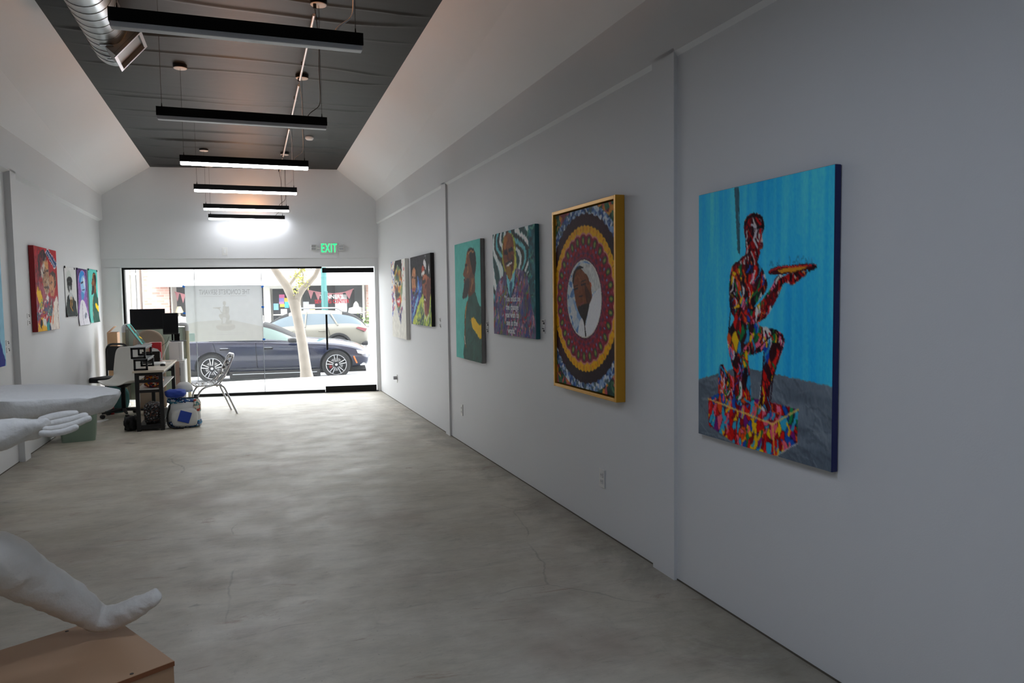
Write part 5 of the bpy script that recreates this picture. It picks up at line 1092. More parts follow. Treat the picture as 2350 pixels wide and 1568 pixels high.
# ------------------------------------------------------------------ storage bin and a stray sheet
a = on_floor(141, 1018); b = on_floor(219, 1011); zb_ = fl(9.4)
t = thing('storage_bin', 'pale green plastic storage bin on the floor by the left wall', 'storage bin', ((a[0]+b[0])/2, (a[1]+b[1])/2, zb_), math.atan2(b[1]-a[1], b[0]-a[0])); w = float(np.linalg.norm((b-a)[:2])); hb = 0.40; dpt = 0.42
g = MB(); k = 0.045; n_ = 4
def ring(hx, hy, z, r=0.04): return [Vector((sx*(hx-r)+r*math.cos(a_), sy*(hy-r)+r*math.sin(a_)+dpt/2, z)) for sx, sy, a0 in ((1, 1, 0), (-1, 1, PI/2), (-1, -1, PI), (1, -1, 1.5*PI)) for a_ in [a0+PI/2*i/n_ for i in range(n_+1)]]
rs = [ring(w/2-0.0, dpt/2, 0.0), ring(w/2+0.03, dpt/2+0.03, hb), ring(w/2+0.05, dpt/2+0.05, hb), ring(w/2+0.05, dpt/2+0.05, hb-0.02), ring(w/2+0.024, dpt/2+0.024, hb-0.02), ]
rin = [ring(w/2+0.026, dpt/2+0.026, hb+0.0005), ring(w/2-0.006, dpt/2-0.006, 0.006)]
vs = rs[0]+rs[1]+rin[0]+rin[1]; m_ = len(rs[0]); fs = [tuple(range(m_-1, -1, -1))]
for q_ in range(3): fs += [(q_*m_+i, q_*m_+(i+1) % m_, (q_+1)*m_+(i+1) % m_, (q_+1)*m_+i) for i in range(m_)]
fs.append(tuple(range(3*m_, 4*m_))); obj('tub', g.add(vs, fs), 'bin_green', t, smooth=0.6)
g = MB(); vs = rs[2]+rs[3]+rs[4]; fs = [(q_*m_+i, q_*m_+(i+1) % m_, (q_+1)*m_+(i+1) % m_, (q_+1)*m_+i) for q_ in range(2) for i in range(m_)]; obj('rim', g.add(vs, fs), 'bin_green', t, smooth=0.6)
for xx in (-w*0.22, w*0.24):
    g = MB(); g.hexa([(xx-0.012, -0.006, 0.01), (xx+0.012, -0.006, 0.01), (xx+0.012, 0.02, 0.01), (xx-0.012, 0.02, 0.01), (xx-0.012, -0.036, hb-0.03), (xx+0.012, -0.036, hb-0.03), (xx+0.012, 0.0, hb-0.03), (xx-0.012, 0.0, hb-0.03)]); obj('rib', g, 'bin_green', t)
P = on_floor(228, 968); g = MB(); g.hexa([(-0.09, -0.06, 0.001), (0.03, -0.09, 0.001), (0.10, 0.06, 0.003), (-0.05, 0.08, 0.001), (-0.09, -0.06, 0.002), (0.03, -0.09, 0.002), (0.10, 0.06, 0.02), (-0.05, 0.08, 0.003)])
tag(obj('paper_sheet', g, 'paper_white', loc=(P[0], P[1], fl(P[1])+0.001)), 'white sheet of paper lying on the floor beside the storage bin', 'paper')
# ================================================================== plaster sculpture on a board plinth
mat('plaster', (222, 219, 212), 0.75, bump=0.6, bscale=30, var=0.05, vscale=9, spec=0.25); mat('fibreboard', (176, 140, 108), 0.6, var=0.05, vscale=5); mat('fibreboard_edge', (128, 76, 44), 0.65); mat('screw', (60, 50, 44), 0.4, metal=0.7)
BZ = 0.33
pA, pB = Vector(at_z(400, 1517, BZ)), Vector(at_z(238, 1418, BZ)); e1 = (Vector(at_z(265, 1568, BZ))-pA).normalized(); e2 = (pB-pA); e2 = (e2-e1*e2.dot(e1)); wB = e2.length; e2.normalize(); LB = 1.42
rz = math.atan2(-e1.y, -e1.x); z0 = fl(2.5)
t = thing('plinth', 'low brown fibreboard plinth under the white plaster sculpture', 'plinth', (pA.x, pA.y, z0), rz); hB = BZ-z0          # local: -X runs along the front, +Y away
g = MB(); th = 0.018
g.box((-LB/2, wB/2, hB-th/2), (LB, wB, th)); obj('top_board', g, 'fibreboard', t, bevel=0.0015)
for yy in (0.002+th/2, wB-th/2-0.002):
    g = MB(); g.box((-LB/2, yy, (hB-th)/2), (LB-0.004, th, hB-th)); obj('side_board', g, 'fibreboard', t)
for xx in (-th/2-0.002, -LB+th/2+0.002):
    g = MB(); g.box((xx, wB/2, (hB-th)/2), (th, wB-2*th-0.006, hB-th)); obj('end_board', g, 'fibreboard', t)
g = MB(); g.box((-LB/2, -0.0008, hB-th/2), (LB, 0.0016, th-0.002)); obj('board_edge', g, 'fibreboard_edge', t, label='darker sawn edge of the top board')
for xx, yy in ((-0.13, 0.02), (-0.55, 0.02), (-0.16, wB-0.02), (-0.45, wB-0.02), (-0.80, wB-0.02), (-0.8, 0.02)):
    g = MB(); g.lathe([(0.0065, 0.0), (0.006, 0.0012), (0.0, 0.0012)], (xx, yy, hB), 12); obj('screw', g, 'screw', t)
# the figure: one continuous body grown along its limbs
ST = thing('statue', 'unfinished white plaster statue of a kneeling figure holding out a tray', 'statue', (-1.28, 2.40, BZ))
V = []; E_ = []; RAD = []
def J(p, r, frm=None):
    V.append(Vector(p)); RAD.append(tuple(1.12*q for q in r) if isinstance(r, tuple) else (1.12*r, 1.12*r))
    if frm is not None: E_.append((frm, len(V)-1))
    return len(V)-1
ay = lambda px, py, y: tuple(at_y(px, py, y))
pel = J((-1.28, 2.40, 0.82), 0.135); ch = J((-1.29, 2.41, 1.02), 0.125, pel); ch2 = J((-1.28, 2.42, 1.22), 0.145, ch); nk = J((-1.27, 2.43, 1.40), 0.062, ch2); hd = J((-1.24, 2.45, 1.50), 0.075, nk); hd2 = J((-1.23, 2.455, 1.60), 0.095, hd); J((-1.235, 2.45, 1.70), 0.065, hd2)
# leading leg: thigh, shin, planted heel and lifted foot
h1 = J((-1.17, 2.50, 0.80), 0.10, pel); k0 = J(ay(-75, 1275, 2.66), 0.085, h1); k1 = J(ay(2, 1287, 2.77), 0.089, k0)
c1 = J(ay(48, 1318, 2.82), 0.078, k1); c2 = J(ay(100, 1345, 2.87), 0.070, c1); c3 = J(ay(152, 1374, 2.92), 0.062, c2); an = J(ay(198, 1404, 2.96), 0.052, c3); he = J(ay(232, 1427, 2.985), (0.046, 0.046), an)
f1 = J(ay(283, 1409, 2.96), (0.044, 0.042), he); f2 = J(ay(330, 1385, 2.93), (0.027, 0.034), f1); J(ay(367, 1359, 2.91), (0.0145, 0.025), f2)
# kneeling leg
h2 = J((-1.30, 2.28, 0.78), 0.10, pel); m1 = J((-1.17, 2.30, 0.60), 0.085, h2); kn = J((-1.03, 2.34, 0.425), 0.070, m1); s1 = J((-1.18, 2.27, 0.408), 0.058, kn); s2 = J((-1.36, 2.19, 0.395), 0.045, s1); a2 = J((-1.46, 2.14, 0.392), 0.036, s2); J((-1.52, 2.11, 0.372), 0.022, a2)
# near arm under the tray
sh1 = J((-1.24, 2.27, 1.30), 0.070, ch2); el = J((-1.12, 2.24, 1.06), 0.050, sh1); fa = J(ay(-90, 1010, 2.40), 0.046, el); wr_ = J(ay(10, 997, 2.45), 0.040, fa); pm = J(ay(62, 988, 2.47), (0.028, 0.040), wr_); pm2 = J(ay(98, 978, 2.48), (0.022, 0.036), pm); J(ay(124, 971, 2.485), (0.010, 0.026), pm2)
# far arm
sh2 = J((-1.22, 2.57, 1.30), 0.070, ch2); el2 = J((-1.08, 2.70, 1.07), 0.050, sh2); wr2 = J((-0.88, 2.80, 1.13), 0.036, el2); J((-0.80, 2.81, 1.155), (0.025, 0.035), wr2)
me = bpy.data.meshes.new('body'); off = ST.location; me.from_pydata([tuple(v-off) for v in V], E_, []); o = obj('body', me, 'plaster', ST)
sk = o.modifiers.new('skin', 'SKIN'); 
for i, sv in enumerate(me.skin_vertices[0].data): sv.radius = RAD[i]; sv.use_root = (i == 0)
ss = o.modifiers.new('sub', 'SUBSURF'); ss.levels = ss.render_levels = 3
tx = bpy.data.textures.new('lumps', 'CLOUDS'); tx.noise_scale = 0.06; tx.noise_depth = 3
dp_ = o.modifiers.new('lumps', 'DISPLACE'); dp_.texture = tx; dp_.strength = 0.020; dp_.mid_level = 0.5
baked(o); finish(o, 4)
# fingers of the near hand, each its own chain rooted in the palm
def finger(pts, rad, nm='finger'):
    me = bpy.data.meshes.new(nm); me.from_pydata([tuple(Vector(p)-off) for p in pts], [(i, i+1) for i in range(len(pts)-1)], []); o = obj(nm, me, 'plaster', ST); m_ = o.modifiers.new('skin', 'SKIN')
    for i, sv in enumerate(me.skin_vertices[0].data): sv.radius = (rad[i], rad[i]); sv.use_root = (i == 0)
    q_ = o.modifiers.new('sub', 'SUBSURF'); q_.levels = q_.render_levels = 2
    d_ = o.modifiers.new('lumps', 'DISPLACE'); d_.texture = tx; d_.strength = 0.007; baked(o); finish(o, 4)
finger([ay(86, 968, 2.51), ay(118, 958, 2.51), ay(152, 952, 2.51), ay(183, 948, 2.51)], [0.013, 0.0135, 0.0125, 0.0105])
finger([ay(92, 978, 2.49), ay(128, 972, 2.485), ay(168, 964, 2.48), ay(203, 952, 2.48)], [0.013, 0.0135, 0.0125, 0.0105])
finger([ay(94, 987, 2.465), ay(132, 984, 2.455), ay(172, 974, 2.45), ay(211, 958, 2.45)], [0.0125, 0.0130, 0.0120, 0.0100])
finger([ay(88, 995, 2.44), ay(120, 996, 2.43), ay(152, 990, 2.42), ay(182, 978, 2.42)], [0.0115, 0.0115, 0.0105, 0.0090])
finger([ay(36, 980, 2.52), ay(66, 966, 2.56), ay(98, 958, 2.58), ay(124, 953, 2.58)], [0.014, 0.0145, 0.013, 0.011], 'thumb')
# the tray: a thick oval dish of plaster
yc_ = 2.72; tc = Vector(at_y(78, 898, yc_)); RA, RBm = 0.245, 0.205
g = MB(); prof = [(0.0, 0.0), (0.93, 0.0), (0.985, -0.002), (1.0, -0.008), (0.985, -0.02), (0.955, -0.038), (0.92, -0.056), (0.80, -0.068), (0.0, -0.074)]
n = 72; vs = []; rr = np.random.default_rng(4)
wob = [1+0.018*math.sin(3*a+1)+0.012*math.sin(7*a)+0.008*math.sin(13*a+2) for a in np.linspace(0, 2*PI, n, endpoint=False)]
for i, (q_, z) in enumerate(prof):
    for k in range(n):
        a = 2*PI*k/n; vs.append((RA*q_*wob[k]*math.cos(a), RBm*q_*wob[k]*math.sin(a), z+0.004*math.sin(5*a+i)*(1 if 2 < i < 8 else 0)))
fs = [(i*n+k, i*n+(k+1) % n, (i+1)*n+(k+1) % n, (i+1)*n+k) for i in range(1, len(prof)-2) for k in range(n)]
g.add(vs, fs+[tuple(range(n, 2*n)), tuple(range((len(prof)-2)*n, (len(prof)-1)*n))])
obj('tray', g, 'plaster', ST, smooth=0.9, loc=tc-off, rot=(0.0, 0.045, -0.2))
# ================================================================== poster taped inside the shop window
mat('poster_paper', (214, 214, 212), 0.6); 
def paper_mat(name, rgb, tr):
    m = bpy.data.materials.new(name); m.use_nodes = True; nt = m.node_tree; nt.nodes.clear(); out = nd(nt, 'ShaderNodeOutputMaterial')
    d = nd(nt, 'ShaderNodeBsdfDiffuse'); d.inputs[0].default_value = (*lin(rgb), 1); tl = nd(nt, 'ShaderNodeBsdfTranslucent'); tl.inputs[0].default_value = (*lin(rgb), 1)
    mx = nd(nt, 'ShaderNodeMixShader'); mx.inputs[0].default_value = tr; nt.links.new(d.outputs[0], mx.inputs[1]); nt.links.new(tl.outputs[0], mx.inputs[2]); nt.links.new(mx.outputs[0], out.inputs[0]); MATS[name] = m
PTR = 0.12
paper_mat('backlit_paper', (222, 225, 226), PTR)
_b = MATS['backlit_paper'].node_tree; _a = nd(_b, 'ShaderNodeVertexColor'); _a.layer_name = 'paint'
for _n in _b.nodes:
    if _n.type in ('BSDF_DIFFUSE', 'BSDF_TRANSLUCENT'): _b.links.new(_a.outputs[0], _n.inputs[0])
def film_mat(name, rgb, f):
    m = bpy.data.materials.new(name); m.use_nodes = True; nt = m.node_tree; nt.nodes.clear(); out = nd(nt, 'ShaderNodeOutputMaterial'); tr = nd(nt, 'ShaderNodeBsdfTransparent'); d = nd(nt, 'ShaderNodeBsdfDiffuse'); d.inputs[0].default_value = (*lin(rgb), 1)
    mx = nd(nt, 'ShaderNodeMixShader'); mx.inputs[0].default_value = f; nt.links.new(tr.outputs[0], mx.inputs[1]); nt.links.new(d.outputs[0], mx.inputs[2]); nt.links.new(mx.outputs[0], out.inputs[0]); MATS[name] = m
film_mat('faint_ink', (120, 120, 120), 0.34)
mat('blue_tape', (40, 120, 220), 0.6); mat('clear_tape', (200, 225, 225), 0.4)
VP = V1+0.022
ul, ztp = on_front(423.5, 656, VP); ur, zbp = on_front(604.5, 781, VP); uc = (ul+ur)/2; pw = ur-ul; ph = ztp-zbp
t = thing('window_poster', 'large poster taped inside the window, its print showing through reversed', 'poster', front(uc, VP, zbp), FROT)
A = Art(200, 128, (224, 227, 228), [(0, 155), (1808, 155), (1808, 1380), (100, 1405)], asp=pw/ph); A.c[:] -= (14*np.clip(0.25-A.V, 0, 1)*4)[..., None]
A.poly([(20, 1030), (330, 970), (780, 940), (1100, 940), (1850, 1095), (1850, 1420), (60, 1430)], (216, 217, 214), sm=False)
A.poly([(755, 1060), (870, 1035), (1050, 1020), (1170, 1050), (1170, 1120), (1060, 1160), (870, 1165), (770, 1120)], (207, 206, 202)); A.poly([(770, 1055), (870, 1035), (1050, 1020), (1160, 1048), (1000, 1070)], (212, 211, 206))
fig = [(905, 540), (935, 520), (970, 540), (975, 590), (955, 625), (1000, 645), (1035, 640), (1050, 720), (1040, 800), (1065, 860), (1045, 960), (1095, 950), (1100, 1000), (1070, 1030), (870, 1030), (880, 960), (830, 880), (812, 835), (840, 808), (920, 800), (870, 790), (810, 700), (690, 678), (690, 662), (860, 658), (830, 690), (885, 770), (900, 700), (905, 640), (925, 620), (905, 590)]
A.poly(fig, (208, 208, 204), jit=5, seed=3, sc=(40, 40)); A.poly([(905, 885), (960, 880), (980, 930), (955, 1000), (910, 1005), (900, 940)], (218, 219, 218)); A.grain(2, 20, 14)
for q in ([(360, 412), (1440, 400)],): A.line(q, 0.005, (204, 204, 204))
for q in ([(400, 1255), (1440, 1245)], [(420, 1222), (1380, 1212)]): A.line(q, 0.004, (208, 208, 208))
o = obj('sheet', A.face_mesh('sheet', pw, ph), 'backlit_paper', t)
def px2p(x, y):                                                       # from the 9.8x view of the poster
    u, z = on_front(x/9.8+420, y/9.8+640, VP); return (u-uc, z-zbp)
pa, pb_ = px2p(360, 310), px2p(1505, 310)
tt = text('lettering', 'THE CONCRETE SERVANT', 0.115, 'faint_ink', t, ((pa[0]+pb_[0])/2, -0.0012, pa[1]), depth=0.0, bold=0.0012, mirror=True)
sc = (pb_[0]-pa[0])/max(tt.dimensions.x, 0.01); tt.scale = (sc, 1.0, 1)
for (x, y, r_) in ((15, 175, 0.6), (28, 775, 0.1), (1785, 175, -0.6), (1795, 635, 0.1), (1820, 1362, 0.0)):
    a, b = px2p(x, y); g = MB(); g.box((0, 0, 0), (0.042, 0.0008, 0.03), rot=Euler((0, r_, 0))); obj('tape', g, 'blue_tape', t, loc=(a, -0.0022, b), label='blue masking tape')
g = MB(); a = px2p(120, 1230); b = px2p(270, 1405); g.box(((a[0]+b[0])/2, -0.0018, (a[1]+b[1])/2), (b[0]-a[0], 0.0006, a[1]-b[1])); obj('taped_sheet', g, 'clear_tape', t, label='pale aqua corner sheet')

# ================================================================== pavement, road and what stands on them
mat('pavement', (196, 196, 192), 0.8, var=0.05, vscale=1.5); mat('asphalt', (128, 130, 132), 0.85, var=0.06, vscale=3); mat('kerb_stone', (176, 176, 172), 0.8); mat('soil', (120, 96, 78), 0.9)
SW0, KB, RD2 = 13.0, 16.55, 30.0
def gz(y):                                                            # ground level along the street normal
    if y <= KB: return -0.035-0.125*(max(0, y-13.0)/(KB-13.0))
    return -0.40-0.22*min(1, (y-18.2)/9.0) if y > 18.2 else -0.36-0.04*(y-KB)/(18.2-KB)
us = (-14, 16)
def strip(g, ya, yb, za, zb, th=0.25):
    r = [street(us[0], ya, za), street(us[1], ya, za), street(us[1], yb, zb), street(us[0], yb, zb)]
    g.hexa([p-Vector((0, 0, th)) for p in r]+r)
def kz(u): return -0.158+0.0205*(u-0.19)
def sheet(g, ya, yb, za, zb, th):
    r = [street(us[0], ya, za(us[0])), street(us[1], ya, za(us[1])), street(us[1], yb, zb(us[1])), street(us[0], yb, zb(us[0]))]; g.hexa([p-Vector((0, 0, th)) for p in r]+r)
g = MB(); sheet(g, 12.72, KB-0.18, lambda u: -0.034, kz, 0.25); struct('sidewalk', g, 'pavement')
g = MB(); sheet(g, KB-0.17, KB, lambda u: kz(u)+0.004, lambda u: kz(u)+0.004, 0.4); struct('curb', g, 'kerb_stone')
g = MB(); strip(g, KB+0.002, 18.2, -0.36, -0.40); strip(g, 18.2, 29.2, -0.40, -0.62); struct('road', g, 'asphalt')
g = MB(); strip(g, 29.21, 33.5, -0.50, -0.48, 0.3); struct('sidewalk_far', g, 'pavement')
# seams scored in the near pavement
g = MB()



for u in np.arange(-5, 6, 1.5):
    g.bar(street(u, 13.2, -0.036), street(u, KB-0.2, kz(u)+0.001), 0.012, 0.002)
struct('trim_1', g, 'kerb_stone')
# ------------------------------------------------------------------ the street tree
mat('bark', (152, 144, 134), 0.85, bump=0.6, bscale=14, var=0.30, vscale=6); mat('leaf', (176, 176, 84), 0.6, var=0.3, vscale=9)
yt = 15.2; SP = lambda px, py, y=yt: street(on_street(px, py, y)[0], y, on_street(px, py, y)[1])
base = SP(704, 871); t = thing('street_tree', 'pale barked street tree forking in front of the shop window', 'tree', base)
m1 = lambda w_px: w_px/2/ (FPX/15.6)
tr_pts = [(705, 874, 19), (702, 850, 15), (698, 820, 14), (694, 790, 13.5), (688, 755, 13), (682, 725, 13), (677, 700, 15), (675, 688, 17)]
g = MB(); pp = [SP(x, y)-base for x, y, r in tr_pts]; pp[0].z = -0.02; g.tube(pp, [r/134 for _, _, r in tr_pts], 14); obj('trunk', g, 'bark', t, smooth=1)
def limb(pts, nm='branch'):
    g = MB(); g.tube([SP(x, y)-base+Vector((0, d, 0)) for x, y, r, d in pts], [r/130 for _, _, r, d in pts], 10); obj(nm, g, 'bark', t, smooth=1)
limb([(676, 700, 12, 0), (668, 680, 11, 0), (657, 655, 11, 0.05), (645, 638, 10, 0.1), (632, 618, 9.5, 0.15), (612, 585, 8, 0.25), (590, 540, 6, 0.4), (560, 480, 3, 0.6)])
limb([(679, 700, 10, 0), (684, 680, 8.5, -0.05), (694, 663, 8, -0.1), (708, 650, 7, -0.1), (722, 634, 6, -0.1), (732, 612, 6, -0.1), (740, 570, 4.5, -0.2), (752, 500, 3, -0.3)])
limb([(660, 662, 5, 0.05), (668, 650, 4, 0.1), (680, 634, 4, 0.15), (692, 622, 3.5, 0.2), (702, 610, 3, 0.2), (716, 575, 2, 0.3)])
limb([(700, 657, 4, -0.1), (694, 645, 2.5, -0.05), (696, 630, 1.6, 0), (690, 616, 1, 0)])
g = MB(); r_ = random.Random(5)
cl = [(694, 622, 9, 16), (688, 640, 8, 26), (695, 650, 9, 30), (672, 668, 8, 16), (700, 612, 8, 14), (664, 634, 5, 6), (682, 628, 6, 10), (690, 660, 6, 12), (706, 655, 7, 8)]
cl += [(650+30*k, 560-12*(k % 3), 26, 40) for k in range(5)]
for cx, cy, s_, n_ in cl:
    for _ in range(int(n_*1.7)):
        c = SP(r_.gauss(cx, s_*0.7), r_.gauss(cy, s_*0.7))-base+Vector((0, r_.gauss(0, 0.12), 0)); d = Vector((r_.gauss(0, 1), r_.gauss(0, 1), r_.gauss(0, 0.8))).normalized(); s2_ = d.orthogonal().normalized(); L = r_.uniform(0.035, 0.06); w_ = L*0.36
        g.add([c, c+d*L*0.5+s2_*w_, c+d*L, c+d*L*0.5-s2_*w_+d.cross(s2_)*0.008], [(0, 1, 2), (0, 2, 3)])
o = obj('foliage', g, 'leaf', t); o['kind'] = 'stuff'
g = MB(); q_ = street(on_street(703, 874, yt)[0], yt, 0); zz = gz(yt); 
g.box((0, 0, 0), (1.15, 0.75, 0.012)); obj_ = obj('tree_pit', g, 'soil', loc=(q_.x-0.05, q_.y, zz+0.012), rot=(0.036, 0, SROT)); tag(obj_, 'square of bare soil in the pavement around the street tree', 'tree pit')

# our side of the street above and beside the shop front
mat('street_wall', (150, 138, 124), 0.8, var=0.06, vscale=2)
g = MB()
for u0, u1, z0_, z1_ in ((-14, -2.42, -0.3, 6.2), (2.37, 16, -0.3, 6.2), (-2.42, 2.37, 3.0, 6.2)): fbox(g, u0, u1, 0.52, 0.75, z0_, z1_)
struct('wall_street', g, 'street_wall')

# ================================================================== cars
mat('car_navy', (8, 19, 48), 0.16, metal=0.0, coat=0.5); mat('car_beige', (108, 106, 96), 0.4, metal=0.1, coat=0.3); mat('tyre', (30, 31, 33), 0.75); mat('rim_dark', (40, 42, 46), 0.35, metal=0.7); mat('rim_bright', (205, 208, 212), 0.22, metal=1.0); mat('wheel_well', (12, 12, 13), 0.9)
mat('car_glass', (70, 92, 86), 0.05, spec=0.5); mat('car_glass_pale', (72, 86, 94), 0.08, spec=0.5); mat('lamp_clear', (205, 212, 220), 0.12, spec=0.8, coat=1.0); mat('amber', (226, 110, 50), 0.3, emit=(226, 110, 50), estr=0.05); mat('tail_red', (112, 44, 54), 0.2, coat=1.0); mat('caliper_red', (150, 24, 34), 0.4); mat('disc_metal', (150, 150, 152), 0.35, metal=0.9); mat('black_trim', (20, 21, 23), 0.4)
def loft_car(name, label, loc, rz, st, paint, glass, axle, wheel_r, gl, arch, group):
    """st: (x, z sill, z belt, z top, half width, half width of roof); gl: station ranges for side glass, windscreen, rear glass"""
    t = thing(name, label, 'car', loc, rz, group)
    half = []
    for (x, zb, zl, zt, w, wt) in st:
        half.append([(x, 0.0, zb), (x, 0.72*w, zb), (x, 0.95*w, zb+0.08), (x, 1.0*w, zb+0.42*(zl-zb)), (x, 0.985*w, zl-0.13*(zl-zb)), (x, 0.93*w, zl), (x, wt, zt-0.045), (x, 0.6*wt, zt-0.008), (x, 0.0, zt)])
    n = len(half[0]); bm = bmesh.new(); R = []
    for h in half:
        row = [bm.verts.new(p) for p in h]+[bm.verts.new((p[0], -p[1], p[2])) for p in h[-2:0:-1]]; R.append(row)
    m = len(R[0])
    for i in range(len(R)-1):
        for j in range(m):
            f = bm.faces.new((R[i][j], R[i][(j+1) % m], R[i+1][(j+1) % m], R[i+1][j])); jj = j if j < n-1 else m-1-j
            if jj == 5 and gl[0][0] <= i < gl[0][1]: f.material_index = 1
            if jj in (6, 7) and gl[1][0] <= i < gl[1][1]: f.material_index = 2
            if jj in (6, 7) and gl[2][0] <= i < gl[2][1]: f.material_index = 3
    bm.faces.new(R[0][::-1]); bm.faces.new(R[-1]); bmesh.ops.recalc_face_normals(bm, faces=bm.faces)
    me = bpy.data.meshes.new('car_body'); bm.to_mesh(me); bm.free(); o = bpy.data.objects.new('car_body', me); COL.objects.link(o)
    for mm in (paint, glass, glass, glass, 'wheel_well'): me.materials.append(MATS[mm])
    s_ = o.modifiers.new('ss', 'SUBSURF'); s_.levels = s_.render_levels = 2; baked(o)
    cm = MB()
    for ax in axle:
        for sy in (-1, 1): cm.cyl((ax, sy*0.62, wheel_r), (ax, sy*1.3, wheel_r), arch, 40)
    cu = bpy.data.objects.new('cutter', cm.mesh('cutter')); COL.objects.link(cu); cu.data.materials.append(MATS['wheel_well'])
    for p in cu.data.polygons: p.material_index = 0
    b = o.modifiers.new('b', 'BOOLEAN'); b.operation = 'DIFFERENCE'; b.object = cu; b.solver = 'EXACT'; b.material_mode = 'TRANSFER'; baked(o)
    bpy.data.objects.remove(cu); src = o.data; mats_ = [mm.name if mm else '' for mm in src.materials]
    groups = {}
    for p in src.polygons: groups.setdefault(p.material_index if p.material_index in (1, 2, 3) else 0, []).append(p.index)
    for k, nm in ((0, 'body'), (1, 'side_window'), (2, 'windscreen'), (3, 'rear_window')):
        fs = groups.get(k, [])
        if not fs: continue
        split = [fs] if k != 1 else [[f for f in fs if src.polygons[f].center.y > 0], [f for f in fs if src.polygons[f].center.y < 0]]
        for q_ in split:
            bm = bmesh.new(); bm.from_mesh(src); bm.faces.ensure_lookup_table(); keep = set(q_); bmesh.ops.delete(bm, geom=[f for f in bm.faces if f.index not in keep], context='FACES')
            m2 = bpy.data.meshes.new(nm); bm.to_mesh(m2); bm.free()
            for mm in src.materials: m2.materials.append(mm)
            c_ = bpy.data.objects.new(nm, m2); COL.objects.link(c_); c_.parent = t; finish(c_, 0.6)
    bpy.data.objects.remove(o)
    return t
def wheel(t, x, y, r, side, caliper=None, spokes=5, rim=0.72, nm='wheel'):
    g = MB(); w = 0.22; pr = [(r*rim, -w/2+0.01), (r*0.95, -w/2), (r, -w/2+0.03), (r, w/2-0.03), (r*0.95, w/2), (r*rim, w/2-0.01)]
    g.lathe([(a, b*side) for a, b in pr], (x, y, r), 44, axis='Y', caps=False); wo = obj(nm, g, 'tyre', t, smooth=0.7)
    g = MB(); fo = side*(w/2-0.008); g.lathe([(r*rim*1.0, fo), (r*rim*1.01, fo+side*0.006), (r*rim*0.955, fo+side*0.004), (r*rim*0.94, fo-side*0.03)], (x, y, r), 44, axis='Y', caps=False); obj('rim', g, 'rim_bright', wo, smooth=0.7)
    g = MB(); g.lathe([(r*rim*0.96, fo-side*0.03), (r*rim*0.9, fo-side*0.12), (0.0, fo-side*0.13)], (x, y, r), 40, axis='Y', caps=False); obj('barrel', g, 'rim_dark', wo, smooth=0.7)
    g = MB(); g.lathe([(0.0, fo-side*0.06), (r*0.46, fo-side*0.06), (r*0.46, fo-side*0.075)], (x, y, r), 32, axis='Y', caps=False); obj('brake_disc', g, 'disc_metal', wo, smooth=0.7)
    if caliper:
        g = MB(); g.box((x-r*0.40, y+fo-side*0.055, r-0.02), (r*0.22, 0.04, r*0.42)); obj('caliper', g, caliper, wo, bevel=0.01)
    g = MB(); gd = MB()
    for k in range(spokes):
        for e in (-0.13, 0.13):
            a = 2*PI*k/spokes+0.35; p = lambda rr, d, e_: Vector((x+rr*math.cos(a+d), y+fo+e_, r+rr*math.sin(a+d)))
            g.bar(p(r*rim*0.30, e*1.6, side*0.006), p(r*rim*0.95, e*1.35, side*0.0), 0.016, 0.026, up=(0, 1, 0)); gd.bar(p(r*rim*0.16, e*2.5, -side*0.008), p(r*rim*0.93, e*1.35, -side*0.010), 0.045, 0.02, up=(0, 1, 0))
    obj('spokes', gd, 'rim_dark', wo); obj('spoke_face', g, 'rim_bright', wo)
    g = MB(); g.lathe([(0.0, fo+side*0.012), (0.03, fo+side*0.010), (0.034, fo+side*0.0)], (x, y, r), 20, axis='Y', caps=False); obj('hub_cap', g, 'rim_bright', wo, smooth=0.7)
    g = MB(); g.lathe([(0.034, fo), (r*rim*0.30, fo-side*0.006), (r*rim*0.32, fo-side*0.03)], (x, y, r), 20, axis='Y', caps=False); obj('hub', g, 'rim_dark', wo, smooth=0.7)
    return wo
def on_side(t, prof_y, name, pts, m, th=0.012, label=None):
    g = MB(); g.prism(pts, lambda a, b: Vector((a, prof_y(a, b), b)), lambda a, b: Vector((a, prof_y(a, b)+th, b))); return obj(name, g, m, t, label=label)
# --- the navy saloon at the near kerb: nose to the right, its right side towards us (local -Y)
yC = 18.2; (uf, zf_), (ur_, zr_) = on_street(772, 838, yC), on_street(487, 845, yC); wbase = uf-ur_; WRAD = 0.335
um = (uf+ur_)/2; k = wbase/2.80; zroad = (zf_+zr_)/2-WRAD*k
sed = [(-2.32, 0.46, 0.84, 0.90, 0.62, 0.50), (-2.26, 0.34, 0.93, 1.0, 0.80, 0.66), (-2.0, 0.26, 0.985, 1.05, 0.90, 0.74), (-1.72, 0.22, 0.99, 1.15, 0.93, 0.68), (-1.42, 0.17, 0.985, 1.27, 0.94, 0.62), (-1.05, 0.15, 0.97, 1.38, 0.94, 0.58), (-0.62, 0.14, 0.955, 1.425, 0.94, 0.58), (-0.28, 0.14, 0.945, 1.38, 0.94, 0.58),
       (0.0, 0.14, 0.935, 1.27, 0.94, 0.60), (0.28, 0.14, 0.925, 1.12, 0.94, 0.64), (0.52, 0.14, 0.915, 0.99, 0.94, 0.70), (0.72, 0.15, 0.905, 0.955, 0.94, 0.78), (1.2, 0.17, 0.875, 0.93, 0.935, 0.80), (1.6, 0.22, 0.82, 0.875, 0.92, 0.78), (1.9, 0.22, 0.75, 0.80, 0.86, 0.70), (2.07, 0.24, 0.66, 0.70, 0.76, 0.60), (2.15, 0.28, 0.56, 0.60, 0.64, 0.5), (2.18, 0.34, 0.50, 0.53, 0.54, 0.44)]
sed = [tuple(v*k for v in s) for s in sed]
o0 = street(um, yC, zroad, 0.88*k)
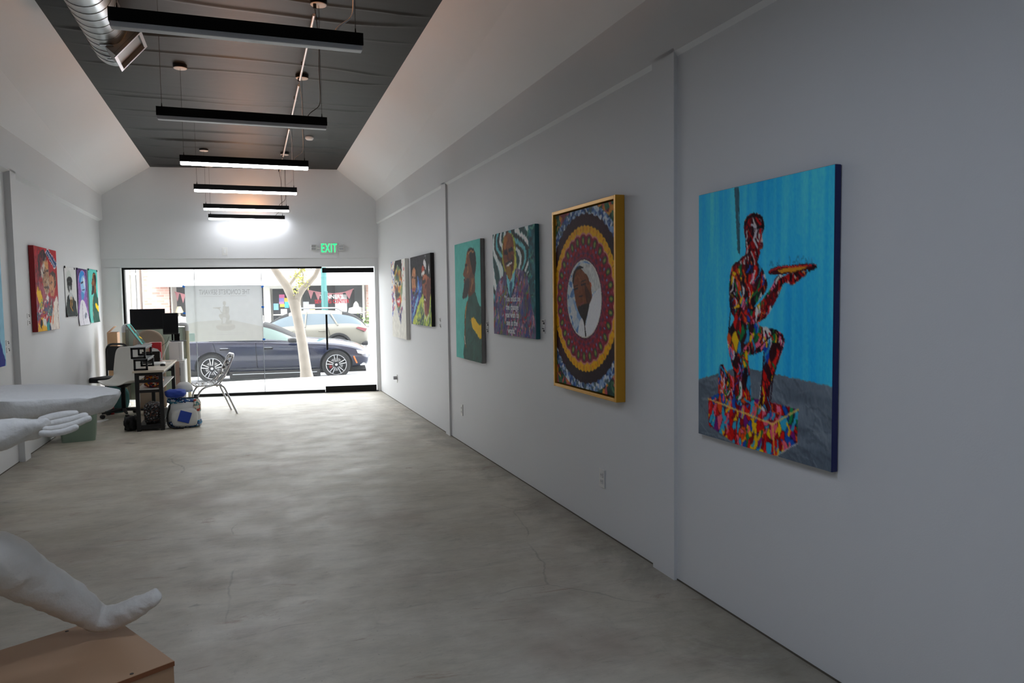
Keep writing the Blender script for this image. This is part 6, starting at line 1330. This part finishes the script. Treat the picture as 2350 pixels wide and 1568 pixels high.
t = loft_car('sedan_car', 'dark blue saloon car parked at the kerb outside the window', o0, SROT, sed, 'car_navy', 'car_glass', (-1.4*k, 1.4*k), WRAD*k, ((4, 10), (7, 10), (3, 5)), 0.385*k, 'cars in the street')
for x in (-1.4, 1.4):
    for s in (-1, 1): wheel(t, x*k, s*0.80*k, WRAD*k, s, 'caliper_red' if x > 0 else None)
side = lambda x, z: -0.945*k
ys_ = lambda v: v*k
pz = lambda pts: [(a*k, b*k) for a, b in pts]
def bars(nm, segs, m, w=0.012, y=-0.948, label=None):
    g = MB()
    for a, b in segs: g.bar((a[0]*k, y*k, a[1]*k), (b[0]*k, y*k, b[1]*k), 0.012, w)
    return obj(nm, g, m, t, label=label)
for hx in (-1.11, -0.14):
    g = MB(); g.tube(rounded([(hx*k-0.11, -0.945*k, 0.785*k), (hx*k-0.09, -0.972*k, 0.79*k), (hx*k+0.09, -0.972*k, 0.79*k), (hx*k+0.11, -0.945*k, 0.785*k)], 0.02), 0.014, 8); h_ = obj('door_handle', g, 'car_navy', t, smooth=1)
    g = MB(); g.box((hx*k, -0.940*k, 0.775*k), (0.2, 0.012, 0.05)); obj('handle_cup', g, 'wheel_well', h_, bevel=0.004)
    g = MB(); g.box((hx*k, -0.986*k, 0.80*k), (0.17, 0.004, 0.008)); obj('handle_strip', g, 'rim_bright', h_)
bars('door_seam', [((-1.36, 0.94), (-1.30, 0.72)), ((-1.30, 0.72), (-1.0, 0.3)), ((-0.42, 0.90), (-0.40, 0.3)), ((0.62, 0.85), (0.66, 0.3)), ((-1.0, 0.3), (0.66, 0.3))], 'wheel_well', 0.008, -0.944)
g = MB(); g.box((0.0, -0.932*k, 0.185*k), (1.9*k, 0.02, 0.018)); obj('sill_strip', g, 'rim_bright', t)
g = MB(); g.box((0.0, -0.875*k, 0.155*k), (2.05*k, 0.05, 0.17*k)); obj('sill', g, 'black_trim', t, bevel=0.02)
g = MB(); g.box((0.0, 0.0, 0.17*k), (4.2*k, 1.5*k, 0.06)); obj('underbody', g, 'wheel_well', t)
g = MB(); vs = [(1.05*k, -0.955*k, 0.99*k)]
blob(t, 'mirror', 'black_trim', (0.42*k, -1.03*k, 0.96*k), (0.11, 0.10, 0.065), 3, 0.03, flat=False, sub=2)
on_side(t, lambda a, b: -0.83*k, 'headlamp', pz([(1.80, 0.69), (2.02, 0.645), (2.12, 0.58), (2.04, 0.56), (1.87, 0.60)]), 'lamp_clear', 0.10)
on_side(t, lambda a, b: -0.895*k, 'side_marker', pz([(1.80, 0.52), (1.83, 0.53), (1.90, 0.36), (1.87, 0.35)]), 'amber', 0.06, label='amber side marker')
on_side(t, lambda a, b: -0.74*k, 'air_intake', pz([(1.94, 0.36), (2.08, 0.34), (2.12, 0.29), (1.97, 0.28)]), 'rim_bright', 0.06)
on_side(t, lambda a, b: -0.83*k, 'tail_lamp', pz([(-2.26, 0.93), (-2.05, 0.92), (-2.02, 0.86), (-2.26, 0.83)]), 'tail_red', 0.1)
bars('window_trim', [((-1.45, 0.985), (0.5, 0.92))], 'black_trim', 0.016, -0.885)
bars('window_pillar', [((-0.44, 0.95), (-0.50, 1.36))], 'black_trim', 0.06, -0.76)
# --- the pale estate on the far side: nose to the left, its left side towards us
yS = 27.0; kS = 1.0; (ub_, zb_) = on_street(847, 795, yS); (ua_, za_) = on_street(784, 765, yS)
zroadS = za_-0.80
suv = [(-2.42, 0.42, 0.86, 0.92, 0.66, 0.52), (-2.34, 0.36, 0.98, 1.06, 0.84, 0.64), (-2.18, 0.33, 1.06, 1.26, 0.90, 0.62), (-1.92, 0.31, 1.10, 1.46, 0.92, 0.62), (-1.55, 0.30, 1.09, 1.58, 0.93, 0.63), (-0.9, 0.29, 1.06, 1.63, 0.93, 0.64), (-0.2, 0.29, 1.03, 1.64, 0.93, 0.64), (0.35, 0.29, 1.01, 1.58, 0.93, 0.63), (0.8, 0.29, 1.0, 1.36, 0.93, 0.66), (1.15, 0.30, 0.99, 1.12, 0.92, 0.74),
       (1.35, 0.30, 0.98, 1.05, 0.92, 0.78), (1.8, 0.32, 0.92, 0.98, 0.90, 0.76), (2.15, 0.34, 0.82, 0.87, 0.84, 0.66), (2.34, 0.38, 0.68, 0.72, 0.70, 0.52), (2.40, 0.44, 0.58, 0.61, 0.58, 0.42)]
o1 = street(ub_-2.42, yS, zroadS, 0.9); t = loft_car('estate_car', 'pale beige estate car parked across the street behind the saloon', o1, SROT+PI, suv, 'car_beige', 'car_glass_pale', (-1.36, 1.36), 0.35, ((2, 9), (7, 10), (1, 4)), 0.42, 'cars in the street')
for x in (-1.36, 1.36):
    for s in (-1, 1): wheel(t, x, s*0.80, 0.35, s)
k = 1.0
for hx in (-0.80, 0.30):
    g = MB(); g.tube(rounded([(hx-0.11, 0.93, 0.90), (hx-0.09, 0.96, 0.905), (hx+0.09, 0.96, 0.905), (hx+0.11, 0.93, 0.90)], 0.02), 0.015, 8); obj('door_handle', g, 'car_beige', t, smooth=1)
g = MB()
for a, b in (((-1.0, 1.03), (-1.08, 0.7)), ((-0.22, 1.0), (-0.2, 0.4)), ((0.98, 0.95), (1.0, 0.4))): g.bar((a[0], 0.926, a[1]), (b[0], 0.926, b[1]), 0.012, 0.01)
obj('door_seam', g, 'wheel_well', t)
g = MB()
for a, b in (((-1.35, 1.08), (-1.10, 1.52)), ((-0.22, 1.04), (-0.28, 1.58))): g.bar((a[0], 0.875, a[1]), (b[0], 0.695, b[1]), 0.05, 0.035)
obj('window_pillar', g, 'car_beige', t)
for sx in (-1, 1):
    g = MB(); g.tube(rounded([(-1.5, sx*0.60, 1.58), (-1.35, sx*0.60, 1.69), (0.05, sx*0.60, 1.70), (0.25, sx*0.60, 1.60)], 0.1), 0.022, 8); obj('roof_rail', g, 'steel', t, smooth=1)
on_side(t, lambda a, b: 0.84, 'tail_lamp', [(-2.36, 0.95), (-2.05, 1.02), (-1.98, 0.98), (-2.30, 0.84)], 'tail_red', 0.09)
on_side(t, lambda a, b: 0.90, 'arch_trim', [(-1.36+0.47*math.cos(a), 0.35+0.47*math.sin(a)) for a in np.linspace(0, PI, 16)]+[(-1.36+0.40*math.cos(a), 0.35+0.40*math.sin(a)) for a in np.linspace(PI, 0, 16)], 'black_trim', 0.05)
g = MB(); g.box((-2.28, 0.0, 0.42), (0.22, 1.66, 0.16)); obj('bumper', g, 'black_trim', t, bevel=0.05, seg=3)
g = MB(); g.box((0, 0.915, 0.36), (2.0, 0.05, 0.12)); obj('sill', g, 'black_trim', t)
blob(t, 'mirror', 'car_beige', (0.88, 1.02, 1.05), (0.09, 0.10, 0.07), 3, 0.03, flat=False, sub=2)

# ================================================================== across the street
mat('fascia_white', (226, 226, 222), 0.7); mat('frame_cream', (214, 212, 206), 0.6); mat('shop_dark', (58, 60, 64), 0.5, var=0.25, vscale=1.2); mat('display_grey', (100, 106, 110), 0.5, var=0.2, vscale=1.0); mat('sign_white_ink', (236, 236, 236), 0.5); mat('sign_red', (170, 24, 44), 0.5); mat('bunting_pink', (200, 138, 146), 0.7); mat('lamp_green', (58, 112, 110), 0.5, var=0.06); mat('flower_leaf', (110, 130, 80), 0.8, var=0.3, vscale=10); mat('petal', (226, 220, 190), 0.8); mat('planter_grey', (170, 168, 168), 0.8)
glass_mat('far_glass', haze=0.02, gloss=0.03)
def brick_mat():
    m = bpy.data.materials.new('brick'); m.use_nodes = True; nt = m.node_tree; b = nt.nodes['Principled BSDF']; b.inputs['Roughness'].default_value = 0.85
    tc = nd(nt, 'ShaderNodeTexCoord'); mp = nd(nt, 'ShaderNodeMapping'); mp.inputs['Rotation'].default_value = (PI/2, 0, 0); nt.links.new(tc.outputs['Object'], mp.inputs[0])
    br = nd(nt, 'ShaderNodeTexBrick'); br.inputs['Scale'].default_value = 1.0; br.inputs['Brick Width'].default_value = 0.30; br.inputs['Row Height'].default_value = 0.105; br.inputs['Mortar Size'].default_value = 0.012
    br.inputs['Color1'].default_value = (*lin((170, 126, 114)), 1); br.inputs['Color2'].default_value = (*lin((198, 166, 154)), 1); br.inputs['Mortar'].default_value = (*lin((182, 168, 160)), 1)
    nt.links.new(mp.outputs[0], br.inputs['Vector']); nt.links.new(br.outputs['Color'], b.inputs['Base Color']); MATS['brick'] = m
brick_mat()
yF = 31.5
def fx(px, py, y=yF): return on_street(px, py, y)
org = street(0, yF, -0.5)
B = thing('shop_building', 'brick shop front across the street with a broad white fascia', 'building', org, SROT)
zg = -0.5
def fpan(name, x0, y0_, x1, y1_, m, d0=0.0, d1=0.25, parent=None, to_ground=False, label=None):
    """a facade piece between two sighted corners, d0..d1 metres in front of / behind the facade plane"""
    (ua, za), (ub, zb) = fx(x0, y0_), fx(x1, y1_); zb = zg if to_ground else zb
    g = MB(); g.box(((ua+ub)/2, (d0+d1)/2, (za+zb)/2-zg), (ub-ua, d1-d0, za-zb)); return obj(name, g, m, parent or B, label=label)
fpan('fascia', 349, 470, 930, 653.5, 'fascia_white', -1.1, 0.3)
g = MB(); a, b = fx(349, 640), fx(930, 640); g.box(((a[0]+b[0])/2, -1.12, a[1]-zg), (b[0]-a[0], 0.04, 0.05)); obj('fascia_line', g, 'frame_cream', B)
fpan('brick_pier', 322, 470, 392, 750, 'brick', -0.05, 0.35, to_ground=True, label='left brick pier')
fpan('brick_pier', 838, 600, 930, 750, 'brick', -0.05, 0.35, to_ground=True, label='right brick pier')
fpan('wall_panel', 312, 470, 322, 750, 'frame_cream', -0.1, 0.35, to_ground=True)
fpan('pilaster', 270, 470, 300, 750, 'frame_cream', -0.1, 0.35, to_ground=True)
w_ = fpan('display_window', 300, 470, 312, 735, 'shop_dark', 0.2, 0.3)
g = MB(); a = fx(306, 629); g.box((a[0], 0.05, a[1]-zg), (0.28, 0.1, 0.07)); obj('transom', g, 'frame_cream', w_)
fpan('frame_post', 392.5, 652, 396, 750, 'frame_cream', -0.05, 0.2, to_ground=True)
fpan('stall_riser', 396, 728, 606, 760, 'frame_cream', -0.02, 0.3, to_ground=True)
dw = fpan('display_window', 396, 640, 606, 728, 'shop_dark', 0.6, 0.7)
fpan('frame_post', 604, 652, 622.5, 760, 'frame_cream', -0.05, 0.2, to_ground=True)
dd = fpan('shop_door', 622.5, 663, 686, 760, 'shop_dark', 0.5, 0.56, to_ground=True)
fpan('door_head', 604, 640, 690, 662, 'frame_cream', -0.03, 0.2)
fpan('push_bar', 624, 722, 684, 724, 'frame_cream', 0.40, 0.46, dd)
fpan('frame_post', 683, 652, 690, 760, 'frame_cream', -0.05, 0.2, to_ground=True)
fpan('stall_riser', 690, 740, 838, 760, 'frame_cream', -0.02, 0.3, to_ground=True)
dw2 = fpan('display_window', 690, 640, 838, 742, 'display_grey', 0.9, 1.0)
fpan('dark_display', 707, 655, 770, 720, 'shop_dark', 0.7, 0.75, dw2); fpan('dark_display', 804, 665, 815, 720, 'shop_dark', 0.7, 0.75, dw2)
fpan('frame_post', 831, 652, 838, 760, 'frame_cream', -0.05, 0.2, to_ground=True)
g = MB(); g.box((2.0, 3.0, 2.5), (26, 4, 7.4)); obj('building_mass', g, 'frame_cream', B)
for (x0, x1) in ((396, 604), (690, 831)): fpan('pane', x0, 652, x1, 742, 'far_glass', 0.02, 0.03)
# lettering on the glass
def sign(s, x0, x1, y, size_px, m, d=-0.01, par=None, bold=0.006):
    (ua, z), (ub, _) = fx(x0, y), fx(x1, y); o = text('lettering', s, size_px/ (FPX/(yF*1.04))*1.35, m, par or B, ((ua+ub)/2, d, z-zg), depth=0.004, bold=bold); o.scale.x = (ub-ua)/max(o.dimensions.x, 0.01); return o
sign("TANNER'S", 734, 788, 682, 8.5, 'sign_white_ink', 0.01, None, 0.004); sign('SEWING CENTER', 722, 801.5, 693, 8.0, 'sign_red', 0.01, None, 0.005)
fpan('door_sign', 638, 728, 664, 745, 'fascia_white', 0.44, 0.46, dd); sign('PFAFF', 640, 668, 731.5, 6.0, 'sign_red', 0.43, None, 0.012)
# posters and notices
for nm, x0, y0_, x1, y1_, c in (('notice', 638, 676, 651, 684, (222, 120, 170)), ('notice', 638, 684, 650, 693, (150, 140, 214)), ('notice', 650, 684, 660, 693, (232, 200, 90)), ('notice', 638, 693, 650, 698, (210, 150, 196)), ('notice', 640, 698, 651, 705, (222, 206, 96)), ('notice', 651, 693, 661, 707, (96, 206, 232)), ('notice', 625, 697, 637, 712, (150, 206, 232)), ('notice', 642, 710, 657, 722, (226, 226, 226))):
    mm = 'notice_%d_%d_%d' % c; mm in MATS or mat(mm, c, 0.6); fpan(nm, x0, y0_, x1, y1_, mm, 0.46, 0.49, dd)
for nm, x0, y0_, x1, y1_, c in (('placard', 696, 699, 722, 716, (226, 214, 226)), ('placard', 698, 705, 709, 715, (206, 216, 236)), ('placard', 709, 705, 722, 715, (238, 226, 170)), ('display_cutout', 768, 676, 797, 716, (216, 220, 222)), ('display_cutout', 694, 693, 708, 716, (206, 210, 212))):
    mm = 'notice_%d_%d_%d' % c; mm in MATS or mat(mm, c, 0.6); fpan(nm, x0, y0_, x1, y1_, mm, 0.5-0.02*(x0 % 3), 0.55, dw2)
g = MB(); a = fx(818, 720); hh = fx(818, 692)[1]-a[1]; g.lathe([(0.40, 0), (0.34, 0.05), (0.30, hh*0.45), (0.13, hh*0.55), (0.10, hh*0.8), (0.03, hh)], (a[0], 0.45, a[1]-zg), 20); obj('display_cone', g, 'fascia_white', dw2, smooth=0.7)
# bunting along the windows
def bunting(pts, par):
    P = [Vector((fx(x, y)[0], 0.35, fx(x, y)[1]-zg)) for x, y in pts]; g = MB(); g.tube(P, 0.02, 6); b_ = obj('bunting_cord', g, 'bunting_pink', par, smooth=1)
    g = MB()
    for i in range(len(P)-1):
        a, b = P[i], P[i+1]; n_ = max(1, round((b-a).length/0.42))
        for q_ in range(n_):
            p, q2 = a.lerp(b, (q_+0.08)/n_), a.lerp(b, (q_+0.92)/n_); mid = (p+q2)/2-Vector((0, 0, 0.36)); g.add([p, q2, mid, p+Vector((0, .01, 0)), q2+Vector((0, .01, 0)), mid+Vector((0, .01, 0))], [(0, 1, 2), (5, 4, 3), (0, 3, 4, 1), (1, 4, 5, 2), (2, 5, 3, 0)])
    obj('pennant', g, 'bunting_pink', b_)
bunting([(396, 670), (408, 673), (422, 677), (440, 681), (470, 683)], dw); bunting([(704, 665), (720, 669), (738, 672), (765, 674), (790, 671), (812, 663)], dw2)
# a lamp with a cream shade in the left display
t = thing('shade_lamp', 'cream shaded lamp in the left display window across the street', 'lamp', street(fx(408, 728)[0], yF, fx(408, 728)[1]+0.004, 0.33)); 
h1 = fx(404, 704)[1]-fx(404, 728)[1]; h0 = fx(404, 719)[1]-fx(404, 728)[1]
g = MB(); g.lathe([(0.17, h0), (0.07, h1)], n=24, caps=False); o = obj('lamp_shade', g, 'petal', t, smooth=0.7); mm = o.modifiers.new('s', 'SOLIDIFY'); mm.thickness = 0.01
g = MB(); g.lathe([(0.12, 0.001), (0.10, 0.02), (0.03, 0.05), (0.05, h0*0.6), (0.02, h0), (0.02, h1-0.03)], n=16); obj('base', g, 'frame_cream', t, smooth=0.7)
# green lamp post
yL = 29.7; u, z = on_street(743.5, 660, yL); t = thing('lamp_post', 'green street lamp post across the road', 'lamp post', street(u, yL, -0.50))
g = MB(); g.lathe([(0.19, 0), (0.19, 0.5), (0.125, 0.62), (0.105, 3.2), (0.075, 6.5)], n=16); obj('post', g, 'lamp_green', t, smooth=0.6)
g = MB(); g.tube(rounded([(0, 0, 6.45), (0, 0, 6.9), (0, -1.2, 7.1)], 0.5), 0.045, 10); obj('arm', g, 'lamp_green', t, smooth=1)
g = MB(); g.box((0, -1.4, 7.08), (0.25, 0.6, 0.12)); obj('lamp_head', g, 'lamp_green', t, bevel=0.03)
g = MB(); a = on_street(747, 690, yL); zz = a[1]+0.5; g.box((0.06, -0.13, zz), (0.12, 0.06, 0.75)); obj('control_box', g, 'lamp_green', t, bevel=0.02)
# planter with flowers at the right
yP = 30.4; u, z = on_street(851, 745, yP); zt2 = on_street(851, 742, yP)[1]
t = thing('flower_planter', 'concrete planter of pale flowers at the right across the street', 'planter', street(u+0.15, yP, -0.5), SROT); hp = zt2+0.5
g = MB(); g.lathe([(0.34, 0.0), (0.42, hp*0.9), (0.46, hp*0.9), (0.46, hp), (0.40, hp), (0.38, hp-0.08)], n=4); obj('pot', g, 'planter_grey', t)
g = MB(); r_ = random.Random(3)
for _ in range(420):
    d = Vector((r_.gauss(0, 0.24), r_.gauss(0, 0.2), abs(r_.gauss(0, 0.22)))); c = d+Vector((0, 0, hp-0.02)); n_ = Vector((r_.gauss(0, 1), r_.gauss(0, 1), r_.gauss(0, 1))).normalized(); s2_ = n_.orthogonal().normalized(); L = r_.uniform(0.06, 0.12)
    g.add([c, c+n_*L*.5+s2_*L*.3, c+n_*L, c+n_*L*.5-s2_*L*.3], [(0, 1, 2, 3)])
o = obj('foliage', g, 'flower_leaf', t); o['kind'] = 'stuff'
g = MB()
for _ in range(60):
    d = Vector((r_.gauss(0, 0.24), r_.gauss(-0.05, 0.2), 0.05+abs(r_.gauss(0, 0.24)))); g.lathe([(0.0, -0.02), (0.035, 0.0), (0.0, 0.02)], (d.x, d.y, d.z+hp), 6)
o = obj('blossoms', g, 'petal', t); o['kind'] = 'stuff'
# ================================================================== camera and light
cd = bpy.data.cameras.new('camera'); cam = bpy.data.objects.new('camera', cd); COL.objects.link(cam)
M3 = Matrix((CAMR, CAMU, -CAMF)).transposed(); cam.matrix_world = Matrix.Translation(Vector(EYE)) @ M3.to_4x4()
cd.sensor_fit = 'HORIZONTAL'; cd.sensor_width = 36.0; cd.lens = FPX/IW*36.0; cd.clip_start = 0.05; cd.clip_end = 300
SC.camera = cam
wd = bpy.data.worlds.new('overcast'); SC.world = wd; wd.use_nodes = True; nt = wd.node_tree; bg = nt.nodes['Background']
bg.inputs[0].default_value = (0.93, 0.965, 1.0, 1); bg.inputs[1].default_value = 1.15
SC.view_settings.view_transform = 'Standard'; SC.view_settings.look = 'None'; SC.view_settings.gamma = 1.0; SC.view_settings.use_curve_mapping = False
SC.view_settings.exposure = 2.75
SC.cycles.max_bounces = 10; SC.cycles.diffuse_bounces = 6; SC.cycles.glossy_bounces = 4; SC.cycles.transparent_max_bounces = 12; SC.cycles.caustics_reflective = False; SC.cycles.caustics_refractive = False
SC.cycles.sample_clamp_indirect = 6.0
